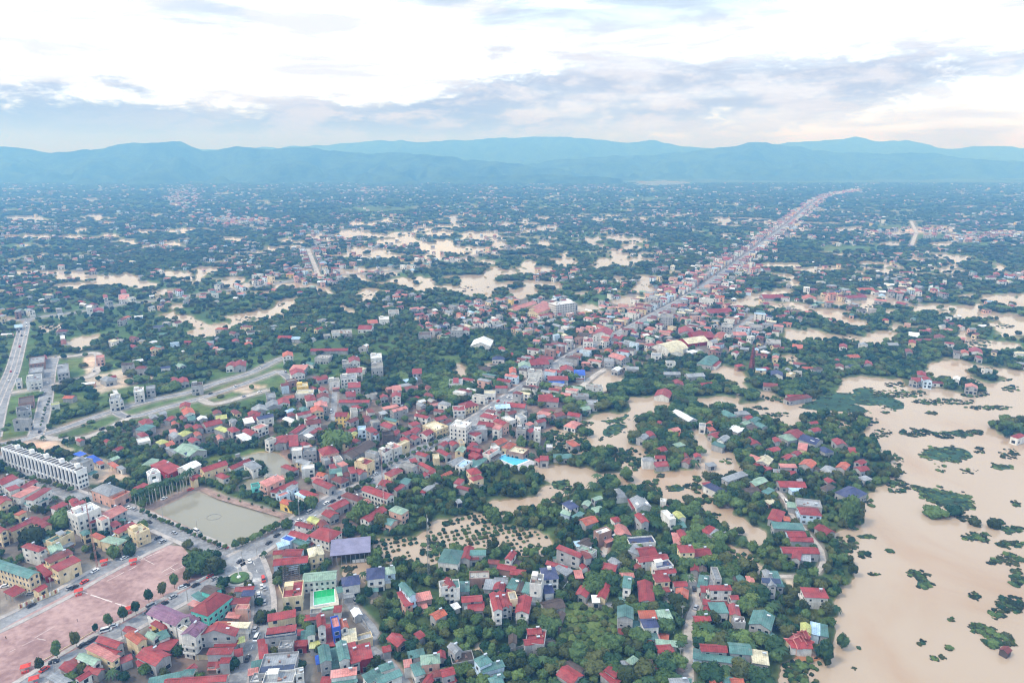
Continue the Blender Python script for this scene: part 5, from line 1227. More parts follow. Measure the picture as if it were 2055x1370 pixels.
MATS = [WM[k] for k in 'wcgkpbytrdu'] + [RM[k] for k in 'rdpotgnbcwkymuls'] + [M_GLASS]
WI = {k: i for i, k in enumerate('wcgkpbytrdu')}; RI = {k: i + 11 for i, k in enumerate('rdpotgnbcwkymuls')}
bulk = MB()
for s in SPEC:
    if s['ind']:
        build_house(s); continue
    L, W, h = s['L'], s['W'], s['f'] * 3.3 + .7
    if s['wc'] == 'o2': s['wc'] = 'r'
    mb = MB(); far = s['cy'] > 1500
    ty = s['ty'] if s['ty'] != 'K' else 'S'
    mb.add([(a * L / 2, b * W / 2, z) for z in (-1, h) for a, b in ((-1, -1), (1, -1), (1, 1), (-1, 1))], [(0, 1, 5, 4), (1, 2, 6, 5), (2, 3, 7, 6), (3, 0, 4, 7)], WI[s['wc']])
    rr, wl = roof_geo(L, W, h, ty, .3)
    if ty in 'GX' and far: rr.f = [q for i, q in enumerate(rr.f) if i % 6 == 0 and i < 12]
    mb.add(rr.v, rr.f, RI[s['rc']]); mb.add(wl.v, wl.f, WI[s['wc']])
    if ty == 'F' and not far:
        for sy_ in (-1, 1): mb.box(0, sy_ * (W / 2 - .1), h - .2, h + .9, L + .06, .22, mi=WI[s['wc']])
        for sx_ in (-1, 1): mb.box(sx_ * (L / 2 - .1), 0, h - .2, h + .9, .22, W - .4, mi=WI[s['wc']])
    if s['cy'] < 2300:
        for (x, y, z, rz, dr) in windows_for(s):
            if R_.random() < .3: continue
            c_, n_ = math.cos(rz), math.sin(rz); w2, h2 = (.9, .9) if not dr else (1.3, 1.2)
            q = [(-w2, -.05, -h2), (w2, -.05, -h2), (w2, -.05, h2), (-w2, -.05, h2)]
            mb.add([(x + a * c_ - b * n_, y + a * n_ + b * c_, z + e) for a, b, e in q], [(0, 1, 2, 3)], len(MATS) - 1)
    c_, n_ = math.cos(s['ang']), math.sin(s['ang'])
    b0 = len(bulk.v)
    bulk.v += [(s['cx'] + x * c_ - y * n_, s['cy'] + x * n_ + y * c_, z + GZ) for x, y, z in mb.v]
    bulk.f += [tuple(b0 + i for i in q) for q in mb.f]; bulk.m += mb.m
o = bulk.build('distant_houses', MATS)
tag(o, 'small red, grey and white houses spread over the plain beyond', kind='stuff')
print('SPEC', len(SPEC), 'hand', sum(s['hand'] for s in SPEC), 'ind', sum(s['ind'] for s in SPEC), 'bulk tris~', sum(len(f) - 2 for f in bulk.f))

# ================================================================== trees
def leaf_mat(name, dk, lt, trans=.0):
    m = D.materials.new(name); m.use_nodes = True; t = NT(m.node_tree)
    o = t.n('ShaderNodeOutputMaterial'); b = t.n('ShaderNodeBsdfPrincipled'); g = t.n('ShaderNodeNewGeometry'); oi = t.n('ShaderNodeObjectInfo')
    n = t.noise(g.outputs['Position'], .55, 3, .6); n2 = t.noise(oi.outputs['Location'], .02, 4, .6)
    f = t.m('ADD', t.m('ADD', t.m('MULTIPLY', n, .5), t.m('MULTIPLY', n2, .9)), t.m('MULTIPLY_ADD', oi.outputs['Random'], .5, -.45))
    col = t.mix(t.smooth(f, .25, .85), dk, lt)
    t.set(b.inputs['Base Color'], col); b.inputs['Roughness'].default_value = .8; b.inputs['Specular IOR Level'].default_value = .12
    t.set(o.inputs[0], b.outputs[0]); return m
M_LEAF = leaf_mat('foliage', (.020, .058, .032), (.120, .185, .060))
M_LEAF2 = leaf_mat('foliage_light', (.055, .105, .035), (.16, .22, .07))
M_LEAF3 = leaf_mat('foliage_olive', (.030, .048, .020), (.11, .125, .045))
M_PALM = leaf_mat('palm_fronds', (.03, .07, .035), (.07, .12, .05))

def ico(sub):
    bm = bmesh.new(); bmesh.ops.create_icosphere(bm, subdivisions=sub, radius=1)
    v = [tuple(q.co) for q in bm.verts]; f = [tuple(q.index for q in p.verts) for p in bm.faces]; bm.free(); return v, f
ICO1, ICO2 = ico(1), ico(2)
def crown_mesh(seed, nl, nleaf, flat=.75, sub=2, leaf=.17, mt=None, spread=.52):
    r = random.Random(seed); mb = MB(); iv, if_ = ICO2 if sub == 2 else ICO1
    lobes = [(0, 0, .62 * flat, .62)]
    for i in range(nl):
        a = 2 * PI * i / nl + r.uniform(-.5, .5); d = r.uniform(.3, spread + .1)
        lobes.append((d * math.cos(a), d * math.sin(a), r.uniform(.35, 1.0) * flat, r.uniform(.28, .48)))
    for (x, y, z, rad) in lobes:
        ph = [r.uniform(0, 6) for _ in range(4)]
        vs = []
        for (a, b, c) in iv:
            k = rad * (1 + .22 * math.sin(5 * a + ph[0]) * math.sin(4.3 * b + ph[1]) + .16 * math.sin(9 * c + ph[2] + 7 * a) + r.uniform(-.09, .09))
            vs.append((x + a * k, y + b * k, max(.02, z + c * k * .85)))
        mb.add(vs, if_)
    for i in range(nleaf):
        x, y, z, rad = r.choice(lobes)
        n = Vector((r.gauss(0, 1), r.gauss(0, 1), r.gauss(.25, .9))).normalized()
        p = Vector((x, y, z)) + Vector((n.x * rad, n.y * rad, n.z * rad * .85)) * r.uniform(.95, 1.32)
        if p.z < 0: continue
        n2 = (n + Vector((r.gauss(0, .5), r.gauss(0, .5), r.gauss(0, .5)))).normalized(); u = n2.orthogonal().normalized(); u.rotate(Matrix.Rotation(r.uniform(0, 6), 3, n2)); v = n2.cross(u)
        s1, s2 = leaf * r.uniform(.5, 1.2), leaf * r.uniform(.4, .9)
        mb.add([p - u * s1, p - v * s2 * .7, p + u * s1, p + v * s2], [(0, 1, 2, 3)])
    me = D.meshes.new('crown'); me.from_pydata(mb.v, [], mb.f); me.materials.append(mt or M_LEAF); me.update(); return me
def trunk_mesh(seed=0):
    r = random.Random(seed); mb = MB(); mb.tube((0, 0, -.3), (0, 0, .75), .055, .035, 7)
    for i in range(5):
        a = i * 1.26 + r.uniform(-.3, .3); mb.tube((0, 0, .4 + .06 * i), (.38 * math.cos(a), .38 * math.sin(a), .85), .026, .012, 5)
    me = D.meshes.new('trunk'); me.from_pydata(mb.v, [], mb.f); me.materials.append(M_TRUNK); me.update(); return me
def palm_crown(seed, n=13):
    r = random.Random(seed); mb = MB()
    for i in range(n):
        a = 2 * PI * i / n + r.uniform(-.15, .15); e = r.uniform(-.1, .9); d = Vector((math.cos(a), math.sin(a), 0)); sd_ = Vector((-d.y, d.x, 0)); prev = None
        for k in range(5):
            t_ = k / 4; p = d * (t_ * 1.0) + Vector((0, 0, e * t_ * .9 - t_ * t_ * (.8 + .4 * e))); wd = .15 * math.sin(PI * min(.97, t_ * .85 + .15)) + .01
            cur = [p - sd_ * wd - Vector((0, 0, wd * .5)), p, p + sd_ * wd - Vector((0, 0, wd * .5))]
            if prev: mb.add(prev + cur, [(0, 1, 4, 3), (1, 2, 5, 4)])
            prev = cur
    me = D.meshes.new('crown'); me.from_pydata(mb.v, [], mb.f); me.materials.append(M_PALM); me.update(); return me
CROWNS = [crown_mesh(10 + i, 8 + i % 3, 700, .62 + .08 * (i % 4), 2, .12, {4: M_LEAF2, 6: M_LEAF3, 2: M_LEAF3}.get(i, M_LEAF)) for i in range(7)]
TALLC = [crown_mesh(40 + i, 9, 560, 1.15, 2, .12, M_LEAF3 if i == 1 else M_LEAF, spread=.36) for i in range(3)]
M_SCRUB = leaf_mat('scrub', (.020, .036, .022), (.070, .085, .038))
SCRUB = [crown_mesh(70 + i, 6, 420, .55, 1, .13, M_SCRUB, spread=.85) for i in range(2)]
TRUNKS = [trunk_mesh(i) for i in range(3)]
PALMC = [palm_crown(i) for i in range(3)]

def tree(x, y, r, h, kind='tree', crown=None, name='tree', cat='tree', group='trees among the houses and orchards', desc=None, z=GZ, lowc=.28):
    o = empty(name, (x, y, z)); o['category'] = cat; o['group'] = group
    cm = crown or R_.choice(CROWNS)
    zs = h * (1 - lowc) / 1.25
    c = D.objects.new('crown', cm); c.scale = (r, r, zs); c.location = (0, 0, h * lowc); c.rotation_euler = (0, 0, R_.uniform(0, 6)); put(c, o)
    tk = D.objects.new('trunk', R_.choice(TRUNKS)); tk.scale = (max(r, 1.2), max(r, 1.2), h * .78); put(tk, o)
    rel_label(o, desc or 'rounded green tree', x, y)
    return o
PTS = []      # bulk trees: x, y, z, sx, sz, kind index
def wadd(x, y, z, r, h, k): PTS.append((x, y, z, r, h, k))
def taken(x, y):
    i, j = int(x + 950), int(y - 60)
    return 0 <= i < 1900 and 0 <= j < 2400 and OCC[j, i]
CAND = []
def band(y0, y1, sp_, r0, h0, keep, kinds, far=False):
    ys = np.arange(y0, y1, sp_); r = np.random.RandomState(int(y0))
    for y in ys:
        hw = y * .80 + 45; xs = np.arange(-hw, hw, sp_)
        X_ = xs + r.uniform(-.42, .42, len(xs)) * sp_; Y_ = y + r.uniform(-.42, .42, len(xs)) * sp_
        Cc = cls_at(X_, Y_); rnd = r.rand(len(xs)); cl = vnoise(X_ / 28, Y_ / 28, 900); cl2 = vnoise(X_ / 90, Y_ / 90, 905)
        sz = r.uniform(.65, 1.35, len(xs)); kk = r.rand(len(xs))
        for i in range(len(xs)):
            c = Cc[i]
            if c in (0, 6, 3, 4): continue
            pk = {1: keep * (.72 + .45 * cl[i]), 8: keep * .9, 5: .34 if not far else .2, 2: .04, 7: .06, 9: .30 if not far else .42}[c]
            if rnd[i] > pk: continue
            x, y_ = float(X_[i]), float(Y_[i])
            if taken(x, y_): continue
            if y0 > 500 and (cls_at(x, y_ - r0 * 1.7) in (0, 3) or cls_at(x + r0, y_) in (0, 3) or cls_at(x - r0, y_) in (0, 3)): continue
            s = float(sz[i]) * (1.0 + .55 * (cl2[i] > .68))
            CAND.append((x, y_, r0 * s, h0 * (.7 + .5 * s) * (1 if c != 2 else .5), kinds[int(kk[i] * len(kinds))]))
KN = [0, 1, 2, 3, 5, 6, 0, 1, 2, 3, 4, 6, 4, 7, 4, 10, 10, 8]
band(120, 560, 4.7, 2.8, 4.8, .84, KN)
band(560, 1000, 6.2, 3.6, 5.0, .87, [0, 1, 2, 3, 4, 5, 6, 7])
band(1000, 1700, 8.2, 4.2, 5.0, .82, [0, 1, 2, 3, 5, 6, 4, 8], True)
band(1700, 3000, 13, 5.6, 5.2, .74, [0, 1, 2, 3, 5, 6], True)
band(3000, 6400, 25, 9.5, 7, .72, [0, 1, 2, 3], True)
for i, c in enumerate(CAND):
    x, y, r, h, k = c
    wadd(x, y, GZ - .2, r, h, k)
for poly_, n_ in (([(1120, 1205), (1200, 1190), (1245, 1230), (1255, 1295), (1180, 1335), (1100, 1300)], 420), ([(880, 1130), (940, 1120), (940, 1180), (890, 1190)], 80), ([(100, 868), (150, 855), (250, 838), (180, 870)], 14), ([(800, 1030), (860, 1040), (830, 1062)], 60)):
    xs_ = [q[0] for q in poly_]; ys_ = [q[1] for q in poly_]
    for _ in range(n_):
        px, py = R_.uniform(min(xs_), max(xs_)), R_.uniform(min(ys_), max(ys_)); x, y = G(px, py)
        if cls_at(x, y) == 2 and not taken(x, y): r = R_.uniform(.6, 2.3); wadd(x, y, GZ - .3, r, r * R_.uniform(.8, 1.6), R_.choice((4, 4, 4, 0, 2, 10)))
# ---- trees standing in flood water: orchards in rows and loose shrubs
def orchard(x0, y0, x1, y1, ang, sp_, r0):
    c, s_ = math.cos(ang), math.sin(ang); cx, cy = (x0 + x1) / 2, (y0 + y1) / 2; n = int(math.hypot(x1 - x0, y1 - y0) / sp_ / 2) + 1
    for i in range(-n, n + 1):
        for j in range(-n, n + 1):
            x = cx + i * sp_ * c - j * sp_ * 1.15 * s_ + R_.uniform(-.6, .6); y = cy + i * sp_ * s_ + j * sp_ * 1.15 * c + R_.uniform(-.6, .6)
            if cls_at(x, y) == 4 and not taken(x, y) and R_.random() < .86:
                r = r0 * R_.uniform(.6, 1.3); wadd(x, y, -.7, r, r * 1.25 + .6, R_.choice((0, 1, 2, 5)))
orchard(-160, 280, 80, 480, .35, 3.7, 1.5); orchard(20, 480, 200, 700, .5, 5.0, 1.7); orchard(130, 220, 330, 420, .2, 4.8, 1.6)
orchard(200, 500, 620, 900, .3, 6, 2.1); orchard(-750, 800, -550, 1100, .3, 7, 2)
SHR = '''1838 868 34 8 60;1905 872 34 7 46;1952 868 24 5 22;1800 925 14 16 20;1796 948 16 8 26;1945 945 20 5 12;1890 940 10 8 8;1800 975 22 14 44;1965 905 10 6 8;2025 910 22 10 22;1935 868 40 4 14
2040 1010 10 6 8;1960 1078 30 9 34;2028 1092 28 8 30;2024 1122 26 12 44;2042 1158 16 18 40;1990 1125 10 6 6;1955 1195 12 6 14;2028 1212 24 18 52;2002 1232 14 12 14;1962 1260 18 10 26;2004 1285 32 14 62;1990 1264 10 6 9
1908 1242 5 3 4;1905 1299 5 3 8;1875 1322 3 2 2;1890 1319 4 3 3;1732 1112 12 6 12;1758 1152 10 2 4;1784 1105 8 3 5;1700 1090 20 18 40;1690 1120 12 12 24;1712 1055 8 8 10;1745 1010 8 10 8
1760 795 36 5 46;1800 790 60 8 90;1895 806 66 6 96;1985 818 50 4 56;1980 760 50 7 50;1800 772 24 6 34;1960 792 30 5 30;1900 770 20 4 20;2030 780 20 6 22;1990 735 10 4 8;1870 828 14 3 14;1780 828 8 2 6
1940 1040 22 6 16;2000 1048 14 6 22;2042 1060 22 3 14;1770 870 20 10 26;1745 845 20 8 30;1720 850 16 8 26;1560 832 30 5 24;1630 845 12 6 14;1520 820 20 4 14;1250 915 20 14 60;1225 935 20 10 36;1275 935 10 8 20;1325 895 12 8 18
1290 980 14 8 22;1400 1005 26 8 30;1430 1035 16 6 16;1400 960 10 6 14;1390 975 14 6 16;1150 985 18 6 20;1120 1002 14 4 12;1180 850 10 4 8;1205 880 6 5 6;1460 925 12 6 8;1350 938 20 3 12;1325 955 10 3 6;1420 1055 10 5 6;1480 1062 8 5 6
1100 870 30 8 46;1165 890 18 10 30;1060 1020 20 4 14;1010 1030 14 3 10;900 1050 10 5 10;870 1100 24 14 40;1075 1100 16 10 12;1600 1340 24 20 44;1640 1310 10 10 12;700 1140 14 8 10;1900 990 6 4 6;1850 1290 6 4 3;1720 1300 5 3 2;1710 1340 5 2 2
950 580 36 6 10;1460 608 14 4 8;1290 575 10 8 6;720 590 30 6 20;560 610 14 6 14;500 640 30 4 22;400 645 30 8 20;1700 680 20 5 16;1960 690 30 8 40;1930 650 20 3 12;1980 668 26 4 18;2020 655 20 4 14;1750 614 16 4 16;1570 615 14 5 10;1590 722 8 8 8'''
for p_ in HYA:
    xs_ = [q[0] for q in p_]; ys_ = [q[1] for q in p_]
    for _ in range(int(60 + (max(xs_) - min(xs_)) * (max(ys_) - min(ys_)) * .12)):
        px, py = R_.uniform(min(xs_) - 6, max(xs_) + 6), R_.uniform(min(ys_) - 2, max(ys_) + 2); x, y = G(px, py)
        c0 = cls_at(x, y); edge = any(cls_at(x + a, y + b) != 6 for a, b in ((4, 0), (-4, 0), (0, 5), (0, -5)))
        if c0 == 6 and (edge or R_.random() < .2) or c0 == 0 and R_.random() < .06 and any(cls_at(x + a, y + b) == 6 for a, b in ((5, 0), (-5, 0), (0, 6), (0, -6))):
            r = R_.uniform(.5, 1.6); wadd(x, y, -.25, r * 1.3, R_.uniform(.5, 1.1), R_.choice((11, 12, 4)))
for it in SHR.replace('\n', ';').split(';'):
    cx, cy, rx, ry, n = [float(v) for v in it.split()]
    for _ in range(int(n * 1.7)):
        a, q = R_.uniform(0, 2 * PI), math.sqrt(R_.random()); px, py = cx + rx * q * math.cos(a), cy + ry * q * math.sin(a)
        x, y = G(px, py)
        if cls_at(x, y) not in (0, 4) or taken(x, y): continue
        r = R_.uniform(.5, 1.35) ** 1.4 * (1 + y / 4500) * (1.5 if R_.random() < .1 else 1); wadd(x, y, -.8, r * R_.uniform(.9, 1.5), r * .8 + .9, R_.choice((11, 12, 11, 12, 1, 5)))

# ---- individual trees: the few hundred that show largest
def px_size(q): return q[3] * q[4] / (q[0] ** 2 + q[1] ** 2 + CAM_H ** 2)
vis = [q for q in PTS if -10 < P(q[0], q[1])[0] < 2065 and P(q[0], q[1], q[4])[1] < 1372]
vis.sort(key=lambda q: -px_size(q))
top = set(id(q) for q in vis[:236]); PT2 = []
for q in PTS:
    if id(q) in top:
        x, y, z, r, h, k = q
        tone = {4: 'light green bushy tree', 7: 'tall narrow dark tree', 8: 'tall narrow dark tree', 9: 'tall narrow dark tree', 10: 'small palm'}.get(k, 'rounded dark green tree')
        wet = z < 0
        if k == 10: tree(x, y, r * .8, h * 1.1, crown=PALMC[0], name='palm_tree', cat='palm', group='palms in the gardens', desc='short palm with arching fronds', z=z, lowc=.75)
        else: tree(x, y, r, h, crown=(CROWNS + TALLC + PALMC[:1] + SCRUB)[k], desc=(('broad ' if r > 3.4 else 'small ' if r < 2 else '') + tone) if not wet else 'shrubby tree standing in flood water', z=z)
    else: PT2.append(q)
PTS = PT2
# hand-placed big trees (base pixel, width px, height px)
for px, py, wp, hp, ds, tall in ((675, 906, 66, 52, 'huge round dark tree towering over red roofs', 0), (400, 1148, 62, 50, 'wide spreading tree at the field corner', 0), (432, 1150, 44, 40, 'spreading tree beside the roundabout road', 0),
    (70, 1100, 54, 52, 'big dark tree beside the red school roof', 0), (128, 1062, 50, 46, 'dense dark round tree in front of white flats', 0), (1700, 1055, 46, 56, 'tall dark tree on the flood edge', 1), (1718, 1050, 30, 44, 'dark shore tree at the flood edge', 1),
    (990, 1048, 34, 34, 'lone dark tree in the flooded orchard', 0), (730, 1045, 50, 50, 'leafy green tree beside the long white hall', 0), (765, 1060, 36, 36, 'dark green tree behind the grey-purple hall', 0), (700, 1075, 30, 24, 'green tree beside the big red roof', 0),
    (597, 1030, 34, 34, 'green tree on the pond bank', 0), (624, 1020, 32, 32, 'yellow-green tree on the pond bank', 0), (575, 1060, 26, 24, 'green tree at the pond corner', 0), (1790, 955, 30, 26, 'bushy tree standing off the shore', 0), (1875, 1034, 50, 22, 'light green bush on the plant mat', 0), (1915, 1033, 34, 22, 'light green bush at the mat end', 0),
    (1955, 1052, 26, 18, 'tree standing in the flood', 0), (1992, 1058, 26, 26, 'dark tree standing in the flood', 0), (1655, 1330, 34, 44, 'dark tree beside the flooded temple', 1), (1690, 1300, 26, 30, 'green tree on the flood edge', 0), (1255, 958, 24, 22, 'dark tree on the channel bank', 0), (1258, 966, 30, 26, 'tall tree on the channel bank', 1),
    (230, 1122, 26, 30, 'green roadside tree by the school wall', 0), (262, 1115, 26, 32, 'green roadside tree near the field corner', 0), (650, 1150, 20, 20, 'bright green garden tree', 0), (1280, 1165, 22, 24, 'dark tree in front of red roofs', 0), (560, 1165, 24, 24, 'dark street tree at the plaza', 0), (572, 1155, 24, 26, 'green street tree at the plaza', 0),
    (520, 1215, 20, 20, 'street tree beside the south road', 0), (525, 1250, 30, 30, 'leafy tree beside the south road', 0), (545, 1245, 24, 22, 'tree leaning over the south road', 0), (470, 1345, 24, 28, 'green tree in the house yard', 0), (1330, 885, 30, 24, 'tree on the flooded bank', 0), (1450, 1015, 40, 30, 'dense tree above the channel', 0)):
    x, y = G(px, py); d = math.hypot(y * cp + CAM_H * sp, 0); r = wp * d / FOC / 2; h = hp * d / FOC * 1.0
    tree(x, y, r, h, crown=R_.choice(TALLC if tall else CROWNS[:4]), desc=ds, lowc=.12, z=GZ if px < 1740 else -.6)
    for _ in range(2):
        a = R_.uniform(0, 6); PTS.append((x + r * .5 * math.cos(a), y + r * .5 * math.sin(a), GZ - .3, r * .5, h * .5, R_.choice((0, 1, 2, 3)))) if px < 1740 else None
# street trees: field edge, pond banks
def line_trees(a, b, n, wd_px, desc, group, cr, nm='street_tree', jit=.6):
    A = Vector(G(*a)); B_ = Vector(G(*b))
    for i in range(n):
        p = A.lerp(B_, (i + .5) / n) + Vector((R_.uniform(-jit, jit), R_.uniform(-jit, jit))); d = p.y * cp + CAM_H * sp
        r = wd_px * d / FOC / 2 * R_.uniform(.8, 1.2)
        tree(p.x, p.y, r, r * R_.uniform(1.9, 2.4), crown=R_.choice(cr), name=nm, cat='street tree', group=group, desc=desc, lowc=.3)
for px, py in ((82, 1347), (116, 1322), (154, 1299), (193, 1272), (220, 1262), (249, 1250), (274, 1236), (300, 1213), (328, 1198), (351, 1182), (377, 1170)):
    x, y = G(px, py); rr_ = R_.uniform(2.2, 3.0) * (.7 if px in (82, 193) else 1)
    tree(x, y, rr_, rr_ * 2.9, crown=R_.choice(TALLC), name='street_tree', cat='street tree', group='slim trees along the football field', desc='slim tree', lowc=.26)
line_trees((283, 1030), (456, 1106), 19, 10.5, 'small round pond-side tree', 'small trees round the town pond', CROWNS)
line_trees((470, 1105), (560, 1062), 10, 16, 'leafy pond-bank tree', 'small trees round the town pond', CROWNS)
line_trees((430, 995), (560, 1030), 6, 6, 'sapling on the pond path', 'small trees round the town pond', CROWNS)
line_trees((20, 955), (150, 990), 12, 12, 'leafy street tree', 'street trees in front of the terraced row', CROWNS)
line_trees((700, 1000), (745, 968), 4, 15, 'highway street tree', 'street trees along the highway', CROWNS)
line_trees((765, 945), (900, 880), 12, 12, 'highway street tree', 'street trees along the highway', CROWNS)
line_trees((100, 800), (82, 860), 9, 5, 'roadside sapling', 'saplings in the new plots', CROWNS)
# royal palms along the pond
A = Vector(G(272, 1026)); B_ = Vector(G(392, 976))
for i in range(18):
    p = A.lerp(B_, (i + .3) / 18) + Vector((R_.uniform(-.5, .5), R_.uniform(-.5, .5)))
    o = empty('palm_tree', (p.x, p.y, GZ)); o['category'] = 'palm'; o['group'] = 'royal palms lining the town pond'
    h = R_.uniform(11, 13.5)
    q = MB().tube((0, 0, -.5), (0, 0, h), .34, .2, 8); tk = q.build('trunk', M_PALMT, o)
    c = D.objects.new('crown', R_.choice(PALMC)); c.scale = (3.7, 3.7, 3.4); c.location = (0, 0, h); c.rotation_euler = (0, 0, R_.uniform(0, 6)); put(c, o)
    rel_label(o, 'tall royal palm', p.x, p.y)

# ---- bulk trees as instances
SRC = D.collections.new('tree_sources')
for i, me_ in enumerate(CROWNS + TALLC + PALMC[:1] + SCRUB):
    m2 = me_.copy(); co = np.empty(len(m2.vertices) * 3); m2.vertices.foreach_get('co', co); co = co.reshape(-1, 3)
    co[:, 2] = co[:, 2] / 1.25 * .82 + .18
    if i == 10: co[:, 2] = co[:, 2] + .5
    m2.vertices.foreach_set('co', co.ravel()); m2.update()
    SRC.objects.link(D.objects.new('tree_source_%02d' % i, m2))
def instance_stuff(name, pts, label):
    P_ = np.array(pts); me = D.meshes.new(name); me.vertices.add(len(P_)); me.vertices.foreach_set('co', P_[:, :3].astype(np.float32).ravel())
    a = me.attributes.new('idx', 'INT', 'POINT'); a.data.foreach_set('value', P_[:, 5].astype(np.int32))
    a = me.attributes.new('scl', 'FLOAT_VECTOR', 'POINT'); a.data.foreach_set('vector', P_[:, [3, 3, 4]].astype(np.float32).ravel())
    a = me.attributes.new('rot', 'FLOAT_VECTOR', 'POINT'); rr = np.zeros((len(P_), 3), np.float32); rr[:, 2] = RNG.uniform(0, 6.28, len(P_)); a.data.foreach_set('vector', rr.ravel())
    me.update(); o = put(D.objects.new(name, me))
    ng = D.node_groups.new(name, 'GeometryNodeTree'); ng.interface.new_socket('Geometry', in_out='INPUT', socket_type='NodeSocketGeometry'); ng.interface.new_socket('Geometry', in_out='OUTPUT', socket_type='NodeSocketGeometry')
    N, Lk = ng.nodes, ng.links; gi, go = N.new('NodeGroupInput'), N.new('NodeGroupOutput'); ip = N.new('GeometryNodeInstanceOnPoints'); ci = N.new('GeometryNodeCollectionInfo')
    ci.inputs['Collection'].default_value = SRC; ci.inputs['Separate Children'].default_value = True; ci.inputs['Reset Children'].default_value = True
    def at(n, ty):
        q = N.new('GeometryNodeInputNamedAttribute'); q.data_type = ty; q.inputs['Name'].default_value = n; return q.outputs[0]
    Lk.new(gi.outputs[0], ip.inputs['Points']); Lk.new(ci.outputs[0], ip.inputs['Instance']); ip.inputs['Pick Instance'].default_value = True
    Lk.new(at('idx', 'INT'), ip.inputs['Instance Index']); Lk.new(at('scl', 'FLOAT_VECTOR'), ip.inputs['Scale']); Lk.new(at('rot', 'FLOAT_VECTOR'), ip.inputs['Rotation']); Lk.new(ip.outputs[0], go.inputs[0])
    md = o.modifiers.new('trees', 'NODES'); md.node_group = ng
    tag(o, label, kind='stuff'); return o
instance_stuff('orchard_trees', PTS, 'dark green mass of orchard and garden trees over the plain')
print('TREES', len(PTS))

# ================================================================== particular buildings and features
def lt(key, name, label, cat):
    cx, cy, ang, L, W, h, sg = SPECIAL[key]
    o = empty(name, (cx, cy, GZ), ang); tag(o, label, cat); return o, L, W, h, sg
def face_sign(key):
    cx, cy, ang, L, W, h, sg = SPECIAL[key]; n = Vector((math.sin(ang), -math.cos(ang)))
    return 1 if n.dot(Vector((-cx, -cy))) > 0 else -1      # 1: local -Y faces the camera
# football field
M_FIELD = mat('pink_dirt', (.36, .245, .225), .95, .34, .035, c2=(.25, .155, .145), fine=.35, spec=.08)
sheet('football_field', FIELD, .655, M_FIELD)
sheet('plaza_surface', PLAZA, .76, M_ASPH)
fl = MB()
for a, b, wd in (((165, 1189), (263, 1222), .8), ((205, 1172), (275, 1137), .5), ((325, 1150), (358, 1130), .4), ((330, 1156), (368, 1138), .4), ((75, 1283), (92, 1286), .4), ((70, 1282), (110, 1258), .3), ((275, 1128), (330, 1104), .5), ((268, 1112), (310, 1134), .4), ((20, 1310), (80, 1280), .25), ((342, 1140), (352, 1146), .4)):
    A, B_ = Vector(G(*a)), Vector(G(*b)); d = (B_ - A).normalized(); n_ = Vector((d.y, -d.x)) * wd / 2
    k = max(1, int((B_ - A).length / 2.2))
    for i in range(k):
        if R_.random() < .1: continue
        p, q = A.lerp(B_, i / k), A.lerp(B_, (i + .99) / k); j = R_.uniform(-.12, .12); w_ = n_ * R_.uniform(.6, 1.1)
        fl.add([(p.x - w_.x + j, p.y - w_.y, .68), (p.x + w_.x + j, p.y + w_.y, .68), (q.x + w_.x + j, q.y + w_.y, .68), (q.x - w_.x + j, q.y - w_.y, .68)], [(0, 1, 2, 3)])
tag(fl.build('field_marking', mat('chalk', (.62, .53, .5), .95, .3, .8)), kind='structure')
def tent(px, py, w_, label):
    x, y = G(px, py); o = empty('marquee', (x, y, GZ), .5); tag(o, label, 'marquee', 'red marquees round the football field')
    for a in (-1, 1):
        for b in (-1, 1): MB().box(a * w_ / 2, b * w_ / 2.6, 0, 2.1, .12, .12).build('post', M_STEEL, o)
    r = MB(); e = w_ / 2 + .3; g = w_ / 2.6 + .3
    r.add([(-e, -g, 2.0), (e, -g, 2.0), (e, g, 2.0), (-e, g, 2.0), (-e * .5, 0, 2.8), (e * .5, 0, 2.8)], [(0, 1, 5, 4), (1, 2, 5), (2, 3, 4, 5), (3, 0, 4)]); r.build('canopy', M_REDP, o)
    for k in range(3): MB().box((k - 1) * w_ * .3, -g - .8, 0, 1.1, w_ * .22, .5).build('banner', M_REDP, o)
tent(159, 1192, 3.4, 'red marquee at the touchline where the halfway line ends'); tent(268, 1131, 3.4, 'red marquee beside the far touchline near the road'); tent(258, 1228, 3.4, 'red marquee behind the slim trees on the near touchline')
tent(53, 1345, 3.4, 'red marquee at the near corner of the field'); tent(210, 1132, 3.4, 'red marquee beside the roadside trees outside the school wall'); tent(70, 1369, 3.4, 'red marquee cut by the bottom edge beside the field')
# painted wall with coloured panels
A, B_ = Vector(G(40, 1224)), Vector(G(121, 1190)); d = (B_ - A).normalized(); ang = math.atan2(d.y, d.x); ln_ = (B_ - A).length
o = empty('boundary_wall', (*(A.lerp(B_, .5)), GZ), ang); tag(o, 'low wall of orange and white painted panels along the field road', 'wall')
MB().box(0, 0, -.3, .5, ln_, .35).build('footing', WM['c'], o)
n = 14; cols_ = [RM['o'], M_WHITE, RM['o'], WM['c'], M_WHITE, RM['c']]
for i in range(n):
    x = -ln_ / 2 + (i + .5) * ln_ / n
    MB().box(x, 0, .5, 2.4, ln_ / n - .5, .18).build('panel', cols_[i % 6], o); MB().box(x - ln_ / n / 2, 0, .5, 2.7, .4, .4).build('pillar', WM['c'], o)
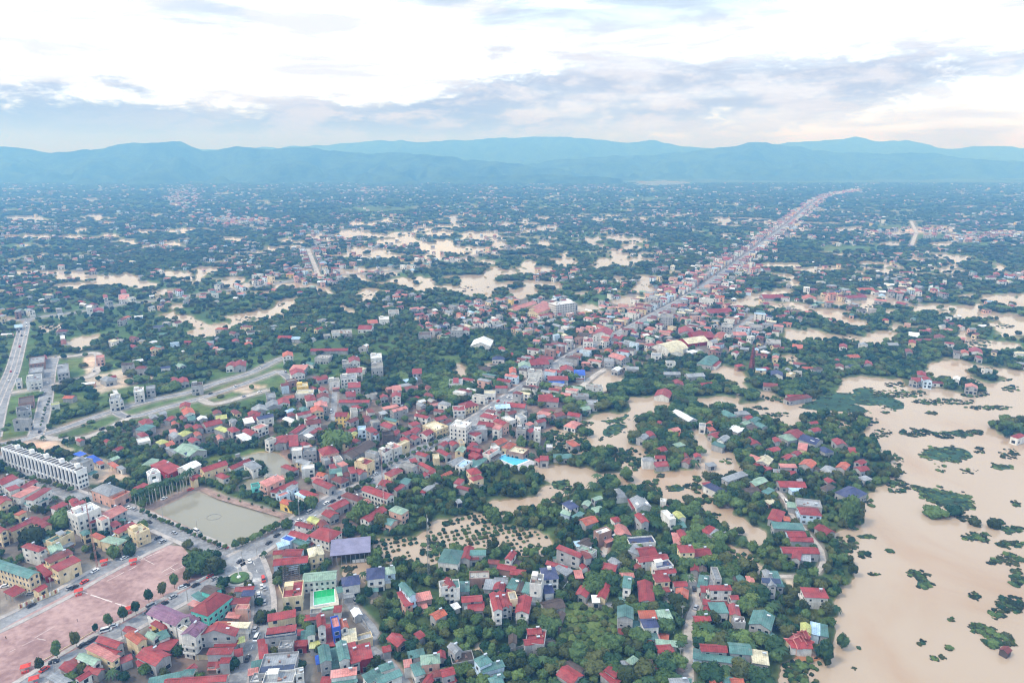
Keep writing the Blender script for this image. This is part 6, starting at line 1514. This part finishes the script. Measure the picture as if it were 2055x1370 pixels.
# white terraced row
o, L, W, h, sg = lt('row', 'terraced_houses', 'long white row of unfinished narrow town houses with dark slit windows', 'terraced row')
fs = face_sign('row'); MB().box(0, 0, -1, h, L, W).build('wall', M_WHITE, o)
nu = 20; wu = L / nu; M_DECK = mat('bare_roof_deck', (.085, .075, .07), .95, .5, .3)
_pw = MB().box(0, 0, 0, 1.9, .35, W + .5).v; PWM = MB().box(0, 0, 0, .75, .3, W + .4)
def shared(mb, name, m):
    me = D.meshes.new(name); me.from_pydata(mb.v, [], mb.f); 
    for q in (m if isinstance(m, list) else [m]): me.materials.append(q)
    me.polygons.foreach_set('material_index', mb.m); me.update(); return me
ME_P = shared(PWM, 'party_wall', M_WHITE); ME_D = shared(MB().box(0, 0, 0, .12, wu - .4, W - 1.2), 'roof_deck', M_DECK)
ME_F = shared(MB().box(0, 0, 0, h + .9, .8, .9).box(0, -.3, h + .9, h + 1.5, .5, .4), 'facade_fin', M_WHITE)
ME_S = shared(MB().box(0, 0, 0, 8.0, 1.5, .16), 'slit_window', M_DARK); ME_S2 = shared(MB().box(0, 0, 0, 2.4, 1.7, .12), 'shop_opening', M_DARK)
ME_B = shared(MB().box(0, 0, 0, .5, wu - .4, .25), 'parapet', M_WHITE); ME_L = shared(MB().box(0, 0, 0, 2.6, wu * .6, 2.6), 'stair_head', M_WHITE)
def sub(name, me, loc, rz=0, parent=None):
    q = D.objects.new(name, me); q.location = loc; q.rotation_euler = (0, 0, rz); return put(q, parent)
for i in range(nu + 1): sub('party_wall', ME_P, (-L / 2 + i * wu * .998, 0, h), 0, o)
for i in range(nu):
    x = -L / 2 + (i + .5) * wu
    sub('roof_deck', ME_D, (x, 0, h + .003), 0, o); sub('facade_fin', ME_F, (x + wu * .28, -fs * (W / 2 + .3), -.4), 0 if fs > 0 else PI, o)
    sub('slit_window', ME_S, (x - wu * .12, -fs * (W / 2 + .07), 4.2), 0, o); sub('shop_opening', ME_S2, (x - wu * .12, -fs * (W / 2 + .07), .2), 0, o)
    sub('parapet', ME_B, (x, -fs * (W / 2 - .3), h + .003), 0, o)
    if i % 4 == 1: sub('stair_head', ME_L, (x, fs * W * .22, h + .1), 0, o)
cxr, cyr, angr = SPECIAL['row'][:3]
for ex in (-1, 1):
    for j in range(3):
        for z in (1.2, 4.6, 8.2): sub('window', WIN, (ex * (L / 2 + .02), (j - 1) * W * .3, z + .6), PI / 2 * ex, o)
# purple-grey hall
o, L, W, h, sg = lt('shed', 'market_hall', 'wide purple-grey metal hall with a dark vent strip on its roof', 'hall'); fs = face_sign('shed')
M_LIL = mat('lilac_sheet', rgb(128, 126, 150), .55, .2, .3, streak=True)
rr, wl = roof_geo(L, W, 6, 'S', .5); rr.build('roof', M_LIL, o)
MB().box(0, W * .25, -1, 5.6, L - .6, W * .45).build('wall', WM['d'], o)
for i in range(9): MB().box(-L / 2 + .5 + i * (L - 1) / 8, -fs * (W / 2 - .3), -1, 5.2, .3, .3).build('post', M_STEEL, o)
ME_V = shared(MB().box(0, 0, 0, .35, .9, 1.5), 'vent', M_DARK)
for i in range(20): sub('vent', ME_V, (-L / 2 + 2.5 + i * (L - 5) / 19, W * .30, 6.16 + W * .03), 0, o)
MB().box(L * .25, -W * .42, -1, 1.4, L * .42, .3).build('low_wall', M_WHITE, o)
# green pool on its raised deck
o, L, W, h, sg = lt('pool', 'swimming_pool', 'green swimming pool on a raised cream deck beside the mint-roofed hall', 'swimming pool')
MB().box(0, 0, -1, 1.2, L, W).build('deck', mat('cream_tiles', (.56, .52, .42), .8, .15, .5), o)
iw, il = L * .72, W * .72
MB().box(0, .6, 1.2, 1.32, iw + .9, il + .9).build('rim', M_WHITE, o)
MB().box(0, .6 + il * .24, 1.32, 1.345, iw, il * .5).build('deep_end', mat('deep_green_water', (.02, .42, .14), .12, .15, .5, spec=.5), o)
MB().box(0, .6 - il * .26, 1.32, 1.34, iw, il * .5).build('shallow_end', mat('mint_water', (.13, .55, .30), .12, .15, .5, spec=.5), o)
for i in range(4): MB().box((i - 1.5) * iw / 4, .6, 1.35, 1.38, .08, il).build('lane_line', mat('lane', (.1, .4, .2), .5, .1) if i == 0 else D.materials['lane'], o)
MB().box(-.4, -W / 2 - .9, .2, .9, L * .9, 1.6).build('footbath', mat('mint_tiles', (.34, .62, .45), .6, .1), o)
MB().box(-1.5, -W / 2 + .8, 1.2, 2.2, L * .5, .12).build('railing', M_WHITE, o)
# blue pool
o, L, W, h, sg = lt('bluepool', 'swimming_pool', 'bright blue swimming pool on a grey deck beside the flood', 'swimming pool')
MB().box(0, 0, -1, .7, L, W).build('deck', mat('grey_tiles', (.42, .42, .43), .85, .2, .5), o)
MB().box(L * .06, 0, .7, .8, L * .74, W * .62).build('rim', M_WHITE, o)
MB().box(L * .06, 0, .8, .83, L * .71, W * .55).build('water', mat('pool_blue_water', (.10, .52, .78), .1, .12, .5, spec=.5), o)
ME_LG = shared(MB().box(0, 0, .1, .4, .7, 1.9).box(0, .8, .4, .9, .7, .3), 'lounger', M_WHITE)
for i in range(10):
    q = MB().box(0, 0, .1, .4, .7, 1.9).box(0, .8, .4, .9, .7, .3)
    c_ = SPECIAL['bluepool']; px_, py_2 = -L * .35 + i * L * .078, W * .41
    ob = D.objects.new('sun_lounger', ME_LG); ob.location = (c_[0] + px_ * math.cos(c_[2]) - py_2 * math.sin(c_[2]), c_[1] + px_ * math.sin(c_[2]) + py_2 * math.cos(c_[2]), GZ + .65); ob.rotation_euler = (0, 0, c_[2]); put(ob)
    tag(ob, f"white sun lounger, {['first', 'second', 'third', 'fourth', 'fifth', 'sixth', 'seventh', 'eighth', 'ninth', 'tenth'][i]} from the left in the row behind the blue pool", 'sun lounger', 'sun loungers in a row by the blue pool')
# steel roof frame with the red terrace hall
o, L, W, h, sg = lt('frame', 'steel_frame', 'bare dark steel roof frame beside the street trees and red terrace', 'steel frame')
for a in (-1, 1):
    for b in (-1, -.33, .33, 1): MB().box(a * L * .48, b * W * .48, -1, 7.4, .25, .25).build('post', M_STEEL, o)
for i in range(9): MB().box(0, -W / 2 + i * W / 8, 7.4, 7.75, L, .28).build('rafter', WM['d'], o)
for i in (-1, -.5, 0, .5, 1): MB().box(i * L * .48, 0, 7.75, 7.9, .2, W).build('purlin', WM['d'], o)
# pavilion tower
x, y = G(313, 984); o = empty('bell_tower', (x, y, GZ), .75); tag(o, 'white open-sided pavilion tower with a pyramid frame top', 'tower')
MB().box(0, 0, -1, 1, 8, 8).build('base', M_WHITE, o)
for a in (-1, 1):
    for b in (-1, 1): MB().box(a * 2.7, b * 2.7, 1, 12, 1.4, 1.4).build('pier', M_WHITE, o)
MB().box(0, -3.1, 11.5, 13.2, 6.8, .7).box(0, 3.1, 11.5, 13.2, 6.8, .7).box(3.1, 0, 11.5, 13.2, .7, 5.5).box(-3.1, 0, 11.5, 13.2, .7, 5.5).build('beam', M_WHITE, o)
q = MB()
for a in (-1, 1):
    for b in (-1, 1): q.tube((a * 3.4, b * 3.4, 13.2), (0, 0, 16.2), .3)
for a, b, c_, d_ in ((-3.4, -3.4, 3.4, -3.4), (3.4, -3.4, 3.4, 3.4), (3.4, 3.4, -3.4, 3.4), (-3.4, 3.4, -3.4, -3.4)): q.tube((a, b, 13.3), (c_, d_, 13.3), .28)
q.build('pyramid_frame', M_WHITE, o); MB().box(0, 0, 6.5, 7.0, 5.2, 5.2).build('floor_slab', M_WHITE, o)
# pagoda
x, y = G(1508, 741); o = empty('pagoda', (x, y, GZ), .4); tag(o, 'tall tapering brick-red pagoda rising from dark trees', 'pagoda')
for k in range(9):
    w_ = 4.3 - k * .32; z = k * 2.7; MB().box(0, 0, z, z + 2.35, w_, w_).build('storey', RM['d'], o); MB().box(0, 0, z + 2.35, z + 2.7, w_ + .7, w_ + .7, top=.86).build('eave', RM['d'], o)
MB().tube((0, 0, 24.3), (0, 0, 27.5), .35, .08).build('spire', RM['d'], o)
for a, b, l2 in ((-14, -3, 9), (10, -13, 8)):
    xx, yy = x + a, y + b; spec_ = dict(cx=xx, cy=yy, ang=.3, L=l2, W=6, f=1.2, ty='H', rc='r', wc='k', v=1, shed=True, extra='', hand=True); build_house(spec_)
# flooded temple with upturned red roofs
o, L, W, h, sg = lt('temple', 'temple', 'red tiled temple with tiered upturned roofs standing in brown flood water', 'temple')
MB().box(0, W * .1, -1.2, 3.6, L * .9, W * .6).build('wall', WM['c'], o)
for i in range(7): MB().cyl(-L * .4 + i * L * .133, -W * .34, -1.2, 3.4, .28, n=8).build('column', WM['p'], o)
def tiled(cx, cy, z, lx, ly, rise, nm='roof'):
    n = 6; q = MB(); e = .9
    ring0 = [(-lx / 2, -ly / 2), (0, -ly / 2), (lx / 2, -ly / 2), (lx / 2, 0), (lx / 2, ly / 2), (0, ly / 2), (-lx / 2, ly / 2), (-lx / 2, 0)]
    v = [(cx + a, cy + b, z + (e if i % 2 == 0 else 0)) for i, (a, b) in enumerate(ring0)]
    m_ = [(cx + a * .62, cy + b * .6, z + rise * .42) for a, b in ring0]; t2 = [(cx - lx * .3, cy, z + rise), (cx + lx * .3, cy, z + rise)]
    q.add(v + m_ + t2, [(i, (i + 1) % 8, 8 + (i + 1) % 8, 8 + i) for i in range(8)] + [(8, 9, 16), (9, 17, 16), (9, 10, 17), (10, 11, 17), (11, 12, 17), (12, 13, 17), (13, 16, 17), (13, 14, 16), (14, 15, 16), (15, 8, 16)])
    r = q.build(nm, RM['r'], o); rd = MB()
    rd.box(cx, cy, z + rise - .05, z + rise + .35, lx * .64, .4)
    for i, k in ((0, 16), (2, 17), (4, 17), (6, 16)): rd.tube(v[i], m_[i], .2); rd.tube(m_[i], (v + m_ + t2)[k], .2)
    for sx_ in (-1, 1): rd.tube((cx + sx_ * lx * .3, cy, z + rise + .2), (cx + sx_ * lx * .36, cy, z + rise + 1.0), .16, .05)
    rd.build('ridge', RM['p'], r)
tiled(-L * .22, 0, 3.4, L * .58, W * 1.05, 3); tiled(L * .24, 0, 4.2, L * .46, W * 1.1, 2.2); tiled(L * .24, 0, 6.0, L * .30, W * .7, 2.6)
x, y = G(1622, 1318)
sheet('temple_court', [(1590, 1308), (1630, 1310), (1648, 1322), (1625, 1330), (1592, 1320)], .05, mat('red_mud_water', (.42, .20, .10), .2, .2, .1, spec=.5))
# roundabout
x, y = G(480, 1163); o = empty('roundabout', (x, y, .76), 0); tag(o, 'round planted island with a hedge ring and white statue', 'roundabout')
M_LAWN = mat('lawn', (.075, .15, .05), .95, .3, .3)
def disc(r0, z0, z1, m, nm, n=32): return MB().cyl(0, 0, z0, z1, r0, r0, n).build(nm, m, o)
disc(7.2, 0, .18, M_CONC, 'kerb'); disc(6.8, .18, .24, mat('pale_paving', (.45, .42, .38), .9, .2), 'paving_ring'); disc(5.2, .24, .95, M_LEAF, 'hedge'); disc(4.2, .95, 1.0, M_LAWN, 'lawn')
q = MB().cyl(0, 0, 1.0, 1.6, 1.1, .9, 12).cyl(0, 0, 1.6, 6.5, .32, .22, 10); q.build('column', M_WHITE, o)
q = MB(); 
for s_ in (-1, 1): q.add([(0, -.2, 6.4), (0, .2, 6.4), (s_ * 2.2, 0, 8.2), (s_ * 1.4, 0, 6.9)], [(0, 2, 3), (1, 3, 2), (0, 1, 2), (0, 3, 1)])
q.cyl(0, 0, 6.4, 7.2, .35, .15, 8); q.build('statue', M_WHITE, o)
for (pa, pb, pc) in (((443, 1171), (462, 1160), (458, 1172)), ((486, 1171), (500, 1160), (503, 1172))):
    q = sheet('planted_triangle', [pa, pb, pc], .80, M_LAWN, th=.45, kind=None); tag(q, 'small triangular planted island ' + ('left' if pa[0] < 470 else 'right') + ' of the round hedge ring', 'planter')
# zebra crossings
q = MB()
for a, b, n in (((508, 1166), (530, 1164), 9), ((437, 1152), (458, 1161), 0)):
    A, B_ = Vector(G(*a)), Vector(G(*b)); dd_ = (B_ - A).normalized(); nn = Vector((dd_.y, -dd_.x)) * 1.6
    for i in range(n):
        p = A.lerp(B_, (i + .2) / n); r = A.lerp(B_, (i + .7) / n); q.add([(p.x - nn.x, p.y - nn.y, .79), (r.x - nn.x, r.y - nn.y, .79), (r.x + nn.x, r.y + nn.y, .79), (p.x + nn.x, p.y + nn.y, .79)], [(0, 1, 2, 3)])
tag(q.build('zebra_crossing', M_LINE), kind='structure')
# fountain ring
x, y = G(429, 1037); o = empty('fountain', (x, y, .03)); tag(o, 'low ring of fountain nozzles floating in the square pond', 'fountain')
for i in range(16):
    a = i * PI / 8; MB().cyl(4.4 * math.cos(a), 3.6 * math.sin(a), -.2, .22, .2, n=8).build('nozzle_float', M_CONC, o)
q = MB()
for i in range(24):
    a, b = i * PI / 12, (i + 1) * PI / 12; q.tube((4.4 * math.cos(a), 3.6 * math.sin(a), .1), (4.4 * math.cos(b), 3.6 * math.sin(b), .1), .1, n=4)
q.build('pipe_ring', M_STEEL, o)
# lattice masts
M_MR = mat('faded_mast_red', (.42, .20, .17), .7, .2)
def mast(px, py, h, label, m, w0=1.6):
    x, y = G(px, py); o = empty('lattice_mast', (x, y, GZ)); tag(o, label, 'mast'); n = int(h / 2.6)
    def pt(k, c): t_ = k / n; w_ = w0 * (1 - .7 * t_) / 2; a = c * 2 * PI / 3; return (w_ * math.cos(a), w_ * math.sin(a), h * t_)
    for c in range(3): MB().tube(pt(0, c), pt(n, c), .09, .06, 4).build('leg', m[0], o)
    for par in (0, 1):
        q = MB()
        for k in range(n):
            if (k // 3) % 2 == par:
                for c in range(3): q.tube(pt(k, c), pt(k + 1, (c + 1) % 3), .05, n=3)
        q.build('bracing', m[par], o)
    for k in (.8, .9): MB().box(.5, 0, h * k, h * k + 1.6, .3, .5).build('antenna', M_WHITE, o)
mast(771, 1028, 44, 'tall red and white lattice mast beside the long white hall', (M_MR, M_WHITE), 1.1); mast(861, 1168, 40, 'tall grey lattice mast at the flooded orchard edge', (M_STEEL, M_STEEL)); mast(196, 1140, 42, 'tall thin lattice mast between the school and white flats', (M_MR, M_STEEL), 1.0)
mast(603, 1060, 22, 'short grey mast on the pond bank among trees', (M_STEEL, M_STEEL), 1.0)
# cars and vans
def car_meshes(kind):
    lx, wy, zb, zt = (4.3, 1.8, .85, 1.45) if kind == 'car' else (5.2, 2.0, 1.1, 2.1)
    b = MB(); b.box(0, 0, .32, zb, lx, wy, top=.97); a = shared(b, 'body', M_WHITE)
    c = MB(); c.box(-.15 if kind == 'car' else -.3, 0, zb, zt, lx * (.56 if kind == 'car' else .82), wy * .92, top=.8); c = shared(c, 'cabin', M_GLASS)
    r = MB(); r.box(-.15 if kind == 'car' else -.3, 0, zt, zt + .06, lx * (.44 if kind == 'car' else .66), wy * .74); r = shared(r, 'car_roof', M_WHITE)
    w_ = MB(); w_.tube((0, -.11, 0), (0, .11, 0), .33, n=10); w_ = shared(w_, 'wheel', M_DARK)
    return a, c, r, w_, lx, wy
CM = {k: car_meshes(k) for k in ('car', 'van')}
CP = {'white': M_WHITE, 'silver': mat('silver_paint', (.45, .46, .48), .35, .05, metal=.4), 'black': mat('black_paint', (.03, .03, .035), .3, .05, spec=.6), 'red': M_REDP, 'blue': mat('blue_paint', (.05, .11, .35), .35, .05)}
CCACHE = {}
def car(px, py, col, kind='car', ang=None, desc='', z=GZ + .06):
    x, y = G(px, py)
    if ang is None:
        best = min(((q - Vector((x, y))).length, i, j) for i, rl in enumerate(RLINES) for j, q in enumerate(rl[3][:-1])); l_ = RLINES[best[1]][3]; d = l_[best[2] + 1] - l_[best[2]]; ang = math.atan2(d.y, d.x)
    o = empty(kind, (x, y, z), ang); o['category'] = kind; o['group'] = 'vehicles on the roads and in the yards'
    for key, nm in ((0, 'body'), (2, 'car_roof')):
        if (kind, col, key) not in CCACHE: m2 = CM[kind][key].copy(); m2.materials[0] = CP[col]; CCACHE[(kind, col, key)] = m2
        sub(nm, CCACHE[(kind, col, key)], (0, 0, 0), 0, o)
    sub('cabin', CM[kind][1], (0, 0, 0), 0, o); lx, wy = CM[kind][4:]
    for a in (-.31, .31):
        for b in (-.45, .45): sub('wheel', CM[kind][3], (a * lx, b * wy, .33), 0, o)
    rel_label(o, desc or f'{col} {kind} on the road', x, y)
car(213, 1268, 'white', 'van', .5, 'white van parked behind the slim trees'); car(228, 1259, 'white', 'car', .4, 'white car parked at the field edge'); car(366, 1181, 'white', 'car', .5, 'white car parked under the slim trees'); car(373, 1178, 'black', 'car', .5, 'black car parked under the slim trees')
car(431, 1164, 'silver', 'car', None, 'silver car turning beside the roundabout'); car(109, 1331, 'black', 'car', .4, 'black car parked on the field verge'); car(190, 1286, 'black', 'car', None, 'black car parked beside the red houses'); car(11, 1179, 'white', 'car', .3, 'white car in the school yard'); car(62, 1194, 'silver', 'car', .4, 'silver car beside the school wall')
car(1324, 1222, 'white', 'car', 0.05, 'white car parked in the orchard lane'); car(1338, 1223, 'red', 'car', 0.05, 'red car parked in the orchard lane'); car(1346, 1190, 'white', 'car', 1.2, 'white car in the red paved courtyard'); car(1396, 1222, 'silver', 'car', None, 'silver car in the gravel lane')
car(526, 1180, 'white', 'car', None, 'white car driving on the south road'); car(531, 1212, 'silver', 'car', None, 'silver car driving on the south road'); car(515, 1284, 'white', 'van', None, 'white van driving on the south road'); car(497, 1325, 'black', 'car', None, 'black car driving on the south road')
for i, (a, b) in enumerate(((600, 1047), (622, 1030), (655, 1012), (668, 1008), (683, 1000), (705, 990), (718, 983), (745, 966), (780, 945), (815, 921), (838, 911), (870, 890), (905, 871), (940, 850), (985, 821), (1020, 798), (1060, 770), (1105, 742), (1160, 708))):
    car(a, b, R_.choice(('white', 'white', 'silver', 'black', 'blue')), R_.choice(('car', 'car', 'van')), None)
for a, b in ((556, 1077), (540, 1092), (300, 1230), (330, 1214), (140, 1183), (250, 1122), (350, 1072), (300, 1050), (235, 1020), (590, 1068), (90, 790), (88, 830), (96, 770)): car(a, b, R_.choice(('white', 'silver', 'black')), 'car', None)
for rl in RLINES:
    n_c = {'highway': 30, 'south_road': 8, 'pond_road': 7, 'stadium_road': 8, 'field_road': 6, 'avenue': 4, 'country_road': 8, 'lane': 1}.get(rl[0], 2)
    ok_ = [i for i, q in enumerate(rl[3][:-1]) if q.y < 1500 and 5 < P(q.x, q.y)[0] < 2050 and P(q.x, q.y)[1] < 1366]
    for _ in range(n_c if ok_ else 0):
        i = R_.choice(ok_); a, b = rl[3][i], rl[3][i + 1]; d = (b - a).normalized(); s_ = R_.choice((-1, 1)) * rl[1] * R_.choice((.2, .24, .42)); q = a.lerp(b, R_.random()) + Vector((d.y, -d.x)) * s_
        px, py = P(q.x, q.y, GZ); car(px, py - .0, R_.choice(('white', 'white', 'silver', 'silver', 'black', 'black', 'red')), R_.choice(('car', 'car', 'van')), math.atan2(d.y, d.x))
# people on the field
def person_mesh():
    vs = [(0, 0, .95), (0, 0, 1.2), (0, 0, 1.45), (0, 0, 1.55), (0, 0, 1.68), (.1, 0, .9), (.12, .06, .5), (.12, .1, .05), (.12, -.1, .02), (-.1, 0, .9), (-.12, -.06, .5), (-.12, .0, .05), (-.12, -.18, .02), (.2, 0, 1.42), (.27, .03, 1.12), (.27, -.08, .88), (-.2, 0, 1.42), (-.27, .0, 1.12), (-.27, -.1, .88)]
    es = [(0, 1), (1, 2), (2, 3), (3, 4), (0, 5), (5, 6), (6, 7), (7, 8), (0, 9), (9, 10), (10, 11), (11, 12), (2, 13), (13, 14), (14, 15), (2, 16), (16, 17), (17, 18)]
    rad = [.14, .15, .14, .055, .1, .1, .07, .05, .04, .1, .07, .05, .04, .06, .045, .035, .06, .045, .035]
    me = D.meshes.new('person'); me.from_pydata(vs, es, []); ob = D.objects.new('person_src', me); C.objects.link(ob)
    md = ob.modifiers.new('s', 'SKIN'); 
    for v, r in zip(me.skin_vertices[0].data, rad): v.radius = (r, r)
    me.skin_vertices[0].data[0].use_root = True; ob.modifiers.new('b', 'SUBSURF').levels = 1
    bpy.context.view_layer.update(); ev = ob.evaluated_get(bpy.context.evaluated_depsgraph_get()); m2 = bpy.data.meshes.new_from_object(ev); D.objects.remove(ob); return m2
try:
    pm = person_mesh()
    for (a, b, c_, lb) in ((156, 1249, 'k', 'person in dark clothes standing alone on the pink field'), (13, 1284, 'd', 'person in brown standing on the near left of the field'), (412, 1150, 'b', 'person in blue walking under the corner tree')):
        m2 = pm.copy(); m2.materials.clear(); m2.materials.append({'k': M_DARK, 'd': M_TRUNK, 'b': CP['blue']}[c_]); x, y = G(a, b); q = D.objects.new('person', m2); q.location = (x, y, GZ + .06); q.rotation_euler = (0, 0, R_.uniform(0, 6)); put(q); tag(q, lb, 'person')
except Exception as e: print('person', e)
# utility poles and street lamps
ME_PL = shared(MB().tube((0, 0, -.5), (0, 0, 9), .17, .11, 7), 'pole', M_CONC); ME_CA = shared(MB().box(0, 0, 8.3, 8.5, 2.2, .14).box(0, 0, 7.6, 7.75, 1.6, .14), 'crossarm', M_STEEL); ME_LA = shared(MB().tube((0, 0, 8.8), (1.8, 0, 9.3), .06, n=5).box(2.0, 0, 9.2, 9.35, .8, .3), 'lamp_arm', M_STEEL)
def poles(line, k0, side, step, lamp, desc, n=8):
    nm, wd, mk, ln, _ = line; acc = step / 2; c = 0
    for a, b in zip(ln[:-1], ln[1:]):
        acc += (b - a).length
        if acc >= step and c < n:
            acc = 0; d = (b - a).normalized(); p = a + Vector((d.y, -d.x)) * side * (wd / 2 + 1.6); px, py = P(p.x, p.y)
            if not (0 < px < 2055 and py < 1370): continue
            c += 1; o = empty('street_lamp' if lamp else 'utility_pole', (p.x, p.y, GZ), math.atan2(d.x * -side, d.y * side) if lamp else math.atan2(d.y, d.x) + PI / 2); o['category'] = 'street lamp' if lamp else 'utility pole'; o['group'] = 'poles along the roads'
            sub('pole', ME_PL, (0, 0, 0), 0, o); sub('lamp_arm' if lamp else 'crossarm', ME_LA if lamp else ME_CA, (0, 0, 0), 0, o); rel_label(o, desc, p.x, p.y)
for rl in RLINES:
    if rl[0] == 'highway': poles(rl, 0, 1, 36, True, 'tall street lamp on the highway verge', 16)
    if rl[0] == 'field_road': poles(rl, 0, -1, 30, False, 'concrete power pole on the field road', 8)
    if rl[0] == 'stadium_road': poles(rl, 0, 1, 30, True, 'street lamp beside the football field', 8)
    if rl[0] == 'south_road': poles(rl, 0, 1, 25, False, 'concrete power pole on the south road', 6)
    if rl[0] == 'lane' and rl[1] > 4: poles(rl, 0, 1, 26, False, 'concrete power pole beside the lane', 6)
    if rl[0] == 'pond_road': poles(rl, 0, -1, 34, True, 'street lamp on the pond promenade', 7)
# garden walls along yards
for i, (a, b, c_, lb) in enumerate((((560, 1180), (585, 1240), 'c', 'cream boundary wall beside the red terrace hall'), ((395, 1172), (455, 1140), 'w', 'white low wall beside the stadium road'), ((1120, 1198), (1140, 1172), 'w', 'white garden wall of the blue-roofed mansion'), ((1180, 1128), (1202, 1108), 'w', 'white wall along the narrow lane'),
        ((725, 1245), (748, 1278), 'g', 'grey wall beside the lane and orchard'), ((1395, 1345), (1500, 1362), 'g', 'grey wall in front of the teal sheds'), ((75, 1335), (190, 1268), 'c', 'low kerb wall along the field edge'), ((455, 972), (536, 950), 'w', 'white bank wall round the school island'), ((1000, 1315), (1110, 1285), 'g', 'old grey wall crossing the gardens'), ((965, 1345), (905, 1345), 'k', 'brick garden wall near the bottom edge'))):
    A, B_ = Vector(G(*a)), Vector(G(*b)); d = B_ - A; o_w = MB().box(0, 0, -.8, 1.5 if 'kerb' not in lb else .4, d.length, .25)
    for k in range(int(d.length / 4) + 1): o_w.box(-d.length / 2 + k * 4, 0, -.8, 1.75 if 'kerb' not in lb else .45, .4, .4)
    q = o_w.build('garden_wall', WM[c_]); q.location = (*(A.lerp(B_, .5)), GZ); q.rotation_euler = (0, 0, math.atan2(d.y, d.x)); tag(q, lb, 'wall')

# ================================================================== hills and far mountains
M_HILL = mat('hill_forest', (.05, .085, .035), .95, .45, .006, c2=(.016, .032, .02), fine=.03, spec=.05)
def ridge(name, prof, d0, d1, seed, base=0.0, cut=.35):
    xs = np.arange(prof[0][0], prof[-1][0], 7.0)
    ys = np.interp(xs, [p[0] for p in prof], [p[1] for p in prof])
    ys = ys - (fbm(xs / 24, xs * 0, seed + 3, 4) - .5) * 7
    us = np.concatenate([np.linspace(0, 1, 34), np.linspace(1.06, 1.5, 5)])
    A = (xs - 1027.5) / FOC
    VX = []; 
    Xs, U = np.meshgrid(xs, us); Am = (Xs - 1027.5) / FOC
    Dm = d0 + (d1 - d0) * U
    jit = (fbm(Am * 9, U * 0, seed + 9, 3) - .5) * (d1 - d0) * .5
    Dm = Dm + jit * np.clip(U, 0, 1)
    crest = CAM_H + (318 - np.interp(Xs, xs, ys)) / FOC * (d1) * 1.0
    wxm = Am * Dm
    r1 = np.abs(fbm(wxm / 520 + U * .6, Dm / 700, seed, 4) - .5) * 2
    r2 = np.abs(fbm(wxm / 170, Dm / 260, seed + 31, 3) - .5) * 2
    sh = np.where(U <= 1, np.clip(U, 0, 1) ** 1.25, 1 - (U - 1) * .8)
    h = crest * sh
    k = np.clip(np.sin(np.clip(U, 0, 1) * PI), 0, 1) ** .8
    h = h * (1 - cut * k * (1 - r1) ** 2) + k * (r2 - .5) * 100 + k * (r1 - .4) * 210
    lim = (CAM_H + (crest - CAM_H) * Dm / d1) - 2 - (1 - np.clip(U, 0, 1)) * 12
    h = np.where(U < 1, np.minimum(h, lim), h)
    h = np.maximum(h, -.4) * np.clip(U * 6, 0, 1) - .5 * (U < .01)
    V = np.stack([wxm, Dm, h + base], -1).reshape(-1, 3)
    nr, nc = Xs.shape; ix = np.arange(nr * nc).reshape(nr, nc)
    F = np.stack([ix[:-1, :-1], ix[:-1, 1:], ix[1:, 1:], ix[1:, :-1]], -1).reshape(-1, 4)
    me = np_mesh(name, V, F, [M_HILL]); me.polygons.foreach_set('use_smooth', [True] * len(F))
    tag(put(D.objects.new(name, me)), kind='structure')
ridge('hills', [(-900, 305), (-300, 302), (0, 300), (50, 298), (130, 306), (200, 303), (240, 298), (300, 288), (345, 290), (390, 286), (430, 304), (470, 300), (500, 294), (560, 301), (650, 297), (700, 307), (800, 308), (860, 311), (950, 320), (1050, 330), (1150, 345), (1200, 352)], 5800, 7600, 3)
ridge('hills', [(880, 350), (1000, 341), (1100, 322), (1200, 315), (1300, 312), (1400, 302), (1455, 296), (1485, 287), (1520, 289), (1580, 297), (1650, 306), (1750, 309), (1830, 307), (1900, 317), (2055, 327), (2400, 332), (3000, 330)], 6900, 8600, 13)
ridge('hills', [(880, 358), (950, 352), (1040, 350), (1150, 352), (1250, 356)], 5600, 6300, 23)
ridge('mountains', [(300, 305), (450, 300), (600, 296), (700, 291), (780, 283), (850, 288), (900, 286), (960, 282), (1030, 281), (1100, 279), (1180, 284), (1250, 288), (1300, 285), (1360, 296), (1450, 300)], 9300, 11300, 43)
ridge('mountains', [(1400, 302), (1540, 291), (1600, 286), (1660, 284), (1690, 278), (1740, 288), (1785, 285), (1860, 300), (1950, 296), (2055, 300), (2300, 290), (2900, 300)], 9900, 11500, 53)

# ================================================================== haze
M_HAZE = D.materials.new('haze'); M_HAZE.use_nodes = True
t = NT(M_HAZE.node_tree); o_ = t.n('ShaderNodeOutputMaterial'); vp = t.n('ShaderNodeVolumePrincipled')
vp.inputs['Color'].default_value = (.15, .44, 1.0, 1)
vp.inputs['Absorption Color'].default_value = (1, 1, 1, 1)
vp.inputs['Density'].default_value = 2.8e-4
vp.inputs['Anisotropy'].default_value = 0.1
t.set(o_.inputs['Volume'], vp.outputs[0])
hz_o = MB().box(0, 5900, -2.0, 600, 26000, 13200).build('haze', M_HAZE)
tag(hz_o, 'pale blue air haze over the flooded valley', kind='stuff')

flush_labels()
